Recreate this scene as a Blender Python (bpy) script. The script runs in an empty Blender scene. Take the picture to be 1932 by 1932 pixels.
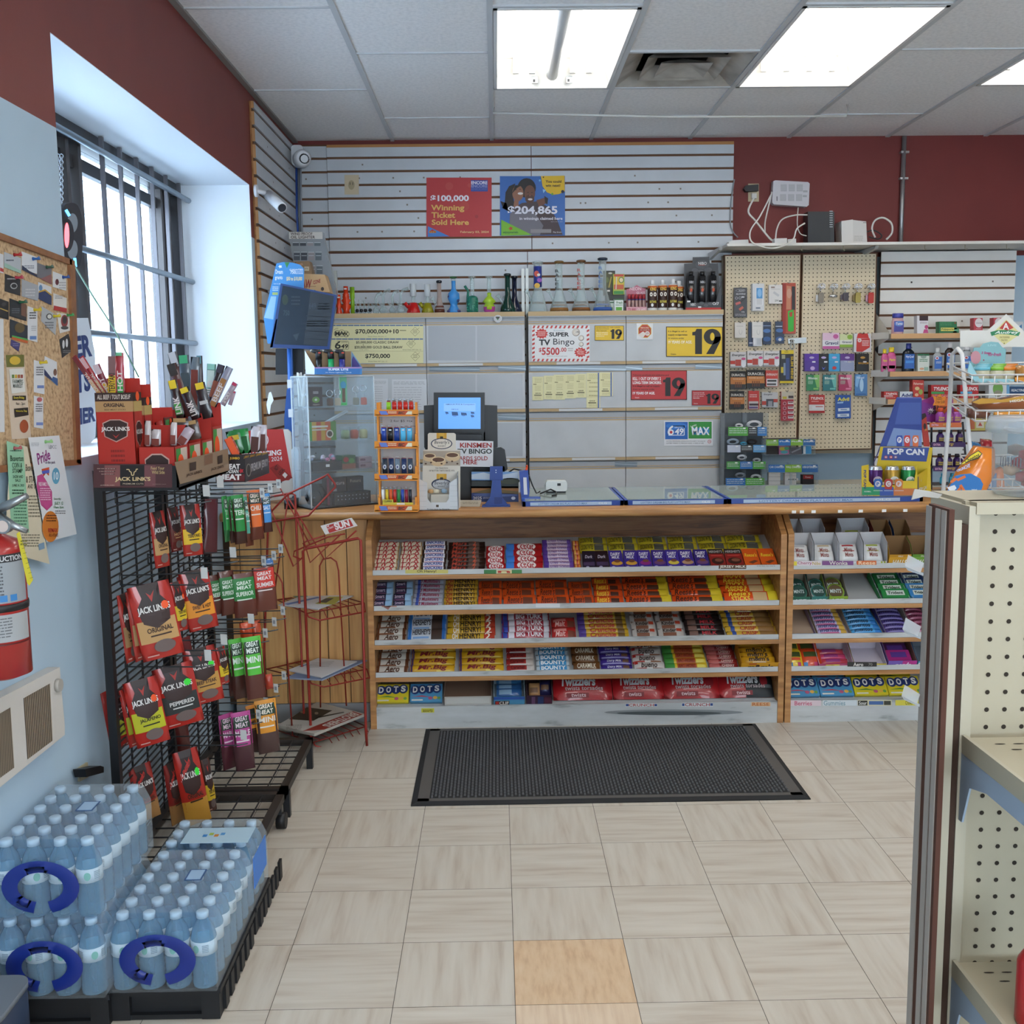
import bpy,math,random
from mathutils import Vector as V,Matrix
random.seed(7)
SC=bpy.context.scene
COL=SC.collection
PI=math.pi
# ---------------------------------------------------------------- camera, light, exposure
H0,PITCH,YAW,ROLL,FPX=1.562,.1294,.0137,-.0116,2016.3
_cp,_sp,_cy,_sy,_cr,_sr=math.cos(PITCH),math.sin(PITCH),math.cos(YAW),math.sin(YAW),math.cos(ROLL),math.sin(ROLL)
FW=V((_sy*_cp,_cy*_cp,-_sp));_r=V((_cy,-_sy,0));_u=_r.cross(FW)
RT=_cr*_r+_sr*_u;UP=-_sr*_r+_cr*_u
EYE=V((0,0,H0))
cam=bpy.data.cameras.new('camera');camo=bpy.data.objects.new('camera',cam);COL.objects.link(camo)
cam.sensor_width=36;cam.lens=FPX/1932*36;cam.clip_start=.05
camo.matrix_world=Matrix(((RT.x,UP.x,-FW.x,0),(RT.y,UP.y,-FW.y,0),(RT.z,UP.z,-FW.z,H0),(0,0,0,1)))
SC.camera=camo
w=bpy.data.worlds.new('sky');SC.world=w;w.use_nodes=True
bg=w.node_tree.nodes['Background'];bg.inputs[0].default_value=(.76,.88,1.0,1);bg.inputs[1].default_value=15.0
SC.view_settings.view_transform='Standard';SC.view_settings.look='None';SC.view_settings.gamma=1
SC.view_settings.use_curve_mapping=False;SC.view_settings.exposure=0.0
cy_=SC.cycles
cy_.use_denoising=True;cy_.max_bounces=10;cy_.transparent_max_bounces=40;cy_.transmission_bounces=10
cy_.caustics_reflective=False;cy_.caustics_refractive=False;cy_.sample_clamp_indirect=6
def area(name,loc,rot,sx,sy,power,col=(1,1,1),portal=False):
 l=bpy.data.lights.new(name,'AREA');l.shape='RECTANGLE';l.size=sx;l.size_y=sy;l.energy=power;l.color=col
 if portal:l.cycles.is_portal=True
 o=bpy.data.objects.new(name,l);o.location=loc;o.rotation_euler=rot;COL.objects.link(o);return o
 # daylight enters by the window and an unseen front opening added as fill; the shop's own ceiling troffers behind the photographer light the aisle
area('window_daylight',(-1.72,4.74,1.95),(0,-PI/2,0),1.3,1.6,1,portal=True);area('added_front_daylight',(2.0,-4.42,1.6),(-PI/2,0,0),4.8,2.0,1,portal=True)
for _x,_y in((1.52,2.25),(.3,.6),(2.7,.6),(.3,-1.9),(2.7,-1.9)):
 area('ceiling_lamp',(_x,_y,2.96),(0,0,0),.55,1.15,24,(1,.98,.95))
 # ---------------------------------------------------------------- helpers
def at(px,py,x=None,y=None,z=None):
 "where the line of sight through a photograph pixel meets the plane x, y or z = const"
 d=FW+RT*((px-966)/FPX)-UP*((py-966)/FPX)
 t=x/d.x if x is not None else y/d.y if y is not None else(z-H0)/d.z
 return EYE+d*t
def lin(c):return c/12.92 if c<=.04045 else((c+.055)/1.055)**2.4
_mats={}
def M(hexc,rough=.5,metal=0.,trans=0.,emit=0.,ior=1.45,alpha=1.,bump=0.,coat=0.):
 k=(hexc,rough,metal,trans,emit,ior,alpha,bump,coat)
 if k in _mats:return _mats[k]
 m=bpy.data.materials.new('paint_'+hexc);m.use_nodes=True
 nt=m.node_tree;b=nt.nodes['Principled BSDF']
 c=tuple(lin(int(hexc[i:i+2],16)/255)for i in(0,2,4))+(1,)
 b.inputs['Base Color'].default_value=c;b.inputs['Roughness'].default_value=rough
 b.inputs['Metallic'].default_value=metal;b.inputs['Transmission Weight'].default_value=trans
 b.inputs['IOR'].default_value=ior;b.inputs['Alpha'].default_value=alpha
 b.inputs['Coat Weight'].default_value=coat
 if emit:
  b.inputs['Emission Color'].default_value=c;b.inputs['Emission Strength'].default_value=emit
 if bump:
  n=nt.nodes.new('ShaderNodeTexNoise');n.inputs['Scale'].default_value=90;bp=nt.nodes.new('ShaderNodeBump')
  bp.inputs['Strength'].default_value=bump;bp.inputs['Distance'].default_value=.002
  nt.links.new(n.outputs[0],bp.inputs['Height']);nt.links.new(bp.outputs[0],b.inputs['Normal'])
 _mats[k]=m;return m
def film(tint='ffffff',clear=.8,rough=.08):
 "thin clear plastic or glass sheet: mostly see-through, with a glossy reflection"
 k=('film',tint,clear,rough)
 if k in _mats:return _mats[k]
 m=bpy.data.materials.new('clear_'+tint);m.use_nodes=True;nt=m.node_tree;nt.nodes.clear()
 o=nt.nodes.new('ShaderNodeOutputMaterial');t=nt.nodes.new('ShaderNodeBsdfTransparent');g=nt.nodes.new('ShaderNodeBsdfPrincipled')
 c=tuple(lin(int(tint[i:i+2],16)/255)for i in(0,2,4))+(1,)
 t.inputs[0].default_value=c;g.inputs['Base Color'].default_value=c;g.inputs['Roughness'].default_value=rough
 f=nt.nodes.new('ShaderNodeLayerWeight');f.inputs[0].default_value=.25
 mr=nt.nodes.new('ShaderNodeMapRange');mr.inputs[3].default_value=1-clear;mr.inputs[4].default_value=min(1,1.32-clear)
 mx=nt.nodes.new('ShaderNodeMixShader');nt.links.new(f.outputs['Facing'],mr.inputs[0])
 nt.links.new(mr.outputs[0],mx.inputs[0]);nt.links.new(t.outputs[0],mx.inputs[1]);nt.links.new(g.outputs[0],mx.inputs[2])
 nt.links.new(mx.outputs[0],o.inputs[0]);_mats[k]=m;return m
def ramp_mat(name,cols,scale=(1,1,1),noise=6.,detail=5.,rough=.5,bump=0.,dist=0.,bscale=None):
 "noise stretched by scale, run through a colour ramp: wood, tile, cork, plaster"
 m=bpy.data.materials.new(name);m.use_nodes=True;nt=m.node_tree;b=nt.nodes['Principled BSDF']
 tc=nt.nodes.new('ShaderNodeTexCoord');mp=nt.nodes.new('ShaderNodeMapping');n=nt.nodes.new('ShaderNodeTexNoise');r=nt.nodes.new('ShaderNodeValToRGB')
 mp.inputs['Scale'].default_value=scale;n.inputs['Scale'].default_value=noise;n.inputs['Detail'].default_value=detail;n.inputs['Distortion'].default_value=dist
 nt.links.new(tc.outputs['Object'],mp.inputs[0]);nt.links.new(mp.outputs[0],n.inputs[0]);nt.links.new(n.outputs[0],r.inputs[0])
 e=r.color_ramp.elements
 while len(e)<len(cols):e.new(.5)
 for i,(pos,hx)in enumerate(cols):
  e[i].position=pos;e[i].color=tuple(lin(int(hx[j:j+2],16)/255)for j in(0,2,4))+(1,)
 nt.links.new(r.outputs[0],b.inputs['Base Color']);b.inputs['Roughness'].default_value=rough
 if bump:
  bp=nt.nodes.new('ShaderNodeBump');bp.inputs['Strength'].default_value=bump;bp.inputs['Distance'].default_value=.003
  src=n
  if bscale:
   src=nt.nodes.new('ShaderNodeTexNoise');src.inputs['Scale'].default_value=bscale;nt.links.new(tc.outputs['Object'],src.inputs[0])
  nt.links.new(src.outputs[0],bp.inputs['Height']);nt.links.new(bp.outputs[0],b.inputs['Normal'])
 return m
_glyph={}
def glyphs(s,bold=0.,shear=0.):
 k=(s,bold,shear)
 if k not in _glyph:
  cu=bpy.data.curves.new('t','FONT');cu.body=s;cu.resolution_u=5 if bold>=.08 else 3 if bold>=.045 else 2;cu.offset=bold*.55;cu.shear=shear;cu.fill_mode='FRONT'
  o=bpy.data.objects.new('t',cu);me=bpy.data.meshes.new_from_object(o)
  vs=[(a.co.x,a.co.y)for a in me.vertices];fs=[tuple(p.vertices)for p in me.polygons]
  bpy.data.objects.remove(o);bpy.data.curves.remove(cu);bpy.data.meshes.remove(me)
  if not vs:vs=[(0,0),(1,0),(0,1)];fs=[]
  x0=min(a[0]for a in vs);x1=max(a[0]for a in vs);y0=min(a[1]for a in vs);y1=max(a[1]for a in vs)
  _glyph[k]=([((a[0]-x0)/max(1e-6,x1-x0),(y1-a[1])/max(1e-6,y1-y0))for a in vs],fs)
 return _glyph[k]
def world(o):
 p=V((0,0,0))
 while o:p+=o.location;o=o.parent
 return p
class MB:
 "collects faces and builds them as ONE mesh object"
 def __init__(s):s.v=[];s.f=[];s.m=[];s.ml=[];s.sm=[]
 def mi(s,mat):
  if isinstance(mat,str):mat=M(mat)
  if mat not in s.ml:s.ml.append(mat)
  return s.ml.index(mat)
 def add(s,vs,fs,mat,smooth=False):
  n=len(s.v);s.v+=[V(a)for a in vs];k=s.mi(mat)
  for f in fs:s.f.append(tuple(i+n for i in f));s.m.append(k);s.sm.append(smooth)
 def pg(s,pts,mat):s.add(pts,[tuple(range(len(pts)))],mat)
 def hexa(s,q,mat):  # q: bottom 4, top 4
  s.add(q,[(3,2,1,0),(4,5,6,7),(0,1,5,4),(1,2,6,5),(2,3,7,6),(3,0,4,7)],mat)
 def box(s,a,b,mat,rz=0,piv=None,rx=0):
  x0,y0,z0=a;x1,y1,z1=b
  q=[V(c)for c in((x0,y0,z0),(x1,y0,z0),(x1,y1,z0),(x0,y1,z0),(x0,y0,z1),(x1,y0,z1),(x1,y1,z1),(x0,y1,z1))]
  if rz or rx:
   c=V(piv)if piv else(q[0]+q[6])/2;R=Matrix.Rotation(rz,3,'Z')@Matrix.Rotation(rx,3,'X')
   q=[R@(p-c)+c for p in q]
  s.hexa(q,mat)
 def rbox(s,a,b,r,mat,axis='z',seg=4):
  "box with rounded corners around one axis"
  i='xyz'.index(axis);j,k=[n for n in range(3)if n!=i]
  c=[]
  for cx,cy,a0 in((b[j]-r,b[k]-r,0),(a[j]+r,b[k]-r,90),(a[j]+r,a[k]+r,180),(b[j]-r,a[k]+r,270)):
   for t in range(seg+1):
    an=math.radians(a0+90*t/seg);c.append((cx+r*math.cos(an),cy+r*math.sin(an)))
  def mk(p,h):
   o=[0,0,0];o[i]=h;o[j]=p[0];o[k]=p[1];return o
  n=len(c);vs=[mk(p,a[i])for p in c]+[mk(p,b[i])for p in c]
  s.add(vs,[tuple(range(n))[::-1],tuple(range(n,2*n))],mat)
  s.add(vs,[(t,(t+1)%n,n+(t+1)%n,n+t)for t in range(n)],mat,True)
 def tube(s,pts,r,mat,seg=6,closed=False,caps=True):
  pts=[V(p)for p in pts];n=len(pts);rings=[];prev=None
  for i,p in enumerate(pts):
   a=pts[i-1]if(i or closed)else p;b=pts[(i+1)%n]if(i<n-1 or closed)else p
   d=(b-a).normalized()if(b-a).length>1e-9 else V((0,0,1))
   if prev is None:u=d.orthogonal().normalized()
   else:
    u=prev-d*prev.dot(d);u=u.normalized()if u.length>1e-6 else d.orthogonal().normalized()
   prev=u;w_=d.cross(u);rr=r[i]if isinstance(r,(list,tuple))else r
   rings.append([p+(u*math.cos(2*PI*k/seg)+w_*math.sin(2*PI*k/seg))*rr for k in range(seg)])
  vs=[q for g in rings for q in g];fs=[]
  for i in range(n if closed else n-1):
   j=(i+1)%n
   for k in range(seg):fs.append((i*seg+k,i*seg+(k+1)%seg,j*seg+(k+1)%seg,j*seg+k))
  s.add(vs,fs,mat,True)
  if caps and not closed:s.add(rings[0]+rings[-1],[tuple(range(seg))[::-1],tuple(range(seg,2*seg))],mat)
 def lathe(s,prof,c,mat,seg=16,sx=1.,sy=1.,mats=None,smooth=True):
  c=V(c);n=len(prof)
  vs=[c+V((r*sx*math.cos(2*PI*k/seg),r*sy*math.sin(2*PI*k/seg),z))for r,z in prof for k in range(seg)]
  for i in range(n-1):
   s.add([],[],mat)
   mt=mats[i]if mats else mat
   ring=vs[i*seg:(i+2)*seg]
   s.add(ring,[(k,(k+1)%seg,seg+(k+1)%seg,seg+k)for k in range(seg)],mt,smooth)
  if prof[0][0]>1e-5:s.add(vs[:seg],[tuple(range(seg))[::-1]],mats[0]if mats else mat)
  if prof[-1][0]>1e-5:s.add(vs[-seg:],[tuple(range(seg))],mats[-1]if mats else mat)
 def xf(s,Mx,start=0):
  for i in range(start,len(s.v)):s.v[i]=Mx@s.v[i]
  return s
 def build(s,name,parent=None,origin=None):
  if origin is None:
   if parent:origin=world(parent)
   else:
    lo=[min(a[i]for a in s.v)for i in range(3)];hi=[max(a[i]for a in s.v)for i in range(3)]
    origin=V(((lo[0]+hi[0])/2,(lo[1]+hi[1])/2,lo[2]))
  origin=V(origin);me=bpy.data.meshes.new(name)
  me.from_pydata([a-origin for a in s.v],[],s.f)
  for m in s.ml:me.materials.append(m)
  me.polygons.foreach_set('material_index',s.m);me.polygons.foreach_set('use_smooth',s.sm)
  # weld vertices shared by smooth surfaces so that they shade as one skin
  import bmesh
  bm=bmesh.new();bm.from_mesh(me);bmesh.ops.remove_doubles(bm,verts=bm.verts,dist=1e-6)
  bm.to_mesh(me);bm.free();me.update()
  o=bpy.data.objects.new(name,me);COL.objects.link(o)
  if parent:o.parent=parent
  else:o.location=origin
  return o
def tag(o,label,cat,group=None,kind=None):
 o['label']=label
 if cat:o['category']=cat
 if group:o['group']=group
 if kind:o['kind']=kind
 return o
def thing(name,label,cat,loc=(0,0,0),group=None):
 o=bpy.data.objects.new(name,None);o.location=loc;o.empty_display_size=.05;COL.objects.link(o)
 return tag(o,label,cat,group)
def one(mb,name,label,cat,group=None):return tag(mb.build(name),label,cat,group)
def struct(mb,name,parent=None):
 o=mb.build(name,parent,origin=None if parent else(0,0,0))
 if not parent:o['kind']='structure'
 return o
def dup(root,loc,rz=0,label=None,group=None,rot=None):
 kids={}
 for c in COL.objects:
  if c.parent:kids.setdefault(c.parent.name,[]).append(c)
 def rec(o,par):
  n=o.copy();COL.objects.link(n)
  if par:n.parent=par
  for c in kids.get(o.name,[]):rec(c,n)
  return n
 r=rec(root,None);r.location=loc;r.rotation_euler=rot if rot else(0,0,rz)
 if label:r['label']=label
 if group:r['group']=group
 return r
class G:
 "draws flat print (rectangles, shapes, lettering) on a surface; map(x, y, layer) -> point"
 eps=.0005
 def __init__(s,mb,mapf):s.mb=mb;s.p=mapf;s.n=1
 def rc(s,x0,y0,x1,y1,mat,l=1,nx=None,ny=None):
  nx=nx or s.n;ny=ny or s.n
  vs=[s.p(x0+(x1-x0)*i/nx,y0+(y1-y0)*j/ny,l)for j in range(ny+1)for i in range(nx+1)]
  w_=nx+1
  s.mb.add(vs,[(j*w_+i,(j+1)*w_+i,(j+1)*w_+i+1,j*w_+i+1)for j in range(ny)for i in range(nx)],mat,s.n>1)
 def pg(s,pts,mat,l=1):
  if s.n<2 or len(pts)<3:s.mb.pg([s.p(x,y,l)for x,y in pts],mat);return
  q=[(a[0]+(b[0]-a[0])*k/2,a[1]+(b[1]-a[1])*k/2)for a,b in zip(pts,pts[1:]+pts[:1])for k in(0,1)]if len(pts)<14 else pts
  cx,cy=sum(a[0]for a in q)/len(q),sum(a[1]for a in q)/len(q);n=len(q)
  vs=[s.p(cx+(x-cx)*t,cy+(y-cy)*t,l)for t in(1,.7,.4)for x,y in q]+[s.p(cx,cy,l)]
  s.mb.add(vs,[(r*n+k,r*n+(k+1)%n,(r+1)*n+(k+1)%n,(r+1)*n+k)for r in(0,1)for k in range(n)]+[(2*n+k,2*n+(k+1)%n,3*n)for k in range(n)],mat)
 def ell(s,cx,cy,rx,ry,mat,l=1,seg=20):s.pg([(cx+rx*math.cos(2*PI*k/seg),cy-ry*math.sin(2*PI*k/seg))for k in range(seg)],mat,l)
 def star(s,cx,cy,rx,ry,n,mat,l=1,q=.75):
  s.pg([(cx+rx*(1 if k%2 else q)*math.cos(PI*k/n),cy-ry*(1 if k%2 else q)*math.sin(PI*k/n))for k in range(2*n)],mat,l)
 def nine(s,x0,y0,x1,y1,mat,l=1):
  w_,h=x1-x0,y1-y0;cx,cy=(x0+x1)/2,y0+.31*h;k=24
  o=[(cx+w_*.5*math.cos(2*PI*i/k),cy+h*.31*math.sin(2*PI*i/k))for i in range(k)];n_=[(cx+w_*.13*math.cos(2*PI*i/k),cy+h*.16*math.sin(2*PI*i/k))for i in range(k)]
  for i in range(k):s.pg([o[i],n_[i],n_[(i+1)%k],o[(i+1)%k]],mat,l)
  s.pg([(x1,cy),(x1-.005*w_,cy+.12*h),(x1-.08*w_,cy+.25*h),(x0+.6*w_,y1),(x0+.14*w_,y1),(x0+.58*w_,cy+.2*h),(x0+.68*w_,cy)],mat,l)
 def ln_(s,x0,y0,x1,y1,wd,mat,l=1):
  dx,dy=x1-x0,y1-y0;L=math.hypot(dx,dy)or 1;nx,ny=-dy/L*wd/2,dx/L*wd/2
  s.pg([(x0+nx,y0+ny),(x0-nx,y0-ny),(x1-nx,y1-ny),(x1+nx,y1+ny)],mat,l)
 def tx_(s,t,x0,y0,x1,y1,mat,l=2,bold=.02,shear=0.):
  s.tq(t,((x0,y0),(x1,y0),(x1,y1),(x0,y1)),mat,l,bold,shear)
 def tq(s,t,q,mat,l=2,bold=.02,shear=0.):
  vs,fs=glyphs(t,bold,shear);(ax,ay),(bx,by),(cx,cy),(dx,dy)=q;out=[]
  for u,v in vs:
   out.append(s.p((1-v)*((1-u)*ax+u*bx)+v*((1-u)*dx+u*cx),(1-v)*((1-u)*ay+u*by)+v*((1-u)*dy+u*cy),l))
  s.mb.add(out,fs,mat)
 def sb(s,x0,y0,x1,y1,rows,mat,l=1,fill=.45,seed=1):
  "small print too fine to read: rows of short dashes"
  rnd=random.Random(seed);hh=(y1-y0)/rows
  for r in range(rows):
   x=x0
   while x<x1-(x1-x0)*.06:
    ln=(x1-x0)*rnd.uniform(.06,.22);e=min(x1,x+ln)
    s.rc(x,y0+r*hh,e,y0+(r+fill)*hh,mat,l,1,1);x=e+(x1-x0)*.03
   if rnd.random()<.3:pass
 def sl_(s,x0,y0,x1,y1,d,mat):s.sp(((x0,y0),(x1,y0),(x1,y1),(x0,y1)),d,mat)
 def sp(s,pts,d,mat):
  f=[s.p(x,y,0)for x,y in pts];b=[p-s.N*d for p in f];n=len(f)
  s.mb.add(f+b,[tuple(range(n))[::-1],tuple(range(n,2*n))]+[(i,(i+1)%n,n+(i+1)%n,n+i)for i in range(n)],mat)
def GP(mb,plane,tf=(0,0,1),eps=.0005):
 "print given in photograph pixels (or pixels of an enlarged crop tf) on a real plane"
 ax,val=plane[0],plane[1]
 if ax in 'xyz':
  N=V((0,0,0));N['xyz'.index(ax)]=1.
  P0=N*val
 else:P0,N=V(plane[1]),V(plane[2]).normalized()
 if N.dot(EYE-P0)<0:N=-N
 ox,oy,k=tf
 def mp(x,y,l=0):
  d=FW+RT*((ox+x*k-966)/FPX)-UP*((oy+y*k-966)/FPX)
  return EYE+d*((P0-EYE).dot(N)/d.dot(N))+N*(eps*l)
 g=G(mb,mp);g.N=N;return g
def GL(mb,O,R,U,w_,h_,f=None,n=1,eps=.0006,W=1.,Hh=1.):
 "print in local units (0..W, 0..Hh, y down) on a w x h patch whose top left corner is O; f(u, v) lifts it over a bulge"
 O,R,U=V(O),V(R).normalized(),V(U).normalized();N=R.cross(U)
 def mp(x,y,l=0):
  u,v=x/W,y/Hh
  return O+R*(u*w_)-U*(v*h_)+N*(eps*l+(f(u,v)if f else 0))
 g=G(mb,mp);g.N=N;g.n=n;return g
def arc(cx,cy,r,a0,a1,n,fn):
 return[fn(cx+r*math.cos(a0+(a1-a0)*i/n),cy+r*math.sin(a0+(a1-a0)*i/n))for i in range(n+1)]
ORD=('first','second','third','fourth','fifth','sixth','seventh','eighth','ninth','tenth','eleventh','twelfth')
CLEAR=film('f2f8fa',.86,.05)
GLASS=film('e4f0ee',.80,.03)
WOOD=ramp_mat('oak',[(.25,'8a5f36'),(.5,'b27f4c'),(.72,'c79a63')],(1.2,14,14),3.,6.,.45,.15)
WOODV=ramp_mat('pine_boards',[(.3,'a97b45'),(.5,'c5935a'),(.75,'d0a468')],(14,14,1.0),3.,5.,.4,.1)
WOODD=ramp_mat('dark_oak',[(.28,'5b3820'),(.5,'8a5d38'),(.75,'9c6d45')],(1.1,16,16),4.,6.,.5,.12,1.2)
MDF=ramp_mat('fibreboard',[(.3,'8a5c34'),(.7,'a8784a')],(1,1,1),30.,3.,.8)
# ================================================================ the room
XL,YB,ZC=-1.22,6.80,2.977
# floor: 12 inch tiles, streaks turned a quarter every other tile
_tc=[(.30,'b5a898'),(.42,'c1b7a8'),(.55,'c8c0b2'),(.75,'cec7ba')]
TH=ramp_mat('tile_streak_across',_tc,(1.6,17,1),1.9,4.,.34,.0,.3);TV=ramp_mat('tile_streak_along',_tc,(17,1.6,1),1.9,4.,.34,.0,.3)
TP=ramp_mat('tile_peach',[(.3,'c2a07e'),(.5,'d2b491'),(.7,'d8bd9c')],(14,3,1),4.,6.,.4)
TP2=ramp_mat('tile_light_peach',[(.3,'cbb094'),(.6,'dcc6ab')],(20,1.5,1),3.,6.,.4)
mb=MB();mb.box((-1.6,-4.5,-.05),(5.5,7.2,-.0015),M('4a443c',.8))
T0x,T0y,TS=-.5817,2.4814,.3048
for i in range(-3,20):
 for j in range(-23,15):
  x0,y0=T0x+i*TS,T0y+j*TS;g_=.0008
  m=TP if(i==2 and j==0)else TP2 if(i==2 and j==-1)else(TV if(i+j)%2 else TH)
  mb.pg([(x0+g_,y0+g_,0),(x0+TS-g_,y0+g_,0),(x0+TS-g_,y0+TS-g_,0),(x0+g_,y0+TS-g_,0)],m)
struct(mb,'floor')
# ceiling: 2 x 4 ft lay-in tiles, alternate columns staggered by half a tile
CT=ramp_mat('mineral_fibre_tile',[(.3,'e4e5e7'),(.6,'f2f2f3')],(1,1,1),60.,6.,.9,.25,0,260.)
CG=M('c6cace',.5)
C0x,C0y,CS=-.6137,4.3905,.6096
lights=[(1,0),(3,0),(5,0)]  # (column, row) of troffers in view; a troffer is two rows long
holes={(1,0),(1,1),(3,0),(3,1),(5,0),(5,1),(2,1)}
hid={(3,-4),(3,-3),(1,-7),(1,-6),(5,-7),(5,-6),(1,-11),(1,-10),(5,-11),(5,-10)}
mb=MB()
for i in range(-1,10):
 for j in range(-14,4):
  if(i,j)in holes:continue
  x0,y0=C0x+i*CS,C0y+j*CS;x1=x0+CS;y1=y0+CS
  if i==-1:x0=XL
  if j==3:y1=YB
  mb.box((x0,y0,ZC+.008),(x1,y1,ZC+.02),CT)
mb.box((-1.6,-4.5,ZC+.22),(5.5,7.0,ZC+.25),M('999999'))
ceil=struct(mb,'ceiling')
mb=MB()
for i in range(0,11):mb.box((C0x+i*CS-.012,-4.3,ZC),(C0x+i*CS+.012,YB,ZC+.012),CG)
for i in range(-1,10):
 for j in range(-14,4):
  x0=C0x+i*CS;y0=C0y+j*CS;xa=XL if i==-1 else x0
  if(i+1+j)%2==0:mb.box((xa+.012,y0-.006,ZC+.002),(x0+CS-.012,y0+.006,ZC+.0115),CG)
for(i,j)in list(lights)+[(2,1),(2,2)]:
 x0=C0x+i*CS
 for yy in((C0y+j*CS),(C0y+(j+(2 if(i,j)in lights else 0))*CS)):mb.box((x0+.012,yy-.01,ZC),(x0+CS-.012,yy+.01,ZC+.0115),CG)
mb.box((XL,-4.3,ZC-.004),(XL+.028,YB,ZC+.012),M('8d8c8a',.6))
mb.build('ceiling_grid',ceil)
# left wall with its deep window recess
BLUE=ramp_mat('pale_blue_paint',[(.3,'a8bfd0'),(.7,'b0c6d6')],(1,1,1),3.,3.,.55,.04,0,200.)
RED=ramp_mat('brick_red_paint',[(.3,'74302a'),(.7,'7c352e')],(1,1,1),3.,3.,.55,.04,0,200.)
REDB=ramp_mat('deep_red_paint',[(.3,'6d2420'),(.7,'752824')],(1,1,1),3.,3.,.6,.04,0,200.)
WHITE=M('e6eef6',.5)
W0,W1,WZ0,WZ1,XW,ZR=3.122,5.535,1.328,2.512,-1.57,2.256
mb=MB()
def wl(y0,z0,y1,z1,m):mb.box((XW,y0,z0),(XL,y1,z1),m)
wl(-4.4,0,W0,ZR,BLUE);wl(-4.4,ZR,W0,ZC+.25,RED);wl(W0,WZ1,W1,ZC+.25,RED);wl(W0,0,W1,WZ0,BLUE);wl(W1,0,YB+.2,ZR,BLUE);wl(W1,ZR,YB+.2,ZC+.25,RED)
e=.002  # painted reveals
mb.box((XW,W0,WZ1-e),(XL-.001,W1,WZ1),WHITE);mb.box((XW,W1-e,WZ0),(XL-.001,W1,WZ1),WHITE);mb.box((XW,W0,WZ0),(XL-.001,W0+e,WZ1),WHITE);mb.box((XW,W0,WZ0),(XL-.001,W1,WZ0+e),WHITE)
struct(mb,'wall_left')
mb=MB();mb.box((-1.6,YB,0),(5.5,YB+.15,2.256),BLUE);mb.box((-1.6,YB,2.256),(5.5,YB+.15,ZC+.25),REDB);struct(mb,'wall_back')
mb=MB();mb.box((5.2,-4.5,0),(5.35,YB,ZR),BLUE);mb.box((5.2,-4.5,ZR),(5.35,YB,ZC+.25),RED);struct(mb,'wall_right')
mb=MB();mb.box((-1.6,-4.5,0),(5.35,-4.35,.6),BLUE);mb.box((-1.6,-4.5,2.6),(5.35,-4.35,ZC+.25),RED);mb.box((-1.6,-4.5,.6),(.4,-4.35,2.6),BLUE);mb.box((3.6,-4.5,.6),(5.35,-4.35,2.6),BLUE);mb.box((1.95,-4.46,.6),(2.05,-4.39,2.6),M('4b4a4c',.45,.6));struct(mb,'wall_front')  # unseen opening and its mullion added to brighten ceiling and back wall
# window: dark aluminium frame, sliding sashes, panes, steel security bars
BRZ=M('4b4a4c',.45,.6);BAR=M('6d6b70',.45,.4);PIPE=M('8c9aa5',.3,.7)
win=bpy.data.objects.new('window_1',None);COL.objects.link(win);win.location=(XW,(W0+W1)/2,WZ0);win['kind']='structure'
xg=XW-.03
mb=MB()
for a,b in(((XW-.09,W0,WZ1-.06),(XW+.0,W1,WZ1)),((XW-.09,W0,WZ0),(XW,W1,WZ0+.05)),((XW-.09,W1-.05,WZ0),(XW,W1,WZ1)),((XW-.09,W0,WZ0),(XW,W0+.05,WZ1))):mb.box(a,b,BRZ)
mb.build('frame',win)
mb=MB()
for yy in(4.05,4.16,4.28,5.30,5.36,5.42):mb.box((XW-.08,yy-.016,WZ0+.05),(XW-.02,yy+.016,WZ1-.06),M('5a5656',.5,.5))
for yy in(4.10,4.22,5.33,5.39):mb.box((XW-.07,yy-.03,WZ0+.05),(XW-.05,yy+.03,WZ1-.06),M('c9d2da',.5))
mb.box((XW-.07,W0,WZ1-.15),(XW-.04,W1,WZ1-.10),M('4c4d50',.5,.5));mb.build('sash_frame',win)
mb=MB();mb.box((XW-.062,W0+.05,WZ0+.05),(XW-.058,W1-.05,WZ1-.06),film('f4faff',.93,.02));mb.build('pane',win)
for k in range(6):
 mb=MB();yy=4.41+.2085*k;mb.box((XW+.012,yy-.008,WZ0+.01),(XW+.028,yy+.008,WZ1-.005),BAR);mb.build('security_bar',win)
for px,py in((255,322),(250,498),(250,636)):
 zz=at(px,py,x=XW+.045).z;mb=MB();mb.tube([(XW+.045,W0+.02,zz),(XW+.045,W1+.015,zz)],.013,PIPE,8);mb.build('crossbar',win)
 # neighbouring building outside: pale siding, hazy in the light
mb=MB()
for k in range(26):mb.box((-5.2,1,-1+.2*k),(-5.1,14,-1+.2*k+.18),M('b8c0c6',.8))
for k in range(5):mb.box((-5.09,6.2+1.1*k,-1),(-5.04,6.3+1.1*k,4.2),M('6f7a82',.8))
neighbour=tag(mb.build('neighbour_building',origin=(0,0,0)),'pale siding of the building across from the barred window',None);neighbour['kind']='structure'
mb=MB();mb.box((-9,-3,-.4),(-1.62,16,-.3),M('c8ccce',.9));struct(mb,'ground')
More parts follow.
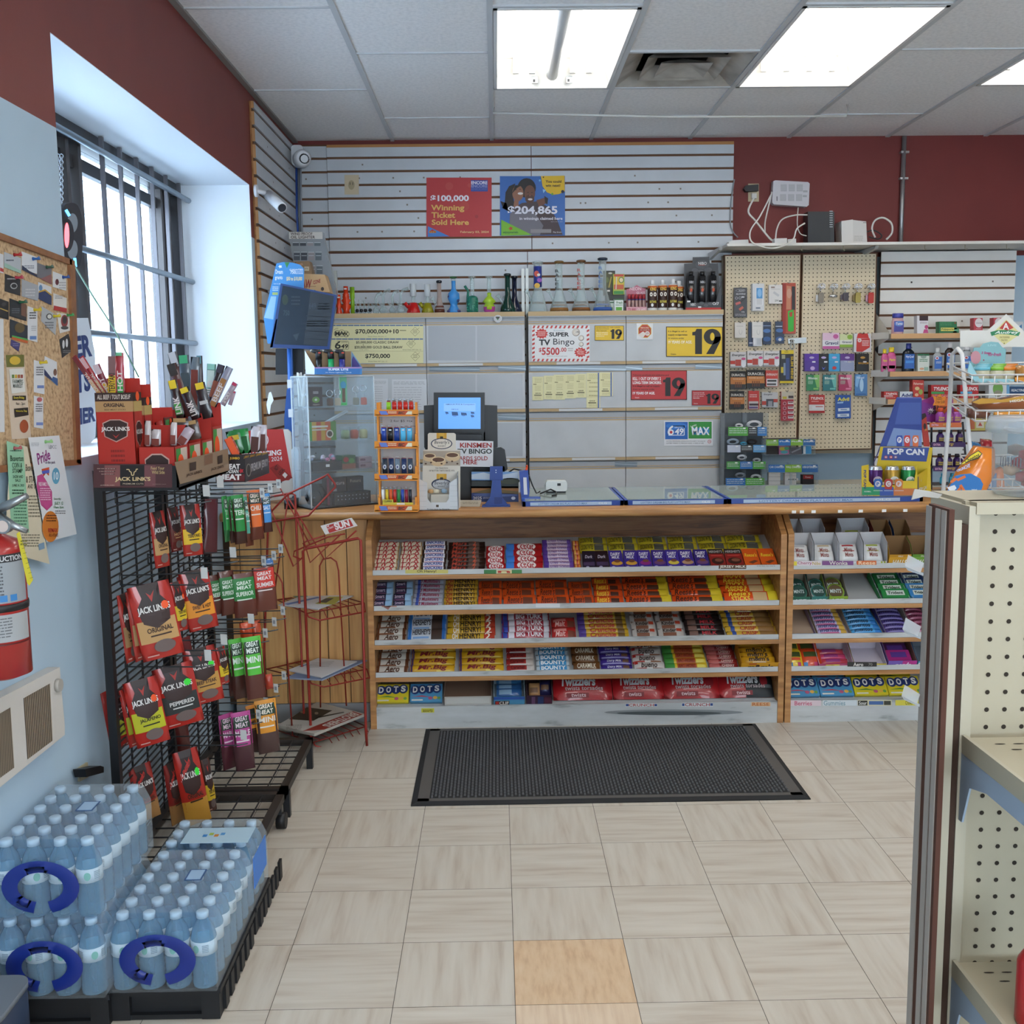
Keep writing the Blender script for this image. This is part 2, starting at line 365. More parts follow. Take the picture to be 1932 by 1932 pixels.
# slatwall panels
LAM=ramp_mat('grey_laminate',[(.3,'b9bec4'),(.7,'c2c7cd')],(1,1,1),5.,3.,.45)
LAMW=ramp_mat('cream_laminate',[(.3,'dcdad5'),(.7,'e4e2dd')],(1,1,1),5.,3.,.45)
GRV=M('6a4a34',.8);PITCHS=.0801
def slat_panel(label,x0,x1,z0,z1,y,zref,lam=LAM,holes_=()):
 m=MB();m.box((x0,y+.006,z0),(x1,y+.018,z1),GRV);k=math.floor((z0-zref)/PITCHS)
 while zref+k*PITCHS<z1:
  a=max(z0,zref+k*PITCHS+.007);b=min(z1,zref+(k+1)*PITCHS-.007)
  if b>a+.004:m.box((x0,y,a),(x1,y+.008,b),lam)
  k+=1
 rn=random.Random(int(x0*100))
 for t in range(14):
  xx=rn.uniform(x0+.1,x1-.1);zz=zref+PITCHS*(math.floor((rn.uniform(z0,z1)-zref)/PITCHS)+.5)
  if z0+.04<zz<z1-.04:m.box((xx-.005,y-.0006,zz-.005),(xx+.005,y+.001,zz+.005),M('7d756c'))
 return tag(m.build('slatwall_panel'),label,'slatwall','slatwall panels on the walls')
YS=6.76;ZG=at(1000,447,y=YS).z
xs=[at(p,400,y=YS).x for p in(553,620,1003,1383)]
zt=at(800,277,y=YS).z;zm=at(800,476,y=YS).z
slat_panel('narrow grey slatwall strip in the back corner behind the ceiling camera',xs[0]-.02,xs[1]-.004,.6,ZC-.02,YS+.015,ZG)
slat_panel('upper grey slatwall panel carrying the red winning ticket poster',xs[1],xs[2]-.002,zm+.003,zt,YS,ZG)
slat_panel('upper grey slatwall panel reaching right to the red wall',xs[2]+.002,xs[3],zm+.003,at(1200,274,y=YS).z,YS,ZG)
slat_panel('lower grey slatwall panel behind the small coloured glassware',xs[1],xs[2]-.03,.6,zm-.003,YS,ZG)
slat_panel('lower grey slatwall panel behind the tall clear beakers',xs[2]-.026,xs[3]-.004,.6,zm-.003,YS,ZG)
mb=MB();mb.box((xs[1],YS+.001,at(1200,274,y=YS).z+.001),(xs[3],YS+.018,at(1200,268,y=YS).z),M('b07a45',.6));struct(mb,'trim_1')
# panel on the left wall, seen almost edge on
mb=MB();y0,y1=5.60,YS-.01;k=0;zb=.95;sd=.0806;z_off=at(476,205,x=-1.2).z
mb.box((XL+.001,y0,zb),(XL+.010,y1,2.93),MDF)
k=-30
while z_off+k*sd<2.93:
 a=max(zb,z_off+k*sd+.008);b=min(2.93,z_off+(k+1)*sd-.008)
 if b>a+.004:mb.box((XL+.010,y0+.004,a),(XL+.024,y1,b),LAM);mb.box((XL+.010,y0,a),(XL+.024,y0+.004,b),M('b98d60',.8));mb.box((XL+.010,y0+.002,a-.012),(XL+.014,y1,a),GRV)
 k+=1
for t in range(10):
 zz=z_off+sd*(-1.5-(t%5)*2);yy=5.9+.12*(t%7)
 mb.box((XL+.024,yy-.004,zz-.004),(XL+.0246,yy+.004,zz+.004),M('6b6660'))
tag(mb.build('slatwall_panel'),'grey slatwall panel with a raw fibreboard edge right of the window','slatwall','slatwall panels on the walls')
# ---- troffers
FIX=M('f2f1ee',.4);TUBE=M('fff8ee',.5,emit=14.);
def troffer(label,i,j,bar,lens):
 x0,y0=C0x+i*CS+.014,C0y+j*CS+.012;x1,y1=x0+CS-.028,y0+2*CS-.024;z=ZC+.003;zt_=ZC+.13
 t=thing('ceiling_light',label,'ceiling light',((x0+x1)/2,(y0+y1)/2,z),'recessed fluorescent troffers')
 m=MB();e_=.05
 m.hexa([V(c)for c in((x0+e_,y0+e_,zt_),(x1-e_,y0+e_,zt_),(x1-e_,y1-e_,zt_),(x0+e_,y1-e_,zt_),(x0+e_,y0+e_,zt_+.02),(x1-e_,y0+e_,zt_+.02),(x1-e_,y1-e_,zt_+.02),(x0+e_,y1-e_,zt_+.02))],FIX)
 for q in(((x0,y0),(x1,y0),(x1-e_,y0+e_),(x0+e_,y0+e_)),((x1,y0),(x1,y1),(x1-e_,y1-e_),(x1-e_,y0+e_)),((x1,y1),(x0,y1),(x0+e_,y1-e_),(x1-e_,y1-e_)),((x0,y1),(x0,y0),(x0+e_,y0+e_),(x0+e_,y1-e_))):
  m.pg([(q[0][0],q[0][1],z),(q[1][0],q[1][1],z),(q[2][0],q[2][1],zt_),(q[3][0],q[3][1],zt_)],FIX)
 m.build('housing',t)
 m=MB()
 for a,b in(((x0,y0,z-.006),(x1,y0+.016,z)),((x0,y1-.016,z-.006),(x1,y1,z)),((x0,y0,z-.006),(x0+.016,y1,z)),((x1-.016,y0,z-.006),(x1,y1,z))):m.box(a,b,M('dfe1e2',.4))
 m.build('frame',t)
 n=4;xsx=[x0+.12+(CS-.268)*k/3 for k in range(4)]
 if bar:xsx=[x0+.11,x0+.19,x1-.19,x1-.11]
 for xx in xsx:
  m=MB();m.tube([(xx,y0+.09,z+.075),(xx,y1-.09,z+.075)],.0135,TUBE,10);tb=m.build('fluorescent_tube',t)
  m=MB()
  for yy in(y0+.075,y1-.075):m.box((xx-.014,yy-.012,z+.05),(xx+.014,yy+.012,zt_),FIX)
  m.build('lamp_holder',tb)
 if bar:
  m=MB();m.tube([((x0+x1)/2,y0+.03,z+.05),((x0+x1)/2,y1-.06,z+.05)],.03,M('c8cdd2',.35,.2),12);m.build('ballast_cover',t)
  m=MB()
  for xx in(x0+.19,x1-.22):m.box((xx,y1-.045,z+.012),(xx+.03,y1-.035,z+.045),M('9aa0a4',.4,.5));m.box((xx+.006,y1-.047,z+.018),(xx+.016,y1-.044,z+.03),M('2e3136'))
  m.build('latch',t)
 return t
troffer('open ceiling light with a grey ballast cover between its tubes',1,0,True,False)
troffer('ceiling light with four bare tubes right of the stained air vent',3,0,False,False)
troffer('ceiling light cut off by the right edge of the photo',5,0,False,False)
# ---- air diffuser: stepped square cones
x0,y0=C0x+2*CS+.014,C0y+CS+.012;x1,y1=x0+CS-.028,y0+CS-.024;z=ZC+.004
t=thing('air_vent','soot stained ceiling air diffuser between the two lit ceiling lights','air vent',((x0+x1)/2,(y0+y1)/2,z))
VM=ramp_mat('stained_enamel',[(.32,'8a8379'),(.5,'a9a49c'),(.65,'bcb8b0')],(1,1.5,1),5.,4.,.5)
VD=M('262421',.8)
m=MB();m.box((x0,y0,z+.13),(x1,y1,z+.15),VD);m.build('duct',t)
def ring(o,i_,za,zb_,mat):
 m=MB();a=[(x0+o,y0+o),(x1-o,y0+o),(x1-o,y1-o),(x0+o,y1-o)];b=[(x0+i_,y0+i_),(x1-i_,y0+i_),(x1-i_,y1-i_),(x0+i_,y1-i_)]
 for k in range(4):
  l=(k+1)%4;m.pg([(*a[k],za),(*a[l],za),(*b[l],zb_),(*b[k],zb_)],mat);m.pg([(*a[k],za+.004),(*b[k],zb_+.004),(*b[l],zb_+.004),(*a[l],za+.004)],mat)
 return m
ring(0,.09,z,z+.05,VM).build('frame',t);ring(.10,.17,z+.005,z+.055,VM).build('louver',t);ring(.17,.29,z+.0,z+.05,VM).build('louver',t)
# ---- hanging rod under the ceiling
a,b=at(930,213,y=6.0),at(1597,219,y=6.0)
t=thing('hanging_rod','thin white rod hung on wire hooks below the ceiling lights','rod',(a+b)/2)
m=MB();m.tube([a,(a+b)/2-V((0,0,.012)),b],.006,M('d8d8d4',.4));m.build('rod',t)
for p in(a,b):
 m=MB();q=V((p.x,p.y,ZC))
 m.tube([p+V((0,0,-.006)),p+V((.008,0,.03)),p+V((-.006,0,.08)),p+V((-.004,0,.14)),q],.0025,M('c9c9c9',.3,.8),5);m.tube([p+V((.006,0,.03)),p+V((.006,0,.12)),p+V((-.004,0,.14))],.002,M('c9c9c9',.3,.8),5);m.build('hook',t)
 # ================================================================ counter and candy shelving
YF,ZT=4.59,.978
yc=YF-.035
t=thing('counter','long oak topped shop counter with a pine board front at its left end','counter',(.9,4.9,0))
m=MB();m.box((-1.19,yc+.012,ZT-.036),(3.3,5.22,ZT),WOOD);m.tube([(-1.19,yc+.012,ZT-.018),(3.3,yc+.012,ZT-.018)],.018,WOOD,10);m.build('countertop',t)
m=MB();n=5;xa,xb=-1.19,-.58;ww=.095;x=xb;alt=0
while x>xa:
 m.box((max(xa,x-ww+.004),4.70,.09),(x,4.72,ZT-.036),WOODV);x-=ww
 m.box((max(xa,x-.001),4.704,.09),(x+.0065,4.72,ZT-.036),M('3d2a18',.8));x-=.0
m.build('front_panel',t)
m=MB();m.box((-1.19,4.695,0),(-.58,4.72,.088),M('8f9092',.6));m.build('baseboard',t)
m=MB();m.box((-1.19,5.15,0),(3.3,5.18,ZT-.04),MDF);m.build('back_board',t)
for p in(1498,1513,1535,1585,1624,1668,1708):
 m=MB();q=at(p,961,y=yc-.006);m.box((q.x-.009,yc-.008,ZT-.030),(q.x+.009,yc-.003,ZT-.018),M('eeeeec'));m.build('price_tag',t)
RAIL=ramp_mat('scuffed_white_strip',[(.28,'8d8f8e'),(.4,'b9bcbb'),(.7,'c6c9c9')],(1.5,6,6),4.,6.,.5)
LINER=M('b4b6b6',.6)
SL=math.radians(22)
SZ=[at(900,p_,y=YF).z for p_ in(1083.6,1150.8,1215.4,1276.5)]  # wood edge tops
def shelving(label,xa,xb,off=0.):
 t=thing('candy_shelving',label,'shelving',((xa+xb)/2,YF+.1,0))
 for x0 in(xa,xb-.026):
  m=MB();pr=[(YF,0),(YF,.85),(YF+.13,ZT-.037),(YF+.5,ZT-.037),(YF+.5,0)]
  a=[V((x0,y,z))for y,z in pr];b=[V((x0+.026,y,z))for y,z in pr];k=len(pr)
  m.add(a+b,[tuple(range(k)),tuple(range(k,2*k))[::-1]]+[(i,i+k,(i+1)%k+k,(i+1)%k)for i in range(k)],WOOD)
  m.build('side_panel',t)
 m=MB();m.box((xa+.026,YF+.36,.0),(xb-.026,YF+.38,ZT-.037),WOODD);m.build('back_panel',t)
 for i,z in enumerate(SZ):
  m=MB();L=.30;c,s_=math.cos(SL),math.sin(SL)
  a=[(YF+.002,z-.019),(YF+.002,z),(YF+.013,z),(YF+.013+L*c,z+L*s_),(YF+.013+L*c,z+L*s_-.012),(YF+.03,z-.012),(YF+.03,z-.019)]
  p=[V((xa+.026,y,q))for y,q in a];r=[V((xb-.026,y,q))for y,q in a]
  m.add(p+r,[tuple(range(7)),tuple(range(13,6,-1))]+[(k,k+7,(k+1)%7+7,(k+1)%7)for k in range(7)],WOOD)
  p=[(xa+.027,YF+.0125,z+.0012),(xb-.027,YF+.0125,z+.0012),(xb-.027,YF+.0125+L*c,z+L*s_+.0012),(xa+.027,YF+.0125+L*c,z+L*s_+.0012)]
  m.pg(p,LINER);sh=m.build('shelf',t)
  m=MB();m.box((xa+.027,YF+.004,z+.001),(xb-.027,YF+.008,z+.023),RAIL);yield_rail.append((m,sh,z))
 m=MB();m.box((xa+.026,YF+.004,0),(xb-.026,YF+.02,.098),RAIL);m.pg([(xa+.026,YF+.02,.088),(xb-.026,YF+.02,.088),(xb-.026,YF+.34,.20),(xa+.026,YF+.34,.20)],LINER)
 yield_rail.append((m,t,0));return t
yield_rail=[]
u1=shelving('oak candy shelving under the counter, five tiers of chocolate bars',-.574,1.262)
u2=shelving('oak candy shelving at the right, mints and gum boxes under the counter',1.268,2.42)
def rail_print(k,fn,tf):
 m,par,z=yield_rail[k];fn(GP(m,('y',YF+.004),tf))
K_,L_,MM_=(690,980,.20186),(1080,980,.21222),(1460,950,.21739)
def _r0(g):
 g.rc(370,470,770,505,'c9bd6a');g.tx_('Oh Henry!',480,472,660,503,'3a2d22');g.rc(1105,470,1220,508,'3f7a46');g.rc(1225,473,1365,505,'d8cf9a');g.rc(1365,470,1460,505,'48844e');g.tx_('n',1235,478,1350,500,'b8423a')
rail_print(0,_r0,K_)
def _r0b(g):
 g.rc(1300,405,1545,440,'584536');g.tx_('JERSEY MILK',1310,408,1540,437,'e8e2d6');g.sb(1640,400,1800,425,2,'6d675c',1,.3,5)
rail_print(0,_r0b,L_)
def _r1(g):g.rc(150,808,290,818,'b07a6a');g.pg([(160,815),(240,805),(210,845)],'9c6a60');g.rc(1590,785,1815,822,'d9dada')
rail_print(1,_r1,K_)
def _pl(g):
 g.rc(470,1635,755,1665,'d7dad9');g.tx_('CRUNCH',500,1638,725,1662,'b33a3a');g.rc(475,1640,500,1660,'34508f',2);g.rc(730,1640,752,1660,'34508f',2)
 g.rc(970,1630,1250,1665,'d7dad9');g.tx_('CRUNCH',1000,1632,1220,1660,'a83a44');g.rc(975,1636,995,1658,'34508f',2);g.rc(1225,1634,1248,1656,'34508f',2)
 g.rc(1590,1625,1760,1660,'d9b58a');g.tx_('REESE',1600,1628,1750,1656,'b8602c');g.ell(900,1715,620,26,'8b9091',1);g.ell(860,1722,470,17,'555c5e',2)
rail_print(4,_pl,L_)
def _pk(g):g.rc(520,1765,640,1805,'c8c23e');g.tx_('assorts',535,1772,625,1800,'4d4a1c')
rail_print(4,_pk,K_)
def _q0(g):
 g.rc(150,498,415,538,'d8cfd4');g.rc(150,502,200,538,'d8c83a',2);g.tx_('Cherry',205,503,330,535,'a8486a');g.tx_('Nibs',335,505,405,533,'b8a030');g.rc(420,498,690,535,'7a4a82');g.tx_('Wonka',480,500,640,532,'d8d6c8');g.rc(720,496,890,532,'cf6a3a');g.tx_('Reese',735,498,880,530,'f0d8b0')
rail_print(5,_q0,MM_)
def _q3(g):g.rc(638,1375,893,1415,'2a2623');g.tx_('Aero',690,1380,775,1412,'e6e2dc');g.tx_('70',820,1384,855,1408,'8d8a84')
rail_print(8,_q3,MM_)
def _q4(g):
 g.rc(105,1708,410,1756,'d9c6cc');g.tx_('Berries',180,1714,330,1752,'c05470');g.rc(425,1706,720,1754,'cdd6da');g.tx_('Gummies',432,1710,620,1752,'7a9aa6');g.rc(728,1706,1022,1754,'d5cfa8');g.rc(730,1710,812,1752,'34362c',2);g.tx_('Sour',738,1716,805,1746,'e6e6e0',3)
 g.rc(825,1714,950,1746,'4a6aa0',2);g.rc(955,1712,1015,1748,'3a3a30',2);g.rc(1055,1706,1255,1752,'d9cc4a');g.tx_('Chews',1140,1712,1200,1746,'5b5a2a')
rail_print(9,_q4,MM_)
for k,(m,par,z)in enumerate(yield_rail):m.build('price_rail' if z else 'plinth',par)
# ---- wrapped bars
def bar_mb(w_,h_,t_,base,draw=None,back=None,sq=.35):
 "a pillow pack: long along x, h along y, bulging in z, crimped at both ends"
 m=MB();f=lambda u,v:t_*max(0,math.sin(PI*min(1,max(0,(u-.02)/.96))))**sq*max(0,math.sin(PI*v))**.45
 nx,ny=10,5
 vs=[V((w_*(i/nx-.5),h_*(1-j/ny),f(i/nx,j/ny)))for j in range(ny+1)for i in range(nx+1)]
 m.add(vs,[(j*11+i,(j+1)*11+i,(j+1)*11+i+1,j*11+i+1)for j in range(ny)for i in range(nx)],M(base,.32,coat=.3),True)
 m.add([(-w_/2,0,0),(w_/2,0,0),(w_/2,h_,0),(-w_/2,h_,0)],[(3,2,1,0)],M(base,.35))
 if draw:
  g=GL(m,(-w_/2,h_,0),(1,0,0),(0,1,0),w_,h_,f,6,.0009,100.,30.);draw(g)
 return m
def T(txt,col,x0=20,x1=80,y0=7,y1=23,bold=.03,shear=0.,bgc=None):
 def d(g):
  if bgc:g.rc(x0-4,y0-3,x1+4,y1+3,bgc)
  g.tx_(txt,x0,y0,x1,y1,col,3,bold,shear)
 return d
def R_(*ops):
 def d(g):
  for o in ops:
   if callable(o):o(g)
   elif len(o)==5:g.rc(*o)
   else:g.ell(o[0],o[1],o[2],o[3],o[4],2)
 return d
TW=dict(
twix=('b48a55',R_((4,3,96,27,'d8c9b0'),T('TWIX','b3202a',8,92,4,26,.05,.2))),
snick=('35241c',R_((8,5,92,25,'e6e4ea'),T('SNICKERS','2d3f96',13,87,9,22,.05,.2),(8,24,92,27,'b0303a'))),
mars=('2b1814',R_((55,4,84,26,'5f4a42'),T('Mars','a8402e',10,50,7,24,.02,.2),T('2','c85a3a',66,76,6,25),(5,25,60,28,'8a8580'))),
kit=('b01a1e',R_((50,15,40,12,'f0e6e2',0),T('KitKat','b01a1e',16,84,7,24,.05,.2))),
kitb=('a81a1e',R_((0,0,22,30,'3f7fd0'),(56,15,26,12,'efe4de',0),T('KitKat','b01a1e',36,76,7,24,.05,.2))),
crispy=('c9b7c9',R_((0,0,16,30,'5a3a94'),(86,0,100,30,'6a48a0'),T('Crispy Crunch','6a3f8c',20,84,7,23,.03,.2),(20,24,84,29,'b8483e'))),
caram=('b5302a',R_((10,4,40,26,'d8a04a'),(60,6,90,26,'d8863a'))),
musk=('a9abb8',R_((10,4,20,26,'3a4f9c'),T('3 Musketeers','8c2440',20,88,8,24,.04,.25))),
ohh=('c9a030',R_(T('OH','a3242a',6,24,5,25,.05),T('HENRY!','35211a',28,92,6,24,.05))),
ohh2=('cba22e',R_((78,0,100,30,'b03a24'),T('OH','e6ddd0',12,24,5,25,.05),T('HENRY!','2f1d18',27,70,6,24,.05),T('2','f0e2d0',80,92,4,26,.03))),
ree=('d4501c',R_((60,9,90,25,'6a3420'),T("Reese's",'5a2412',12,58,6,24,.03,.2))),
reed=('cf4a1c',R_((56,12,84,24,'4a2618'),T("Reese's",'f0c23a',8,50,6,24,.03,.2))),
reey=('d84e1a',R_((76,0,100,30,'d8bf2a'),(52,12,78,24,'4c2a1a'),T("Reese's",'4a2214',6,48,6,24,.03,.2))),
rees=('d84e1a',R_((80,0,100,30,'d9c52c'),(52,5,78,27,'c9a878'),T("Reese's",'f2d040',8,48,3,15,.03,.2),T('STICKS','f2d040',12,46,16,27,.05))),
aero=('c8c2b8',R_((0,0,10,30,'6a3d22'),(88,0,100,30,'5c3218'),(4,22,60,29,'7a4a2a'),T('Aero','4a2a18',26,74,5,24,.05,.3))),
hersh=('c9cfd6',R_((0,0,10,30,'2a6cb4'),(90,0,100,30,'2a62a8'),(62,0,90,30,'44352e'),T("HERSHEY'S",'35353c',13,60,4,17,.05),(14,20,56,24,'7ea2cc'))),
turk=('9c2836',R_((0,0,12,30,'3a4aa4'),(14,3,26,27,'d6d2da'),T('BIG TURK','e6dce0',30,84,8,23,.06),(86,4,98,26,'c9c6ce'))),
crun=('c8a02c',R_((0,0,14,30,'55408c'),T('Crunchie','a8262a',22,74,5,25,.05,.15),(78,6,92,26,'6a4f2a'))),
wun=('b9b2ab',R_((18,16,70,29,'7a4a32'),T('Kinder','3a2a24',18,70,4,16,.04),(72,2,92,12,'b8442c'))),
black=('231c1c',R_((8,6,30,24,'70544a'),T('MILK','a8323a',40,80,9,22,.04))),
crisp=('cfa636',R_((10,0,18,30,'2f4c94'),T('CRISP','a83c2a',28,60,7,24,.05),(64,4,96,26,'8d6636'))),
mrbig=('d0a022',R_((0,0,6,30,'4a3070'),T('Mr.Big','7a2028',18,84,7,24,.06,.2),(60,22,96,28,'e0c860'))),
redw=('a83430',R_((0,22,100,29,'d9cfc8'),(72,0,100,30,'c6bdb6'),T('Caramel','5a1c1c',14,64,7,20))),
bounty=('bccad2',R_((10,5,92,26,'3f8fc4'),T('BOUNTY','eef4f6',14,88,8,23,.06))),
carm=('6a4424',R_(T('CARAMILK','d8cdb8',14,86,9,22,.05),(4,24,96,29,'a8783a'))),
dairy=('3f2c86',R_((6,22,94,26,'8f86c0'),T('Dairy Milk','d6d2e6',20,66,8,21,.03,.2),(70,6,90,20,'6a4a3a'))),
bueno=('cfc9c4',R_((0,0,12,10,'b8302c'),T('bueno','3c2a26',22,76,5,22,.03,.2),(0,22,40,29,'b04038'),(60,22,96,29,'8a5a3c'))),
glos=('d8b82a',R_((0,0,22,30,'3f8a3c'),(28,6,74,25,'a84a22'),(76,10,98,22,'e0d060'),T('EAT-MORE','7a2c18',32,70,10,22,.05))),
cher=('84201f',R_((0,4,34,26,'b8605a'),T('CHERRY','d8b8b0',42,86,10,21,.03))),
navy=('2b2c48',R_((66,0,100,30,'8fb4d4'),T('Smart','c4b2c8',8,58,9,20,.03),(4,22,60,28,'5a3050'))),
ment_p=('b9aed2',R_(T('mentos','34306c',10,70,6,24,.04,.15),(76,2,96,28,'c9a040'),(10,24,70,28,'c05a88'))),
ment_b=('4fa0d8',R_(T('mentos','16304c',8,66,6,24,.04,.15),(74,4,98,26,'2c74bc'))),
ment_d=('5a4a90',R_(T('mentos','241c50',10,90,8,22,.03,.1),(6,23,94,27,'8b80bc'))),
ment_k=('a04a68',R_(T('mentos','5a1c34',10,90,8,22,.03,.1))),
)
_bars={}
cs,sn=math.cos(SL),math.sin(SL)
def slope_pt(row,x,d,lift=.003):
 z=SZ[row];return V((x,YF+.014+d*cs-lift*sn,z+.002+d*sn+lift*cs))
def stack(row,p0,p1,py,n,spec,desc,place,name='candy_bar',pitch=.035,h_=.036,th=.012,tilt=40,start=.004,cat='chocolate bar',top=None):
 xa,xb=at(p0,py,y=YF+.03).x,at(p1,py,y=YF+.03).x;w_=xb-xa-.003
 base,dr=TW[spec];root=None;rn=random.Random(int(p0*7+row))
 for i in range(n):
  lab=f'{desc}, {ORD[i]} from front, {place}' if n>1 else f'{desc}, {place}'
  p=slope_pt(row,(xa+xb)/2+rn.uniform(-.0025,.0025),start+i*pitch)
  if root is None:
   o=bar_mb(w_,h_,th,base,dr).build(name,None,(0,0,0));root=o
  else:o=root.copy();COL.objects.link(o)
  o.location=p;o.rotation_euler=(math.radians(tilt+rn.uniform(-3,3)),0,math.radians(rn.uniform(-1.3,1.3)))
  tag(o,lab,cat,desc+'s in the '+place)
def kx(v):return 690+.20186*v
def lx(v):return 1080+.21222*v
def mx(v):return 1460+.21739*v
# top tier
tt='top candy tier'
stack(0,kx(62),kx(290),1070,7,'twix','gold and red cookie bar',f'leftmost stack, {tt}')
stack(0,kx(300),kx(510),1070,7,'twix','gold and red cookie bar',f'second stack, {tt}')
stack(0,kx(515),kx(750),1070,7,'snick','brown bar with white and blue lettering',f'{tt}',pitch=.036)
stack(0,kx(760),kx(1118),1070,7,'mars','near black double bar',f'{tt}',pitch=.034)
stack(0,kx(1125),kx(1305),1070,4,'kit','red wafer bar',f'{tt}',pitch=.048,h_=.05)
stack(0,kx(1310),kx(1660),1070,4,'kitb','red wafer bar with blue end',f'{tt}',pitch=.052,h_=.055)
stack(0,kx(1665),lx(15),1070,8,'crispy','pale bar with purple ends',f'{tt}',pitch=.031,h_=.034)
stack(0,lx(18),lx(85),1070,6,'caram','small red and orange bar',f'{tt}',pitch=.04)
def slab_mb(w_,h_,th,base,draw):
 m=MB();m.rbox((-w_/2,0,0),(w_/2,h_,th),.002,M(base,.35,coat=.3),'z',1)
 draw(GL(m,(-w_/2,h_,th),(1,0,0),(0,1,0),w_,h_,None,1,.0006,60.,100.));return m
def portrait(kind):
 def d(g):
  if kind=='dark':g.tx_('Dark',12,25,48,42,'c9c2d0',2,.02,.2);g.rc(4,62,56,82,'4a3a58');g.ell(22,90,8,6,'b8b0d0')
  if kind[:2]=='dm':
   g.tx_('DAIRY',8,12,52,30,'e9e6f2',2,.05,.1);g.tx_('MILK',12,32,46,46,'e9e6f2',2,.05,.1);c={'0':'d09a3a','1':'8a2a7c','2':'d8c04a','3':'b08a68','4':'6a4470'}[kind[2]]
   g.ell(32,70,25,12,c);g.ell(34,60,14,8,'7a4a34',2);g.ell(14,92,8,6,'b9b0dc')
  if kind=='her':g.rc(0,0,60,26,'2a2422');g.tx_("HERSHEY'S",4,8,56,22,'b9b2ac',2,.04);g.ell(30,66,24,18,'3a201a');g.ell(34,62,15,9,'84503c',2);g.rc(8,34,52,40,'c0453e',2)
  if kind=='ree':g.tx_("Reese's",6,26,54,46,'f0d23a',2,.03,.2);g.pg([(14,76),(40,64),(54,70),(30,84)],'6a3a26',2)
 return d
for k,(a,b,kind,base,desc)in enumerate(((92,208,'dark','241d2c','black and purple dark chocolate block beside the red and orange bars'),(208,330,'dark','2a1c24','dark brown chocolate block, second of the two dark blocks'),(335,460,'dm0','3f2f8c','purple chocolate block with gold picture, left of its twin'),(462,588,'dm0','40308e','purple chocolate block with gold picture, right of its twin'),
(590,712,'dm1','432f90','purple chocolate block with magenta picture'),(715,840,'dm4','3c2c86','purple chocolate block with plum picture'),(842,962,'dm2','44359a','purple chocolate block with yellow and blue picture'),(965,1092,'dm3','3f2f8c','purple chocolate block with wafer picture'),(1095,1222,'dm4','34287a','rightmost purple chocolate block, beside the black and red blocks'),
(1232,1370,'her','8f2a26','red and black almond chocolate block, left one'),(1372,1528,'her','8f2a26','red and black almond chocolate block, right one'),(1535,1675,'ree','d85a20','orange peanut butter block, left one at the tier end'),(1682,1826,'ree','d85a20','orange peanut butter block, right one at the tier end'))):
 xa,xb=at(lx(a),1060,y=YF+.03).x,at(lx(b),1060,y=YF+.03).x
 o=slab_mb(xb-xa-.002,.125,.009,base,portrait(kind)).build('chocolate_block',None,(0,0,0));o.location=slope_pt(0,(xa+xb)/2,.004);o.rotation_euler=(math.radians(30),0,math.radians(-1.5+(k*37%5)*.6))
 tag(o,desc,'chocolate bar','chocolate blocks in front on the top candy tier')
TW['coco']=('c4b52c',R_(T('COCONUT PATTIES','3d3a1e',4,48,9,24,.04,.2),(52,7,86,25,'55564e'),(56,4,80,12,'7a7b72')))
for k,(a,b)in enumerate(((82,340),(345,622),(630,898),(905,1172),(1178,1440),(1445,1765))):
 stack(0,lx(a),lx(b),1040,2,'coco','yellow coconut patty pack',f'{ORD[k]} yellow column, {tt}','candy_pack',.062,.066,.014,30,.145,'candy')
 # second tier
t2='second candy tier'
stack(1,kx(60),kx(240),1138,4,'navy','navy box with light blue end',f'leftmost stack, {t2}','candy_box',.05,.048)
stack(1,kx(250),kx(425),1138,4,'navy','navy box with light blue end',f'second stack, {t2}','candy_box',.05,.048)
stack(1,kx(435),kx(715),1138,6,'musk','silver bar with red script',t2,pitch=.036)
stack(1,kx(728),kx(1045),1138,6,'ohh','yellow bar with red and brown letters',t2)
stack(1,kx(1050),kx(1275),1138,3,'ree','small orange pack',f'first orange stack, {t2}',pitch=.06,h_=.066)
stack(1,kx(1282),kx(1590),1138,3,'ree','orange pack with brown script',f'second orange stack, {t2}',pitch=.06,h_=.066)
stack(1,kx(1600),kx(1905),1138,3,'ree','orange pack with white corner',f'third orange stack, {t2}',pitch=.06,h_=.066)
stack(1,kx(1910),lx(190),1138,3,'ree','orange pack with brown box print',f'fourth orange stack, {t2}',pitch=.055,h_=.06)
stack(1,lx(200),lx(465),1138,4,'reed','orange pack with yellow script',f'fifth orange stack, {t2}',pitch=.05,h_=.056)
stack(1,lx(472),lx(882),1138,4,'reey','long orange pack with yellow end',f'sixth orange stack, {t2}',pitch=.05,h_=.056)
stack(1,lx(890),lx(1342),1138,4,'reey','long orange pack with yellow end',f'seventh orange stack, {t2}',pitch=.05,h_=.056)
stack(1,lx(1348),lx(1835),1138,4,'rees','large orange pack with wafer sticks',f'rightmost stack, {t2}',pitch=.056,h_=.07)
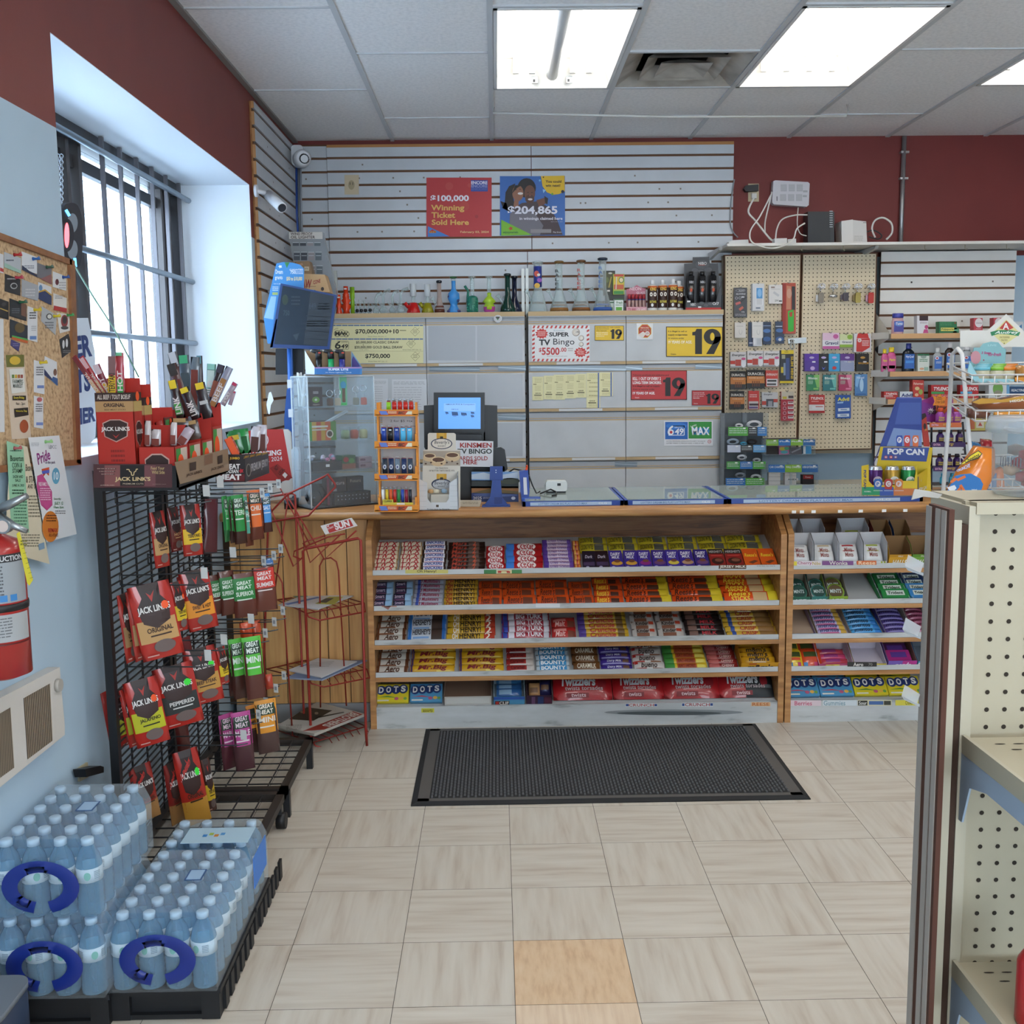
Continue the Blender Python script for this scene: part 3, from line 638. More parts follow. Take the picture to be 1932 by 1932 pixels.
# third tier
t3='third candy tier'
stack(2,kx(92),kx(378),1200,5,'aero','white and brown bubbly bar',f'leftmost stack, {t3}',pitch=.048,h_=.048)
stack(2,kx(385),kx(748),1200,3,'hersh','white and blue cookie bar',t3,pitch=.07,h_=.078)
stack(2,kx(755),kx(1212),1200,5,'ohh2','long yellow bar with red end',t3,pitch=.046,h_=.048)
stack(2,kx(1272),kx(1735),1200,5,'turk','long red bar with blue end',t3,pitch=.045,h_=.05,th=.02)
TW['redbx']=('b52a26',R_((8,10,60,16,'d88a84'),T('Malt','e6b8b0',14,56,16,26,.02,.2),(66,14,96,29,'7a4030')))
stack(2,kx(1742),lx(40),1200,2,'redbx','flat red box with a picture',t3,'candy_box',.075,.085,.02,30,cat='candy')
stack(2,lx(58),lx(505),1200,7,'crun','gold bar with purple end',t3,pitch=.036,th=.016)
stack(2,lx(535),lx(755),1200,4,'wun','white and brown twin bar',f'first white stack, {t3}',pitch=.055,h_=.058)
stack(2,lx(768),lx(1000),1200,4,'wun','white and brown twin bar',f'second white stack, {t3}',pitch=.055,h_=.058)
stack(2,lx(1015),lx(1360),1200,6,'black','black bar with red letters',t3,pitch=.042,h_=.044)
stack(2,lx(1368),lx(1825),1200,7,'crisp','gold wafer bar with blue stripe',f'rightmost stack, {t3}',pitch=.037)
# fourth tier
t4='fourth candy tier'
stack(3,kx(95),kx(400),1262,4,'aero','white and brown bubbly bar',f'leftmost stack, {t4}',pitch=.05,h_=.05)
stack(3,kx(412),kx(835),1262,5,'mrbig','yellow bar with dark red letters',f'first yellow stack, {t4}',pitch=.05,h_=.052,th=.018)
stack(3,kx(865),kx(1290),1262,5,'mrbig','yellow bar with dark red letters',f'second yellow stack, {t4}',pitch=.05,h_=.052,th=.018)
stack(3,kx(1312),kx(1575),1262,4,'redw','red and silver caramel bar',t4,pitch=.045,h_=.046)
stack(3,kx(1590),kx(1905),1262,7,'bounty','pale blue coconut bar',t4,pitch=.038,h_=.042)
stack(3,lx(5),lx(245),1262,4,'carm','brown caramel bar with cream letters',t4,pitch=.056,h_=.058)
stack(3,lx(250),lx(535),1262,6,'dairy','slim purple chocolate bar',t4,pitch=.044)
stack(3,lx(548),lx(820),1262,5,'bueno','white bar with red corner',t4,pitch=.05,h_=.052)
stack(3,lx(828),lx(1205),1262,7,'glos','yellow bar with green end',t4,pitch=.038,h_=.042)
stack(3,lx(1215),lx(1475),1262,8,'cher','dark red slim bar',t4,pitch=.033,h_=.036)
# ================================================================ bottom tier and right-hand shelving
def base_pt(x,d,lift=.002):
 a=math.atan2(.112,.32);return V((x,YF+.026+d*math.cos(a),.091+d*math.sin(a)+lift))
def put(o,p,rx=0,rz=0):o.location=p;o.rotation_euler=(rx,0,rz);return o
def dots(base,sub):
 def d(g):
  g.rc(0,0,60,18,base[1])
  for k,ch in enumerate('DOTS'):
   cx=9+13.6*k;g.ell(cx,34-2*k,8.4,26,'24366c',2);g.tx_(ch,cx-4.4,16-2*k,cx+4.4,50-2*k,'e8e8e4',3,.08)
  g.pg([(2,74),(22,66),(40,78),(22,74)],sub,2);g.ell(38,82,4,9,'b85a78',2);g.ell(47,80,4,9,'d8a84a',2);g.ell(54,82,3,8,'6a9a4a',2);g.rc(3,88,24,96,'d8d6c8',2)
 return d
def lay(px0,px1,py,base,draw,name,label,cat,group,d=.0,h_=.09,th=.022,tilt=42,bagf=False):
 xa,xb=at(px0,py,y=YF+.04).x,at(px1,py,y=YF+.04).x
 if bagf:m=bar_mb(xb-xa-.003,h_,th,base,draw,sq=.25)
 else:m=slab_mb(xb-xa-.003,h_,th,base,draw)
 o=m.build(name,None,(0,0,0));put(o,base_pt((xa+xb)/2,d)+V((0,th*.9+.004,.010 if bagf else.004)),math.radians(tilt));return tag(o,label,cat,group)
DY,DB=('d2c22c','c8b62a'),('4f93bd','3f7fae')
lay(kx(92),kx(403),1335,DY[0],dots(DY,'4f8a3a'),'candy_box','yellow gumdrop box at the left end of the bottom tier','candy','gumdrop boxes')
lay(kx(412),kx(718),1335,DB[0],dots(DB,'b84a5a'),'candy_box','blue gumdrop box beside the yellow one, left bottom tier','candy','gumdrop boxes')
def tray_mb(w_,d_,hb,hf,out,inn,draw=None,lean=0.,notch=0.):
 "open carton: tall back, sides sloping down to a low front; local x across, y deep, z up"
 m=MB();t_=.0015;O_,I_=M(out,.6),M(inn,.6)
 m.box((-w_/2,0,0),(w_/2,d_,t_),I_)
 m.box((-w_/2,0,0),(w_/2,t_,hf),O_);m.box((-w_/2,d_-t_,0),(w_/2,d_,hb),I_)
 for s_ in(-1,1):
  x=s_*w_/2;a=[(x,0,0),(x,d_,0),(x,d_,hb),(x,d_*.35,hb*.9 if notch else hf+(hb-hf)*.3),(x,0,hf)];b=[(x-s_*t_,y,z)for _,y,z in a]
  m.pg(a,O_);m.pg(b,I_)
  m.add(a+b,[(i,(i+1)%5,5+(i+1)%5,5+i)for i in range(5)],I_)
 if draw:draw(GL(m,(-w_/2,0,hf),(1,0,0),(0,0,1),w_,hf,None,1,.0006,100.,30.))
 return m
def tray(p0,p1,py,pos,d_,hb,hf,out,inn,draw,label,tilt=0,notch=0.,name='display_carton',grp=None):
 xa,xb=at(p0,py,y=YF+.04).x,at(p1,py,y=YF+.04).x
 o=tray_mb(xb-xa-.003,d_,hb,hf,out,inn,draw,0,notch).build(name,None,(0,0,0));put(o,pos((xa+xb)/2),tilt);return tag(o,label,'carton',grp),(xa+xb)/2,xb-xa
BT=math.atan2(.112,.32)
tray(kx(735),kx(1180),1335,lambda x:base_pt(x,0),.2,.085,.05,'c9c6bf','8d7260',R_((4,4,96,22,'d6d4ce')),'plain white open carton, nearly empty, on the bottom tier',BT)
def clif(g):g.rc(0,0,100,10,'3a5fae');g.rc(4,14,50,28,'3a2c28',2);g.tx_('CLIF',18,16,48,27,'dcd6cc',3,.06);g.rc(6,16,16,26,'b0302c',3)
_,xc_,w_=tray(kx(1195),kx(1490),1335,lambda x:base_pt(x,0),.16,.10,.045,'4f92b8','9fb2bc',clif,'blue display carton of energy bars on the bottom tier',BT)
for k in range(3):
 o=bar_mb(w_*.8,.05,.014,'2f5f98' if k<2 else '3d79b2',R_((10,6,60,20,'86a8c4')),).build('energy_bar',None,(0,0,0));put(o,base_pt(xc_,.03+.035*k,.012),math.radians(52))
 tag(o,f'blue energy bar standing in its blue carton, {ORD[k]} from front','energy bar','energy bars in the blue carton')
_,xc_,w_=tray(kx(1498),kx(1745),1335,lambda x:base_pt(x,0),.16,.10,.05,'3a2438','5a4650',R_((20,4,34,28,'6a4a68'),(44,4,66,28,'2c3a66'),(70,6,98,26,'56283a')),'dark purple display carton beside the blue energy bar carton',BT)
for k in range(2):
 o=bar_mb(w_*.42,.07,.016,'b58a5c' if k==0 else '2b2a58',R_((10,10,80,20,'7a5a44')),).build('snack_pouch',None,(0,0,0));put(o,base_pt(xc_-.02+.05*k,.03+.02*k,.012),math.radians(60))
 tag(o,('tan' if k==0 else 'navy')+' snack pouch standing in the dark purple carton','snack','pouches in the dark purple carton')
def twz(split=False):
 def d(g):
  if split:g.rc(48,0,100,30,'1d2226')
  g.tx_('Twizzlers',12,3,72,15,'d2d6da',3,.07,.1);g.tx_('twists torsades',20,15,84,20,'c3b6b8',3,.02);g.ell(83,11,7,8,'8a1c24',2)
  g.rc(22,23,60,28,'7c1a22',2);g.tx_('twists',30,23.5,55,27.5,'d0b0b2',3,.03)
  if split:g.rc(84,16,98,20,'5a6468',2)
 return d
for k,(a,b,sp,lab)in enumerate(((1044,1157,False,'first red licorice bag beside the dark purple carton, bottom tier'),(1157,1255,False,'second red licorice bag on the bottom tier'),(1254,1360,False,'third red licorice bag on the bottom tier'),(1359,1462,True,'half black half red licorice bag at the bottom tier end'))):
 lay(a,b,1330,'a41c22',twz(sp),'licorice_bag',lab,'candy','licorice bags in front',0,.12,.02,48,True)
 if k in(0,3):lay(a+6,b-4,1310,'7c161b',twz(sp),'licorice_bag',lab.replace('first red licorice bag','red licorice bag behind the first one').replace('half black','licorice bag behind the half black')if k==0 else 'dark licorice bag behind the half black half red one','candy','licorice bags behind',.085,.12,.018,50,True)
 # M&M carton on tier four
def mm(g):g.tx_("m&m's",18,6,84,27,'3a2418',3,.06);g.rc(20,2,40,7,'b8562a',2)
_,xc_,w_=tray(lx(1480),lx(1828),1255,lambda x:slope_pt(3,x,.002,.002),.14,.09,.042,'cf9620','b07c1c',mm,'yellow display carton at the right end of tier four',SL)
for k in range(3):
 o=bar_mb(w_*.85,.05,.02,'c8941e',R_(T("m&m's",'2e1d16',20,80,4,18,.05),(30,20,70,27,'e0d8c8'))).build('candy_bag',None,(0,0,0));put(o,slope_pt(3,xc_,.02+.033*k,.008),math.radians(55))
 tag(o,f'yellow candy bag in the yellow carton, {ORD[k]} from front','candy','yellow candy bags')
 # ---- right unit, tier one: white mint cartons and lozenge boxes
def stripes(c):
 def d(g):
  for k in range(2):g.pg([(k*12,30),(k*12+7,30),(k*12+14,0),(k*12+7,0)],c);g.pg([(84-k*12+14,30),(84-k*12+7,30),(84-k*12,0),(84-k*12+7,0)],c)
  g.tx_('Mints',26,18,74,28,'a05a54',3,.02)
 return d
cart=[(125,325,0,'b8bcc0','frontmost white carton at the left end'),(330,540,0,'bfa982','white carton with tan stripes'),(543,750,0,'b0262c','white carton with red stripes'),(755,962,0,'a8b83c','front white carton with green stripes'),
(105,288,1,'b8bcc0','white carton behind the left front one'),(292,492,1,'c6c8ca','empty white carton behind the tan striped one'),(632,880,1,'a8b83c','white carton behind the red and green striped ones')]
for a,b,back,c,lab in cart:
 o,xc_,w_=tray(mx(a),mx(b),1060,lambda x:slope_pt(0,x,.002+.125*back,.002),.11,.115,.03,'d5d6d8','c2c4c8',stripes(c),lab+' of mints, right shelving top tier',SL,1.)
 if(a,back)in((292,1),):continue
 for k in range(2):
  q=bar_mb(w_*.78,.06,.016,'dcdcda',R_((20,4,80,8,c),T('Mints','8a4a44',28,70,12,22))).build('mint_sachet',None,(0,0,0));put(q,slope_pt(0,xc_,.022+.125*back+.022*k,.02+.012*k),math.radians(55))
  tag(q,f'white sachet, {"front" if k == 0 else "rear"} one inside the {lab}','mints','mint sachets')
def halls(c2):
 def d(g):g.tx_('HALLS',18,12,84,25,'e6e2d4',3,.05,.2);g.rc(0,0,100,6,c2);g.tx_('HALLS',40,1,62,5.5,'dcd8c8',3)
 return d
for a,b,back,c,c2,lab in((965,1160,0,'d09a28','c08a22','yellow lozenge carton'),(1163,1350,0,'6fa03a','5c8c30','green lozenge carton beside the yellow one'),(900,1060,1,'7a2620','662018','dark red lozenge carton behind the yellow one'),(1075,1225,1,'2c5a9c','264c88','blue lozenge carton behind the green one')):
 tray(mx(a),mx(b),1060,lambda x:slope_pt(0,x,.002+.11*back,.002),.10,.10 if not back else.12,.062 if not back else.085,c,'8a6a46',halls(c2),lab+', right shelving top tier',SL,1.)
 # tier two: mint tins and gum
for a,b,c,lab in((130,300,'2f6a58','dark green'),(304,465,'3d7f7a','teal'),(440,625,'8aa83a','lime')):
 o,xc_,w_=tray(mx(a),mx(b),1130,lambda x:slope_pt(1,x,.002,.002),.13,.08,.035,c,'8a8478',T('ICE','dfe6e2',20,80,10,22,.05,.2),lab+' carton of mint tins, right shelving second tier',SL)
 for k in range(2):
  m=MB();r_=w_*.43;m.lathe([(0,0),(r_,0),(r_,.016),(r_*.96,.02),(0,.02)],(0,0,0),M('d6dad8',.4),20,mats=[M('d6dad8',.4)]*3+[M(c,.4)])
  m.add([V((r_*.8*math.cos(q*PI/10),r_*.8*math.sin(q*PI/10),.0206))for q in range(20)],[tuple(range(20))],M('24463e' if lab!='lime' else '5a4a30'))
  g=GL(m,(-r_*.6,r_*.3,.0206),(1,0,0),(0,1,0),r_*1.2,r_*.6);g.tx_('MINTS',0,.1,1,.9,'c9d6d2',2,.03)
  q=m.build('mint_tin',None,(0,0,0));put(q,slope_pt(1,xc_,.05+.045*k,.02+.004*k),math.radians(48));tag(q,f'round mint tin in the {lab} carton, {"front" if k == 0 else "rear"} one','mints','round mint tins')
for a,b,c,c2,lab in((905,1190,'2f8a4a','1f6a38','green'),(1112,1390,'3f86c0','28406c','blue')):
 o,xc_,w_=tray(mx(a)+(8 if lab=='blue' else 0),mx(b),1130,lambda x:slope_pt(1,x,.002,.002),.2,.045,.022,c,'c3ccd0',T('Trident','163020' if lab=='green' else 'dfe6ec',30,80,6,26,.05,.15),lab+' carton of gum packs, right shelving second tier',SL)
 for k in range(4):
  q=slab_mb(w_*.82,.05,.01,c if k<2 else c2,lambda g:(g.rc(10,22,50,78,'dce6dc'),g.tx_('Trident',13,34,47,68,'1d3426',3,.05,.1))).build('gum_pack',None,(0,0,0));put(q,slope_pt(1,xc_,.012+.042*k,.014),math.radians(36));tag(q,f'{lab} gum pack, {ORD[k]} from front in the {lab} carton','gum',lab+' gum packs')
  # tier three: mint rolls
tray(mx(112),mx(370),1192,lambda x:slope_pt(2,x,.002,.002),.22,.04,.02,'5f9ac8','b39c86',None,'empty tan lined carton, right shelving third tier',SL)
for a,b,sp,c,lab in((345,655,'ment_p','9c8fb8','lilac'),(648,955,'ment_b','5a9ccc','sky blue'),(945,1195,'ment_d','54448c','violet'),(1195,1400,'ment_k','8a5468','pink')):
 o,xc_,w_=tray(mx(a),mx(b),1192,lambda x:slope_pt(2,x,.002,.002),.22,.04,.018,c,'a59a90',None,lab+' carton of mint rolls, right shelving third tier',SL)
 base,dr=TW[sp];root=None
 for k in range(6):
  if root is None:q=root=bar_mb(w_*.86,.03,.018,base,dr).build('mint_roll',None,(0,0,0))
  else:q=root.copy();COL.objects.link(q)
  put(q,slope_pt(2,xc_,.01+.033*k,.006),math.radians(34));tag(q,f'{lab} mint roll, {ORD[k]} from front in its carton','mints',lab+' mint rolls')
  # tier four
for k,(a,b,c)in enumerate(((108,250,'d8b828'),(225,408,'c8441e'))):
 for j in range(2):
  xa,xb=at(mx(a),1250,y=YF+.05).x,at(mx(b),1250,y=YF+.05).x
  q=bar_mb(xb-xa,.1,.016,c,R_((18,6,84,14,'3a4a22'),(24,15,80,19,'c84a2a'),(12,22,30,28,'3f7fb0'),(60,22,80,28,'b83a6a'))).build('sour_candy_bag',None,(0,0,0));put(q,slope_pt(3,(xa+xb)/2,.004+.06*j,.004),math.radians(46))
  tag(q,f'{"yellow" if k == 0 else "orange red"} sour candy bag, {"front" if j == 0 else "rear"} one at the left of tier four','candy','sour candy bags')
def yb(g):g.rc(20,4,60,30,'cdb83a');g.ell(40,17,10,9,'9a7434',2)
_,xc_,w_=tray(mx(368),mx(672),1258,lambda x:slope_pt(3,x,.002,.002),.15,.07,.03,'b04a6e','c9bcc6',yb,'pink carton of candy rolls, right shelving fourth tier',SL)
for k in range(3):
 q=bar_mb(w_*.8,.035,.016,'c4406a' if k%2 else 'b83a4a',R_((20,8,70,22,'8c3070'))).build('candy_roll',None,(0,0,0));put(q,slope_pt(3,xc_,.02+.036*k,.008),math.radians(40));tag(q,f'pink candy roll, {ORD[k]} from front in the pink carton','candy','pink candy rolls')
tray(mx(676),mx(958),1258,lambda x:slope_pt(3,x,.002,.002),.15,.07,.026,'c9b43c','cdc6d2',yb,'empty white lined carton, right shelving fourth tier',SL)
def nerds(g):g.tx_('nerds',26,6,80,27,'e0d8e8',3,.08,.1);g.rc(50,0,100,30,'b83a8c')
_,xc_,w_=tray(mx(962),mx(1215),1258,lambda x:slope_pt(3,x,.002,.002),.16,.085,.04,'7a62b8','8a6a60',nerds,'purple and pink candy carton, right shelving fourth tier',SL)
for k in range(2):
 q=slab_mb(w_*.8,.06,.014,'4a2450' if k else 'a8307c',lambda g:g.rc(10,20,50,70,'5a3a88')).build('candy_box',None,(0,0,0));put(q,slope_pt(3,xc_,.03+.05*k,.012),math.radians(36));tag(q,f'small {"dark purple" if k else "magenta"} candy box inside the purple carton','candy','small candy boxes in the purple carton')
tray(mx(1220),mx(1420),1258,lambda x:slope_pt(3,x,.002,.002),.16,.085,.036,'4fa0c0','6a7480',R_((14,15,14,11,'d8d0d0',0),(14,15,8,6,'c0353c',0)),'light blue candy carton beside the purple one, mostly hidden',SL)
# bottom tier of the right unit
for j in range(2):
 for k,(a,b,col,sub,nm)in enumerate(((108,400,DB,'b84a5a','first blue'),(403,698,DB,'b84a5a','second blue'),(702,995,DY,'4f8a3a','first yellow'),(998,1290,DY,'4f8a3a','second yellow'))):
  o=lay(mx(a)-(0 if not j else 3),mx(b)-(0 if not j else 6),1325,col[0],dots(col,sub),'candy_box',f'{nm} gumdrop box, {"front" if j == 0 else "back"} row, right shelving bottom tier','candy','gumdrop boxes',.10*j,.095,.02,40)
  # rubber floor mat with slotted ribs
a,b,c,d_=V((-.33,3.73,0)),V((1.13,3.725,0)),V((1.135,4.575,0)),V((-.325,4.57,0))
m=MB();RUB,RUBG=M('1f2022',.75),M('545557',.65);RUBE=M('55524f',.6)
x0,y0,x1,y1=-.33,3.728,1.133,4.572
m.box((x0,y0,0),(x1,y1,.004),RUB);e_=.022
m.hexa([V(q)for q in((x0,y0,.004),(x1,y0,.004),(x1,y1,.004),(x0,y1,.004),(x0+e_,y0+e_,.010),(x1-e_,y0+e_,.010),(x1-e_,y1-e_,.010),(x0+e_,y1-e_,.010))],RUB)
for p,q in(((x0+e_,y0+e_),(x1-e_,y0+.045)),((x0+e_,y1-.045),(x1-e_,y1-e_)),((x0+e_,y0+e_),(x0+.065,y1-e_)),((x1-.065,y0+e_),(x1-e_,y1-e_))):m.box((*p,.009),(*q,.0112),RUBE)
xx=x0+.07;k=0
while xx<x1-.07:
 yy=y0+.05+(.014 if k%2 else 0)
 while yy<y1-.06:
  m.add([(xx,yy,.009),(xx+.0075,yy,.009),(xx+.0075,yy+.019,.009),(xx,yy+.019,.009),(xx+.001,yy+.001,.0135),(xx+.0065,yy+.001,.0135),(xx+.0065,yy+.018,.0135),(xx+.001,yy+.018,.0135)],[(4,5,6,7),(0,1,5,4),(1,2,6,5),(3,0,4,7)],RUBG);yy+=.028
 xx+=.0135;k+=1
one(m,'floor_mat','black ribbed rubber mat on the floor before the candy shelves','mat')
# ================================================================ tobacco cabinets with lift-up doors, posters, notices
YC=6.45
def cz(p):return at(1000,p,y=YC).z
def cx_(p):return at(p,700,y=YC).x
GREY=ramp_mat('grey_door',[(.3,'b3b7ba'),(.7,'bcc0c3')],(1,1,1),6.,3.,.5);BEI=M('b59d78',.6);HEAD=M('9ea3a8',.45);TAPE=M('6f7a82',.35,.3)
rows=[(595,611,612,683,690),(690,702,703,771,778),(779,794,795,864,871),(872,886,887,968,975)]
ZTOP=cz(588)
def cabinet(label,p0,pm,p1,inset):
 x0,x1=cx_(p0),cx_(p1)
 t=thing('flip_door_cabinet',label,'cabinet',((x0+x1)/2,YC+.14,0),'grey flip door cabinets')
 m=MB();m.box((x0,YC+.02,0),(x1,YC+.28,ZTOP-.04),M('8f9498',.6));m.box((x0,YC-.01,ZTOP-.032),(x1,YC+.28,ZTOP-.004),M('a9adb1',.5));m.box((x0,YC-.012,ZTOP-.026),(x1,YC-.009,ZTOP),BEI);m.build('body',t)
 for xx in(x0-.006,x1-.012):
  m=MB();m.box((xx,YC+.2,0),(xx+.018,YC+.23,ZTOP+.27),M('b9bcb8',.4,.4));m.build('upright',t)
 for ri,(h0,h1,d0,d1,s1)in enumerate(rows):
  for ci,(a,b)in enumerate(((p0,pm),(pm,p1))):
   xa,xb=cx_(a)+.002,cx_(b)-.002;m=MB()
   m.box((xa,YC,cz(d1)),(xb,YC+.015,cz(d0)),GREY)
   m.box((xa,YC+.004,cz(h1)+.004),(xb,YC+.018,cz(h0)-.002),HEAD);m.box((xa,YC,cz(d0)),(xb,YC+.012,cz(d0-2.2)),BEI);m.box((xa,YC+.001,cz(h1-3.5)),(xb,YC+.012,cz(h1-5)),BEI)
   if inset and ri<3 and ci==1:
    g=GP(m,('y',YC));g.rc(a+3,d0+3,b-5,d1-3,M('a3a7ac',.25));g.rc((a+b)/2-1,d0+3,(a+b)/2+2,d1-3,M('adb1b6',.3),2)
   o=m.build('door',t)
   m=MB();m.box((xa,YC-.006,cz(s1-1)),(xb,YC+.012,cz(d1+.5)),BEI)
   rn=random.Random(ri*5+ci+int(p0));u=rn.uniform(.1,.5);m.box((xa+(xb-xa)*u,YC-.0068,cz(s1-1.5)),(xa+(xb-xa)*min(1,u+.45),YC-.006,cz(d1+1)),M('c6c8c8'));m.build('price_strip',o)
 return t
c1=cabinet('grey lift door cabinet holding the pale yellow jackpot sign, behind the register',628,805,991,True)
c2=cabinet('grey lift door cabinet holding the age 19 signs and bingo poster',997,1181,1363,False)
m=MB();g=GP(m,('y',YC-.004))
for q in((940,690,992,699),(1000,690,1181,700),(1181,690,1212,699),(1312,687,1362,696),(810,693,905,700),(940,783,992,792),(1160,872,1202,880)):
 g.rc(*q,TAPE);g.ln_(q[0],q[1]+3,q[2],q[3]-3,1.5,M('98a3aa',.3,.3),2)
tag(m.build('duct_tape',c2 and None),'strips of grey duct tape along the cabinet door seams','tape',None,'stuff')
N_=(960,560,.21739);I_=(480,400,.16563);J_=(540,640,.24845);V_=(780,300,.16563);O_=(620,460,.19669);P_=(980,460,.20704)
BK='1c1a1a'
def sign(name,label,cat,plane,tf,x0,y0,x1,y1,base,fn=None,thick=.0015,group=None,rough=.45):
 m=MB();g=GP(m,plane,tf);g.sl_(x0,y0,x1,y1,thick,M(base,rough)if isinstance(base,str)else base)
 if fn:fn(g)
 return one(m,name,label,cat,group)
PD=('y',YC-.004)
def f(g):
 for y in(1285,1440):
  g.rc(875,y,1920,y+14,'5a6f98')
  for k in range(15):g.rc(925+68*k,y,931+68*k,y+14,'cfc9a0',2)
 for cx,ch,cy,r in((945,'M',1385,38),(995,'A',1380,40),(1045,'X',1390,36)):
  g.ell(cx,cy,r,r,'3a382c');g.ell(cx,cy,r-5,r-5,'d4cf9f',2);g.tx_(ch,cx-26,cy-24,cx+26,cy+24,'2a281e',3,.06)
 g.tq('LOTTO',((905,1335),(950,1318),(955,1330),(910,1347)),'3a382c')
 g.tx_('$70,000,000+10',1148,1335,1645,1392,'2a281e',2,.05);g.rc(1655,1345,1728,1353,'6b6748');g.tx_('Draw Date FRI JUL 11',1295,1413,1500,1428,'57543c',2,.0)
 g.tx_('6',915,1470,985,1560,'2a281e',2,.04,.1);g.tx_('49',985,1505,1068,1555,'2a281e',2,.05,.1);g.tx_('LOTTO',990,1478,1060,1492,'4a472f',2)
 for q in((940,1470,1070,1474),(905,1562,1070,1566),(1072,1476,1076,1560)):g.rc(*q,'3a382c')
 g.tx_('$5,000,000 CLASSIC DRAW',1158,1470,1645,1502,'2a281e',2,.03);g.tx_('+',1232,1508,1248,1522,'2a281e');g.tx_('$20,000,000 GOLD BALL DRAW',1140,1525,1688,1560,'2a281e',2,.03)
 g.tx_('or $1 million',1195,1565,1300,1575,'57543c',2,0);g.tx_('Draw Date SAT JUL 12',1690,1562,1898,1578,'57543c',2,0)
 g.rc(875,1584,1920,1588,'aaa57c');g.tx_('$750,000',1262,1615,1545,1672,'2a281e',2,.05);g.tx_('Draw Date SAT JUL 12',1300,1695,1512,1712,'57543c',2,0)
 for cx,cy in((1830,1363),(1783,1500),(1832,1645)):
  for a,b in(((0,-52),(52,0)),((52,0),(0,52)),((0,52),(-52,0)),((-52,0),(0,-52)),((20,-20),(50,-45))):g.ln_(cx+a[0],cy+a[1],cx+b[0],cy+b[1],3,'6b6748')
  g.sb(cx-26,cy-22,cx+24,cy+26,3,'6b6748',1,.35,3)
sign('jackpot_sign','pale yellow lottery jackpot sign on the upper left cabinet door','sign',PD,I_,872,1278,1924,1722,'d4cf9f',f)
def f(g):
 for k in range(13):g.pg([(215+38*k,250),(232+38*k,250),(222+38*k,274),(205+38*k,274)],'b8413c');g.pg([(215+38*k,538),(232+38*k,538),(222+38*k,560),(205+38*k,560)],'b8413c')
 for k in range(7):
  for x in(203,676):g.pg([(x,290+38*k),(x+22,280+38*k),(x+22,298+38*k),(x,308+38*k)],'b8413c')
 g.star(285,320,58,48,12,'c23a38');g.sb(250,300,320,345,4,'e0b8b0',2);g.tx_('Kinsmen',390,285,482,299,'8aa0b0',2,.0)
 g.tx_('SUPER',350,308,523,345,'22242a',2,.06);g.tx_('TV',262,370,360,422,'22242a',2,.07);g.tx_('Bingo',385,362,570,432,'3a3c42',2,.01)
 g.tx_('$',260,443,284,482,'b8383a',2,.04);g.tx_('5500',286,440,440,505,'b8383a',2,.05);g.tx_('.00',445,440,500,478,'b8383a',2,.04);g.sb(512,445,558,480,2,'b0a8a8',1,.5,2)
 for cx,cy,r in((583,308,34),(628,358,25),(628,412,21)):g.ell(cx,cy,r,r,'8a8078');g.ell(cx-2,cy-2,r-4,r-4,'cfc6bc',2);g.ell(cx+4,cy,r*.5,r*.5,'e2dcd4',3)
 g.tx_('19',582,296,606,318,'3a3a40',4,.04);g.star(622,482,58,46,12,'c23a38');g.tx_('BIG',600,455,632,466,'e6c8c0',3);g.tx_('MONEY',590,470,655,484,'e6c8c0',3);g.tx_('PRIZES',596,488,655,502,'e6c8c0',3);g.sb(330,512,510,522,2,'a8a4a4')
sign('bingo_poster','white bingo poster with red striped border on a cabinet door','poster',PD,N_,200,250,702,562,'dedede',f)
def yel(x0,y0,x1,y1,lines,big,b):
 def d(g):
  w_=4 if x1-x0<300 else 7
  for q in((x0,y0,x1,y0+w_),(x0,y1-w_,x1,y1),(x0,y0,x0+w_,y1),(x1-w_,y0,x1,y1)):g.rc(*q,'4a3a20' if b else '5a1414')
  for(tx,a,c,d_,e,col,bo)in lines:g.tx_(tx,a,c,d_,e,col,2,bo)
  u0,v0,u1,v1=big;uw=u1-u0;g.pg([(u0,v0+(v1-v0)*.26),(u0,v0+(v1-v0)*.13),(u0+uw*.1,v0+(v1-v0)*.11),(u0+uw*.15,v0),(u0+uw*.34,v0),(u0+uw*.34,v1),(u0+uw*.1,v1),(u0+uw*.1,v0+(v1-v0)*.26)],BK,2);g.nine(u0+uw*.40,v0,u1,v1,BK,2)
 return d
sign('age_sign','small yellow age 19 sign beside the bingo poster','sign',PD,N_,745,250,998,380,'d8b424',yel(745,250,998,380,[('Government I.D. with a photo',758,260,965,272,'4a3c14',.02),('may need to be shown',758,275,868,285,'4a3c14',.03),('when requested.',758,290,850,302,'4a3c14',.03),('PERSONS APPEARING',758,306,860,318,'e6dcb0',.03),('UNDER 25 ASKED',758,322,860,332,'e6dcb0',.03),('FOR PHOTO I.D.',758,336,830,348,'e6dcb0',.03)],(882,282,982,365),True),group='age 19 signs')
sign('age_sign','large yellow age 19 sign about e-cigarettes at the cabinet edge','sign',PD,N_,1365,258,1856,521,'d8b41c',yel(1365,258,1856,521,[('It is illegal to sell or',1382,293,1548,310,'3a3014',.04),('supply e-cigarettes',1382,322,1550,340,'3a3014',.04),('to anyone under',1382,352,1522,368,'3a3014',.04),('19 YEARS OF AGE.',1382,380,1590,406,'ece4c8',.05),('Ontario',1405,490,1452,505,'4a3c14',.02)],(1592,278,1840,497),True),group='age 19 signs')
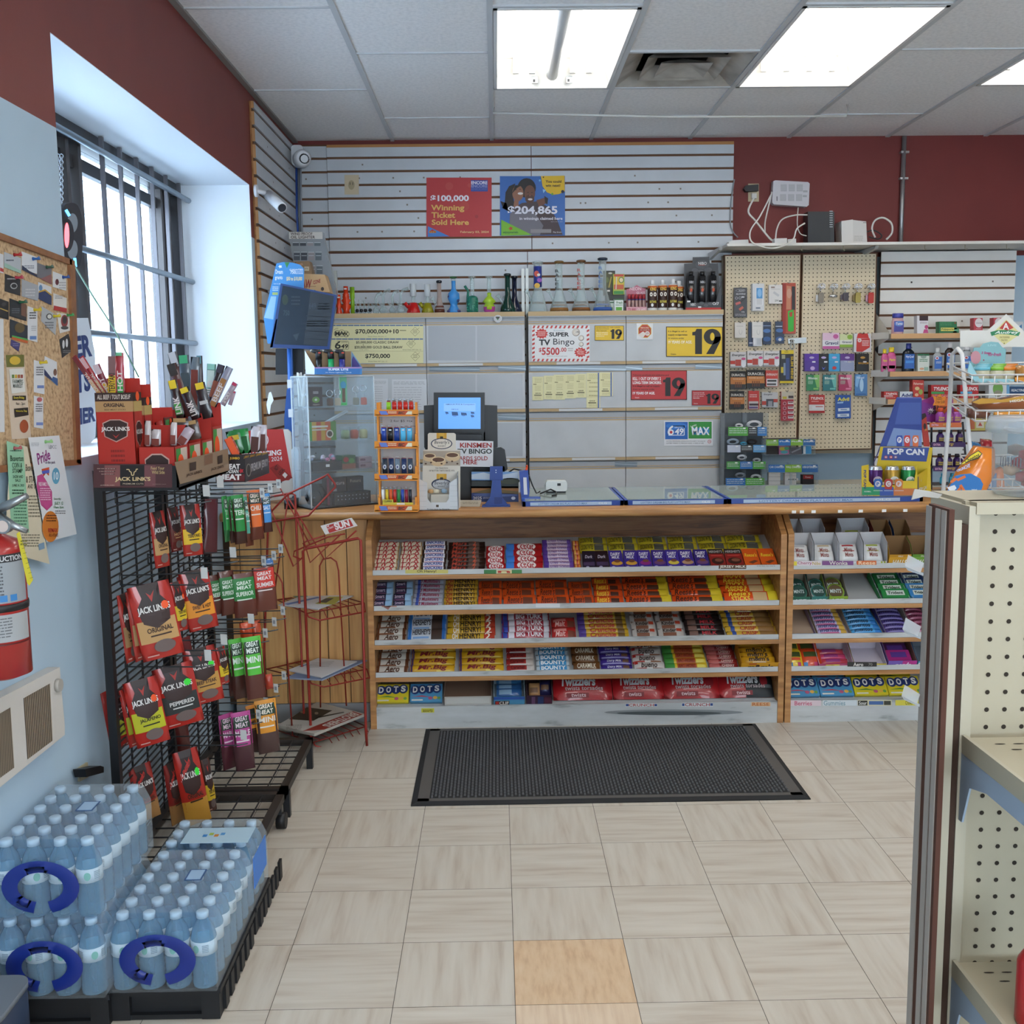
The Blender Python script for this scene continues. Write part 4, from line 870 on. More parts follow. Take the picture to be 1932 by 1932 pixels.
sign('age_sign','large red age 19 tobacco sign on the middle right door','sign',PD,N_,1058,638,1546,895,'b3282c',yel(1058,638,1546,895,[('Tobacco products are addictive and',1075,672,1388,690,'44100f',.03),('KILL 1 OUT OF EVERY 2',1075,697,1320,724,'e6dada',.06),('LONG-TERM SMOKERS.',1075,732,1325,758,'e6dada',.06),('It is illegal to sell or supply',1075,768,1310,786,'44100f',.04),('them to anyone under',1075,795,1265,812,'44100f',.04),('19 YEARS OF AGE.',1075,824,1268,848,'e6dada',.06),('Ontario',1095,868,1132,880,'e0c8c8',.02)],(1338,700,1530,862),False),group='age 19 signs')
sign('age_sign','small red age 19 sign beside the large red one','sign',PD,N_,1588,812,1839,943,'a8242a',yel(1588,812,1839,943,[('Government I.D. with',1600,828,1695,838,'e0cccc',.03),('a photo may need to be',1600,843,1700,853,'e0cccc',.03),('shown when requested',1600,858,1690,868,'e0cccc',.03),('PERSONS UNDER 25',1600,874,1655,884,'e0cccc',.03),('Ontario',1605,922,1640,930,'e0c8c8',.02)],(1712,840,1825,928),False),group='age 19 signs')
def f(g):
 o=[(1180+62*math.cos(PI/8+k*PI/4),297-64*math.sin(PI/8+k*PI/4))for k in range(8)];g.pg(o,'c8a43a');g.pg([(1180+(x-1180)*.9,297+(y-297)*.9)for x,y in o],'b5402c',2)
 g.rc(1130,280,1228,294,'8a2a20',3);g.tx_('MINORS',1145,262,1215,276,'e0c0a0',3,.03);g.tx_('NO SALES TO',1140,283,1222,292,'e6cdb8',4,.02);g.pg([(1120,330),(1165,300),(1190,320),(1160,362)],'d9cfc6',3);g.ell(1202,318,20,20,'d9cfc6',3);g.tx_('19',1192,308,1212,328,'9c4030',4)
sign('stop_sticker','white sticker with an orange octagon on a cabinet door','sticker',PD,N_,1108,230,1251,371,'d9dadb',f)
for k,(a,b,y0,y1)in enumerate(((204,300,693,898),(302,392,684,890),(390,487,676,893),(486,580,674,882),(580,672,668,875),(674,792,660,964),(790,902,656,862))):
 def f(g):
  g.sb(a+20,y0+14,b-14,y0+60,4,'a8a274',1,.3,k);g.rc(a+8,y0+62,a+36,y0+70,'8a8560');g.sb(a+22,y0+80,b-20,y1-76,4,'b3ad80',1,.3,k+9);g.tx_('$200.00',a+26,y1-66,b-24-(20 if k>4 else 0),y1-54,'4a4632',2,.03);g.rc(a+16,y1-48,b-16-(18 if k>4 else 0),y1-40,'5a563e');g.sb(a+20,y1-34,b-20,y1-6,3,'a8a274',1,.3,k+20)
  if k>4:g.rc(b-20,y0,b-8,y1,'5a72a8',2)
 sign('lottery_slip',f'pale yellow winning slip taped to the cabinet, {ORD[k]} of seven from the left side','slip',('y',YC-.0042-.0005*(k%2)),N_,a,y0,b,y1,'d9d4a4',f,.0004,'winning slips on the cabinet door')
def f(g):
 g.rc(1357,1086,1553,1236,'1f5fb0');g.rc(1560,1084,1760,1230,'2f8a3a');g.ell(1455,1120,90,30,'2f74c4',2)
 for q in((1420,1118,1524,1124),(1385,1198,1520,1204),(1518,1122,1525,1202)):g.rc(*q,'dfe6f0',2)
 g.tx_('6',1378,1116,1432,1202,'e8ecf2',3,.05,.1);g.ell(1408,1175,12,13,'b8303a',4);g.tx_('49',1440,1142,1516,1196,'e8ecf2',3,.05,.1);g.tx_('LOTTO',1440,1126,1505,1138,'e8ecf2',3,.03)
 for cx,r in((1615,30),(1660,32),(1712,30)):g.ell(cx,1165,r,r,'2a86c0',2)
 g.tq('MAX',((1585,1125),(1742,1130),(1742,1200),(1592,1200)),'e8ecf2',3,.06);g.tq('Lotto',((1575,1118),(1625,1100),(1630,1116),(1582,1134)),'dfe8df',3,.02)
 g.tx_('NOTICE: PROVINCIAL LEGISLATION PROHIBITS THE SALE OF',1368,1248,1705,1258,'5a5a60',2,.01);g.tx_('LOTTERY TICKETS TO PERSONS UNDER 18 YEARS OF AGE',1368,1265,1690,1276,'5a5a60',2,.01);g.ell(1741,1257,16,16,'b8505a');g.ell(1741,1257,12,12,'dcdcde',2);g.tx_('18',1733,1250,1749,1264,'b8505a',3)
sign('lottery_logo_sign','white notice with blue and green lottery logos on the third row door','sign',PD,N_,1345,1078,1771,1293,'d9dbde',f)
def doc(seed):
 def d(g):
  a,b,y0,y1=docbox
  g.sb(a+12,y0+18,b-12,y0+44,3,'8f9296',1,.3,seed);g.sb(a+14,y0+60,b-40,y1-12,10,'a3a6aa',1,.2,seed+1)
 return d
docbox=(650,772,300,545);sign('paper_notice','printed letter on the cabinet door behind the acrylic case','paper',PD,J_,650,300,772,545,'c9cbce',doc(1),.0005,'letters on the cabinet')
docbox=(803,1068,305,560);sign('paper_notice','printed letter on the cabinet door above the orange lighter rack','paper',PD,J_,803,305,1068,560,'cbcdd0',doc(4),.0005,'letters on the cabinet')
def f(g):
 g.ell(1622,718,34,30,'b9bcc0',2);g.pg([(1600,700),(1645,700),(1622,735)],'2a2a26',3);g.ell(1622,722,7,7,'3f7a4a',4)
m=MB();g=GP(m,('y',YC-.013),O_);g.ell(1624,719,39,36,'d6d8da',1);f(g);one(m,'round_sticker','round white sticker on the cabinet top edge below the pink bottle','sticker')
# ---- posters on the slatwall
def f(g):
 g.rc(655,240,848,370,'3a4a98');g.tx_('ENCORE',658,252,842,288,'e0dce6',2,.06);g.tx_('ENCORE',658,292,842,324,'8d92c4',2,.06);g.tx_('ENCORE',660,328,840,356,'5560a4',2,.06)
 for cx,cy,r,c in((408,310,45,'b84440'),(640,300,24,'b84440'),(720,655,20,'9c2c30'),(580,540,55,'b3403a')):g.ell(cx,cy,r,r,c)
 g.tx_('$100,000',195,412,632,492,'e2dee6',2,.06);g.tx_('Winning',200,522,580,606,'d8ac5a',2,.05);g.tx_('Ticket',205,606,475,672,'d8ac5a',2,.05);g.tx_('Sold Here',208,690,632,752,'d8ac5a',2,.05);g.tx_('February 03, 2024',535,818,858,850,'d8b07a',2,.04)
 g.pg([(163,765),(413,882),(163,886)],'3f78c0')
 for cx,ch in((192,'O'),(218,'L'),(244,'G')):g.ell(cx,830,15,15,'c8823a',2);g.tx_(ch,cx-7,822,cx+7,838,'7a2a24',3,.05)
 g.pg([(190,820),(215,800),(245,822)],'b8303a',2)
sign('winning_ticket_poster','red winning ticket poster with gold lettering on the slatwall','poster',('y',YS-.002),V_,148,212,891,886,'b23034',f)
def f(g):
 H,SK1,SK2,SK3='1f1a1c','8d5f4a','6a4232','4f3128'
 g.pg([(1130,560),(1240,500),(1420,480),(1560,560),(1640,700),(1700,862),(1210,868),(1100,720)],'43353a');g.pg([(1100,620),(1250,560),(1400,640),(1480,760),(1440,868),(1200,868),(1095,730)],'6d6a74',2)
 g.ell(1290,330,105,112,H,1);g.ell(1325,390,62,92,SK2,2);g.ell(1325,455,52,50,SK3,3);g.ell(1330,460,26,12,'d2c6c0',4);g.ell(1305,382,10,4,H,4);g.ell(1350,382,10,4,H,4);g.ell(1328,415,10,12,'7a4c3a',4)
 g.pg([(1040,500),(1050,380),(1090,310),(1160,280),(1130,400),(1160,560),(1090,600),(1010,560)],H,4);g.pg([(990,480),(1060,500),(1080,590),(1020,560)],H,4)
 g.ell(1190,390,64,92,SK1,5);g.pg([(1120,400),(1160,300),(1230,300),(1180,330)],H,6);g.pg([(1150,460),(1200,480),(1195,560),(1140,540)],SK1,5);g.ell(1218,394,30,14,'dcd4d0',6);g.ell(1165,350,12,4,H,6);g.ell(1215,345,10,4,H,6)
 g.pg([(1400,470),(1500,440),(1530,500),(1430,540)],SK2,5);g.pg([(1490,420),(1535,450),(1525,520),(1500,500)],H,6)
 g.pg([(1452,195),(1722,190),(1724,370),(1660,400),(1590,408),(1520,380),(1470,310)],'d8b022',5)
 for cx,cy,r,c in((1700,372,18,'22283c'),(1582,400,13,'6aa03a'),(1440,245,12,'6ab0d8'),(1480,208,8,'2a2020')):g.ell(cx,cy,r,r,c,6)
 g.pg([(1472,345),(1510,352),(1480,390)],'8fc0e0',6)
 g.tx_('You could',1505,242,1685,272,'3c3424',7,.05);g.tx_('win next!',1505,288,1672,318,'3c3424',7,.05)
 g.tx_('$204,865',1075,535,1640,642,'dcdce6',7,.06);g.tx_('in winnings claimed here',1208,662,1698,704,'d6d6e0',7,.04);g.tx_('April to May 31, 2024',1565,712,1698,722,'c0c0cc',7,.0)
 g.pg([(1000,692),(1352,866),(1000,874)],'74b02e',5);g.star(1108,792,28,26,5,'b8442c',6,.5);g.tx_('enjoyyourwin',1022,822,1192,856,'1f5a34',6,.04);g.rc(1335,800,1570,842,'8a8688',6);g.tx_('Play Smart',1592,826,1688,846,'d0d0d8',7,.02)
sign('winner_poster','blue poster of a hugging couple beside the red poster','poster',('y',YS-.002),V_,985,195,1727,872,'2f64ac',f)
# ---- glassware on top of the cabinets
YG=YC+.09
def gx(tf,v):return at(tf[0]+tf[2]*v,560,y=YG).x
def gz(tf,v):return at(tf[0]+tf[2]*900,tf[1]+tf[2]*v,y=YG).z
def glass(col):return film(col,.80,.03)
CG_=film('eaf2f2',.80,.03)
Z0=ZTOP+.001
def gob(name,label,cat,group,fn):
 m=MB();fn(m);return one(m,name,label,cat,group)
GRP='glassware on top of the grey cabinets'
def beaker(tf,x,top,bw,nw,label,body,ring,band=None,letters=None,tube_print=None,yy=0.):
 X,zt=gx(tf,x),gz(tf,top);k=tf[2]*YG/FPX;rb,rn_=bw*k/2,nw*k/2;h=zt-Z0;y=YG+yy
 t=thing('glass_water_pipe',label,'water pipe',(X,y,Z0),GRP)
 m=MB();zn=Z0+h*.36
 m.lathe([(rb*.92,Z0),(rb,Z0+.006),(rb*.93,Z0+.03),(rn_*1.3,zn),(rn_,zn+.025),(rn_,zt-.012)],(X,y,0),body,20);m.build('body',t)
 m=MB();m.lathe([(rn_*.9,zt-.018),(rn_*1.35,zt-.014),(rn_*1.4,zt-.004),(rn_,zt)],(X,y,0),ring,18);m.build('mouth_ring',t)
 if band:
  m=MB();m.lathe([(rb*1.01,Z0+.004),(rb*1.015,Z0+.014),(rb*.97,Z0+.024)],(X,y,0),film(band,.3),20);m.lathe([(rb*.9,Z0+.034),(rb*.84,Z0+.044)],(X,y,0),film(band,.3),20);m.build('colour_band',t)
 m=MB();a=V((X-rb*.55,y-.01,Z0+h*.2));b=V((X-rb*1.05,y-.02,Z0+h*.38));m.tube([a,b],.007,CG_,8);m.tube([b,b+V((-.012,-.004,.016))],[.008,.016],CG_,10);m.build('bowl_stem',t)
 if letters or tube_print:
  m=MB();g=GL(m,(X-rn_,y-rn_-.0015,zt-.05),(1,0,0),(0,0,1),2*rn_,h*.42)
  if letters:
   for i,ch in enumerate(letters[1]):g.tx_(ch,-.1,.02+i/5,.45,(i+.8)/5,letters[0],1,.02)
  if tube_print:
   m.lathe([(rn_*1.02,zn+.04),(rn_*1.02,zt-.03)],(X,y,0),M('2b3a8a',.4),18)
   g.ell(.35,.2,.3,.14,'b8452c',2);g.ell(.7,.5,.3,.1,'8a4aa0',2);g.ell(.4,.75,.35,.12,'c8a03a',2);g.ell(.6,.25,.2,.06,'d8d0c4',3)
  m.build('print',t)
 return t
beaker(P_,168,152,172,72,'tall clear beaker pipe with a colourful printed neck, leftmost tall one',CG_,CG_,None,None,True)
beaker(P_,362,150,165,62,'tall beaker pipe with amber rim and black letters',CG_,film('7a5a2e',.25),'9a6a34',('1f2428','RALEE'))
beaker(P_,562,144,165,62,'tall beaker pipe with amber rim and red letters',CG_,film('6a4a30',.25),'8a5a30',('a8403a','RALEE'))
beaker(P_,758,125,170,66,'tall beaker pipe with dark blue rim and blue band',CG_,film('1f2a3c',.2),'3a62b0',('4a6aa0','RALEE'))
beaker(O_,1718,290,150,50,'dark green based beaker pipe near the cabinet gap',film('10362e',.12),film('1c2a2a',.2),yy=.02)
beaker(O_,1785,306,150,46,'navy based beaker pipe at the cabinet gap',film('141a34',.12),film('20242c',.2),yy=.07)
for(X,w0,z1)in((1718,46,290),(1785,44,306)):pass
def flask(x,top,wid,col,label,fr=True):
 X,zt=gx(O_,x),gz(O_,top);k=O_[2]*YG/FPX;r=wid*k/2;t=thing('glass_water_pipe',label,'water pipe',(X,YG,Z0),GRP);h=zt-Z0
 m=MB();m.lathe([(r*.95,Z0),(r,Z0+.008),(r*.55,Z0+h*.36)],(X,YG,0),film(col,.12),18);a=V((X-r*.7,YG,Z0+h*.2));m.tube([a,a+V((-r*.55,0,.028))],[.010,.012],film(col,.12),8);m.build('base',t)
 m=MB();m.tube([(X,YG,Z0+h*.34),(X,YG,zt-h*.42)],.010,CG_,10);m.tube([(X,YG,zt-h*.42),(X,YG,zt)],.019,M('ccd3d6',.35,alpha=.85),12);m.build('frosted_neck',t)
flask(812,382,130,'c01c1c','red based pipe with a frosted white neck');flask(948,390,118,'8f8a1a','olive yellow pipe with a frosted white neck')
def bub(x,wid,top,label,dark=True,big=False):
 X,zt=gx(O_,x),gz(O_,top);k=O_[2]*YG/FPX;r=wid*k/2;t=thing('glass_bubbler',label,'glass pipe',(X,YG+.01,Z0),'small clear glass bubblers');h=zt-Z0
 m=MB();m.lathe([(r*.6,Z0),(r,Z0+r*.9),(r*.5,Z0+r*1.7),(r*.3,Z0+r*2)],(X,YG+.01,0),CG_,14)
 if big:m.tube([(X,YG+.01,Z0+r*1.9),(X,YG+.01,zt-.03),(X+r*.5,YG+.01,zt-.008),(X+r*1.7,YG+.005,zt)],[.008,.008,.008,.012],CG_,8);m.tube([(X+r*.6,YG,Z0+r),(X-r*1.1,YG-.005,Z0+h*.5)],.006,CG_,8)
 else:m.tube([(X,YG+.01,Z0+r*1.8),(X-.005,YG+.01,zt)],.006,CG_,8)
 m.build('body',t)
 if dark:m=MB();m.lathe([(0,0),(.010,.005),(.012,.012),(.008,.02),(0,.022)],(X+r*.5,YG-r*.6,Z0+r*.8),M('24262a',.2),10);m.build('bowl',t)
for k,(x,w_,tp)in enumerate(((262,34,545),(302,38,530),(342,38,535),(385,44,560))):bub(x,w_,tp,f'small clear bubbler with a dark bowl, {ORD[k]} of four beside the green pipe')
for k,(x,w_,tp)in enumerate(((450,70,470),(520,80,440),(610,76,450),(690,84,430))):bub(x,w_,tp,f'clear glass bubbler with bent mouthpiece, {ORD[k]} of four before the red flask',False,True)
def stackp(x,top,wid,col,label,steps):
 X,zt=gx(O_,x),gz(O_,top);k=O_[2]*YG/FPX;r=wid*k/2;h=zt-Z0
 pr=[(r*a,Z0+h*b)for a,b in steps]
 gob('acrylic_water_pipe',label,'water pipe',GRP,lambda m:(m.lathe(pr,(X,YG,0),M(col,.2,alpha=.93,emit=0),14),m.box((X-.008,YG-r*.5-.004,zt-.02),(X+.008,YG-r*.5,zt-.012),M('e6d8d0'))))
stackp(97,480,62,'d8421c','short orange acrylic pipe at the left end of the cabinet top',[(.9,0),(1,.05),(.7,.3),(.95,.42),(.55,.6),(.5,1)])
stackp(166,400,96,'d83c18','tall orange ringed acrylic pipe beside the short one',[(.8,0),(.55,.12),(1,.28),(.55,.38),(.95,.5),(.6,.56),(.7,.62),(.6,.68),(.68,.72),(.45,.76),(.45,1)])
stackp(228,408,44,'7fae22','lime green acrylic tube behind the orange pipes',[(.9,0),(.8,.5),(.75,.55),(1,.6),(1,1)])
def curvy(x,top,label,c1,c2,neck,kind):
 X,zt=gx(O_,x),gz(O_,top);h=zt-Z0;t=thing('glass_water_pipe',label,'water pipe',(X,YG,Z0),GRP);m=MB()
 if kind=='blue':pr=[(.040,0),(.042,.010),(.024,.035),(.020,.05),(.026,.065),(.036,.085),(.034,.115),(.016,.135),(.012,.15),(.013,.19)]
 elif kind=='teal':pr=[(.032,0),(.035,.008),(.035,.085),(.026,.098),(.010,.102)]
 else:pr=[(.024,0),(.034,.012),(.036,.035),(.024,.055),(.040,.065),(.026,.085),(.010,.10),(.014,.112),(.009,.12)]
 mats=[M(c1 if(z<.05 or kind!='pink')else c2,.3)for r,z in pr[1:]]
 m.lathe([(r,Z0+z)for r,z in pr],(X,YG,0),M(c1,.3),18,mats=mats)
 if kind=='blue':
  for a in(-1,1):m.lathe([(0,0),(.016,.006),(.014,.016),(0,.022)],(X+a*.026,YG-.02,Z0),M(c2,.3),10)
  m.tube([(X-.034,YG-.016,Z0+.10),(X+.034,YG-.016,Z0+.07)],.008,M(c2,.3),8)
 if kind=='teal':
  rn=random.Random(4)
  for q in range(26):a=rn.uniform(PI,2*PI);m.lathe([(0,-.004),(.005,0),(0,.004)],(X+.034*math.cos(a),YG+.034*math.sin(a),Z0+rn.uniform(.01,.08)),M(c2,.3),6)
  m.tube([(X-.03,YG,Z0+.06),(X-.024,YG,Z0+.13),(X-.045,YG-.005,Z0+.16)],.008,M(c1,.3),8)
 if kind=='pink':m.lathe([(0,-.02),(.018,-.01),(.018,.01),(0,.02)],(X,YG-.024,Z0+.03),M('9fb82a',.3),10)
 m.build('base',t)
 m=MB();zb=Z0+pr[-1][1]-.002;m.tube([(X,YG,zb),(X,YG,zt-.01)],.012,CG_,12);m.lathe([(.012,zt-.014),(.022,zt-.009),(.022,zt-.002),(.012,zt)],(X,YG,0),neck,14);m.build('neck',t)
curvy(1200,316,'blue and grey sculpted pipe with a clear neck','3a86c8','4a4a78',film('3f6a3a',.3),'blue')
curvy(1378,316,'teal bumpy pipe with a bent spout','1f6a58','48a080',CG_,'teal')
curvy(1540,316,'pink and lime round pipe with a clear neck','b8489a','9fc02e',CG_,'pink')
beaker(O_,1062,352,96,40,'small clear beaker pipe with a black collar',film('d8c8c0',.7),film('20242c',.2),'6a3a2c')
# small packs and bottles
def pbox(name,label,cat,tf,x0,y0,x1,y1,y,d_,base,fn=None,zbase=None,group=None):
 "a carton standing with its printed front on the plane y; outline read in photograph pixels"
 m=MB();g=GP(m,('y',y),tf);g.sl_(x0,y0,x1,y1,d_,M(base,.45))
 if fn:fn(g)
 if zbase is not None:
  lo=min(v.z for v in m.v);m.xf(Matrix.Translation((0,0,zbase-lo)))
 return one(m,name,label,cat,group)
pbox('lighter_box','white and green lighter box on the cabinet top before the packs','box',P_,865,515,947,628,YG-.03,.05,'d3d9d2',lambda g:(g.rc(865,515,947,528,'2f5a34'),g.tx_('Fresh',885,540,940,562,'2c6a3a',2,.04),g.rc(880,592,935,622,'58a034'),g.sb(875,570,940,584,1,'5a7a5a')),Z0)
pbox('lighter_box','white and green lighter box half hidden behind the other','box',P_,818,530,862,628,YG,.05,'c9d2c8',lambda g:(g.rc(818,540,862,552,'2f5a34'),g.rc(822,590,850,620,'4a8a3a')),Z0)
def f(g):
 g.rc(775,262,860,400,'4a4a2c');g.ell(828,268,18,8,'c9c9c4',2);g.ln_(838,300,815,400,12,'b09a4a',2);g.ell(800,330,16,26,'5f6a3a',2);g.rc(800,420,825,436,'d8d6d0',2)
pbox('blister_pack','dark camouflage blister pack leaning on the cabinet top','pack',P_,765,245,872,470,YG+.02,.02,'2b2e22',f)
def f(g):
 g.rc(860,300,950,372,'c8a83a');g.rc(860,372,950,415,'b85a3a');g.rc(860,430,950,458,'2f7a3a');g.rc(862,278,950,298,'b0382e');g.ell(928,330,24,28,'3a6a3a',2);g.ell(928,330,17,20,'d8c8a0',3);g.ln_(885,300,880,415,9,'c9c4b8',2)
pbox('blister_pack','red, yellow and green blister pack beside the camouflage pack','pack',P_,853,275,957,462,YG+.0,.018,'9aa83c',f)
pbox('carton','dark carton carrying the blister packs on the cabinet top','box',P_,790,462,955,628,YG+.03,.07,'33362e',None,Z0)
t=thing('tube_display','pink display box of liquid tubes beside the orange bottles','display',(gx(P_,1067),YG,Z0))
m=MB();g=GP(m,('y',YG-.03),P_);g.sl_(975,575,1160,618,.06,M('c9949e'));g.tx_('GLASS',1075,588,1150,616,'e0d0d2',2,.04);g.tx_('TUBE',990,588,1060,616,'a8485a',2,.04)
g2=GP(m,('y',YG+.02),P_);g2 .sp([(975,622),(975,415),(1030,400),(1070,375),(1115,400),(1150,408),(1158,622)],.003,M('b06a7c'));g2 .tx_('NEON',1005,395,1110,425,'d8b8c0',2,.05);g2 .tx_('GLASS',1065,435,1145,458,'d8c0c6',2,.04);m.build('carton',t)
for k in range(5):
 x=1000+33*k;m=MB();X=gx(P_,x);za,zb,zc=gz(P_,600),gz(P_,515),gz(P_,462);y=YG-.005
 m.tube([(X,y,za),(X,y,zb)],.009,M('a88a84',.3),8);m.tube([(X,y,zb),(X,y,zb+.006)],.0095,M('2c3f80'),8);m.tube([(X,y,zb+.006),(X,y,zc)],.010,M('9c2a34',.4),8);tag(m.build('liquid_tube'),f'red capped liquid tube in the pink display, {ORD[k]} from its left end','tube','tubes in the pink display')
for k,(x,y,tp)in enumerate(((1207,YG-.02,335),(1300,YG-.02,332),(1393,YG-.02,328),(1462,YG+.04,338))):
 X=gx(P_,x);zt=gz(P_,tp);h=zt-Z0;r=.029;lab=f'orange and brown squeeze bottle with white cap, {ORD[k]} of four'
 t=thing('lighter_fluid_bottle',lab,'bottle',(X,y,Z0),'orange bottles on the cabinet top')
 m=MB();m.lathe([(r*.95,Z0),(r,Z0+.004),(r,Z0+.016),(r,Z0+h*.72),(r,Z0+h*.80),(r*.5,Z0+h*.84)],(X,y,0),M('4a2a1e',.35),18,mats=[M('d6d6d2'),M('d6d6d2'),M('3a221a'),M('b0541e',.35),M('d0d0cc')])
 g=GL(m,(X-r*.8,y-r-.001,Z0+h*.76),(1,0,0),(0,0,1),r*1.6,h*.66);g.tx_('KING',.1,.02,.9,.18,'d8b040',1,.05,.1);g.ell(.25,.36,.18,.1,'d9d2c8');g.ell(.75,.36,.18,.1,'d9d2c8');g.ell(.25,.36,.08,.04,'2a2020',2);g.ell(.75,.36,.08,.04,'2a2020',2);g.tx_('BUTANE',.08,.66,.92,.78,'c8b83a',1,.05);g.ell(.4,.88,.16,.08,'d0d0cc');m.build('body',t)
 m=MB();m.lathe([(r*.42,Z0+h*.84),(r*.42,Z0+h*.97),(r*.3,zt)],(X,y,0),M('d9dadc',.4),12);m.build('cap',t)
t=thing('torch_lighter_display','black countertop display of long lighters at the cabinet end','display',(gx(P_,1675),YG,Z0))
m=MB();g=GP(m,('y',YG-.04),P_);g.sp([(1515,604),(1515,480),(1560,540),(1790,530),(1845,330),(1840,600)],.004,M('26272a',.4));g.rc(1516,582,1840,603,'b02420');g.tx_('NIBO',1560,540,1608,566,'c9c9c9',2,.03);g.tx_('O/7',1760,532,1818,558,'c9c9c9',2,.04);g.rc(1528,518,1558,532,'d8d8d8',2);g.rc(1628,570,1656,584,'d8d8d8',2)
for a,b in((1660,540),(1700,560),(1740,545)):g.ell(a,b,22,14,'45474a')
g2=GP(m,('y',YG+.05),P_);g2 .sp([(1502,604),(1502,182),(1578,178),(1580,122),(1730,118),(1734,178),(1810,178),(1838,600)],.004,M('2e2f33',.4));g2 .ell(1665,190,62,42,'45464a');g2 .tx_('NIBO',1630,165,1706,192,'c8c6c6',2,.03);g2 .rc(1630,192,1690,196,'b8402c',2)
for a,b,r in((1600,240,30),(1720,235,34),(1650,250,26)):g2 .ell(a,b,r,r*.6,'4f5054')
for x in(gx(P_,1506),gx(P_,1836)):m.box((x,YG-.04,Z0),(x+.003,YG+.05,gz(P_,480)),M('222326',.4))
m.box((gx(P_,1506),YG-.04,Z0),(gx(P_,1838),YG+.05,Z0+.004),M('222326'));m.build('carton',t)
for k,x in enumerate((1560,1663,1762)):
 X=gx(P_,x);m=MB();y=YG-.005;m.rbox((X-.020,y-.014,Z0+.006),(X+.020,y+.014,gz(P_,300)),.010,M('1d1e22',.2),'z',4);m.tube([(X,y,gz(P_,300)),(X,y,gz(P_,262))],.014,M('17181b',.2),10)
 g=GL(m,(X-.016,y-.0145,gz(P_,340)),(1,0,0),(0,0,1),.032,.09);g.tx_('NIBO',.1,.05,.95,.22,'b8b8bc',1,.03);g.star(.5,.65,.34,.18,7,'b8481e',1,.5)
 tag(m.build('torch_lighter'),f'long black lighter with an orange flame print, {ORD[k]} of three','lighter','black lighters in the black display')
 # shelf-edge clutter: outlet and loose cables in the corner
m=MB();g=GP(m,('y',YS-.002));g.sl_(650,330,677,367,.006,M('c8b89a'));g.ell(663,349,6,9,'a89878');g.rc(660,344,661,349,'3a342a',2);g.rc(665,344,666,349,'3a342a',2);one(m,'wall_outlet','beige outlet plate on the slatwall left of the red poster','outlet')
# ================================================================ things on the counter top
def cy_at(px,py):return at(px,py,z=ZT).y
C2_=(300,640,.15528)
def rise(m,z=ZT):
 lo=min(v.z for v in m.v);return m.xf(Matrix.Translation((0,0,z+.0005-lo)))
 # clear display case, turned a little to the right
FL,FR=at(588,962,z=ZT),at(711,951,z=ZT);cw=(FR-FL).length;th=math.atan2(FR.y-FL.y,FR.x-FL.x);cd=.17
def cl(u,v,z):return FL+V((math.cos(th),math.sin(th),0))*u*cw+V((-math.sin(th),math.cos(th),0))*v*cd+V((0,0,z))
def chz(p):return at(582,p,y=FL.y).z-ZT
ch=chz(711);sz=[chz(893),chz(835),chz(770)]
t=thing('acrylic_display_case','clear acrylic countertop display case with lighters and keyrings, left of the orange rack','display case',FL)
def sheet(a,b,c,d,mat,tk=.004):
 m=MB();n=(b-a).cross(d-a).normalized()*tk;m.hexa([a,b,c,d,a+n,b+n,c+n,d+n],mat);return m
AC=film('f4f8fa',.965,.04)
sheet(cl(0,0,.004),cl(1,0,.004),cl(1,0,ch),cl(0,0,ch),AC).build('front_panel',t)
sheet(cl(0,0,.004),cl(0,1,.004),cl(0,1,ch),cl(0,0,ch),AC).build('side_panel',t);sheet(cl(1,0,.004),cl(1,1,.004),cl(1,1,ch),cl(1,0,ch),AC).build('side_panel',t)
sheet(cl(0,1,.004),cl(1,1,.004),cl(1,1,ch),cl(0,1,ch),AC).build('back_panel',t);sheet(cl(0,0,ch),cl(1,0,ch),cl(1,1,ch),cl(0,1,ch),AC).build('top_panel',t)
sheet(cl(-.02,-.02,.0),cl(1.02,-.02,0),cl(1.02,1.02,0),cl(-.02,1.02,0),M('1a1b1e',.3),.006).build('base',t)
for z in sz:sheet(cl(.02,.03,z),cl(.98,.03,z),cl(.98,.97,z),cl(.02,.97,z),AC).build('shelf',t)
m=MB()
for a,b in((cl(0,0,0),cl(0,0,ch)),(cl(0,1,0),cl(0,1,ch)),(cl(1,0,0),cl(1,0,ch)),(cl(0,0,ch),cl(1,0,ch)),(cl(0,1,ch),cl(0,0,ch))):m.tube([a,b],.0035,film('dfe9f0',.35),6)
m.build('edge',t)
for z in(ch-.03,ch-.16):
 m=MB();p=cl(0,1,z);m.box(p-V((.016,.004,.018)),p+V((.004,.004,.018)),M('d5dade',.4));m.build('hinge',t)
def inn(name,label,u0,u1,z0,z1,v,d_,base,fn=None,cat='item'):
 m=MB();O=cl(u0,v,z1);R=cl(u1,v,z1)-O;w_=R.length;h=z1-z0;N=V((-math.sin(th),math.cos(th),0))*d_
 a=[cl(u0,v,z0),cl(u1,v,z0),cl(u1,v,z1),cl(u0,v,z1)];m.hexa([a[0],a[1],a[1]+N,a[0]+N,a[3],a[2],a[2]+N,a[3]+N],base if not isinstance(base,str)else M(base,.4))
 if fn:fn(GL(m,O,R,(0,0,1),w_,h))
 return one(m,name,label,cat,'goods inside the clear display case')
e3,e2,e1,e0=sz[2]+.005,sz[1]+.005,sz[0]+.005,.008
inn('lighter_box','dark maroon lighter box on the top shelf of the clear case',.08,.28,e3,e3+.085,.25,.03,'2c1418',lambda g:(g.rc(.3,.22,.7,.36,'8a8080'),g.ell(.5,.66,.28,.16,'5a8a2a'),g.ell(.5,.66,.1,.06,'d0d0c0',2),g.tx_('zippo',.25,.86,.75,.96,'b8a8a0')),'box')
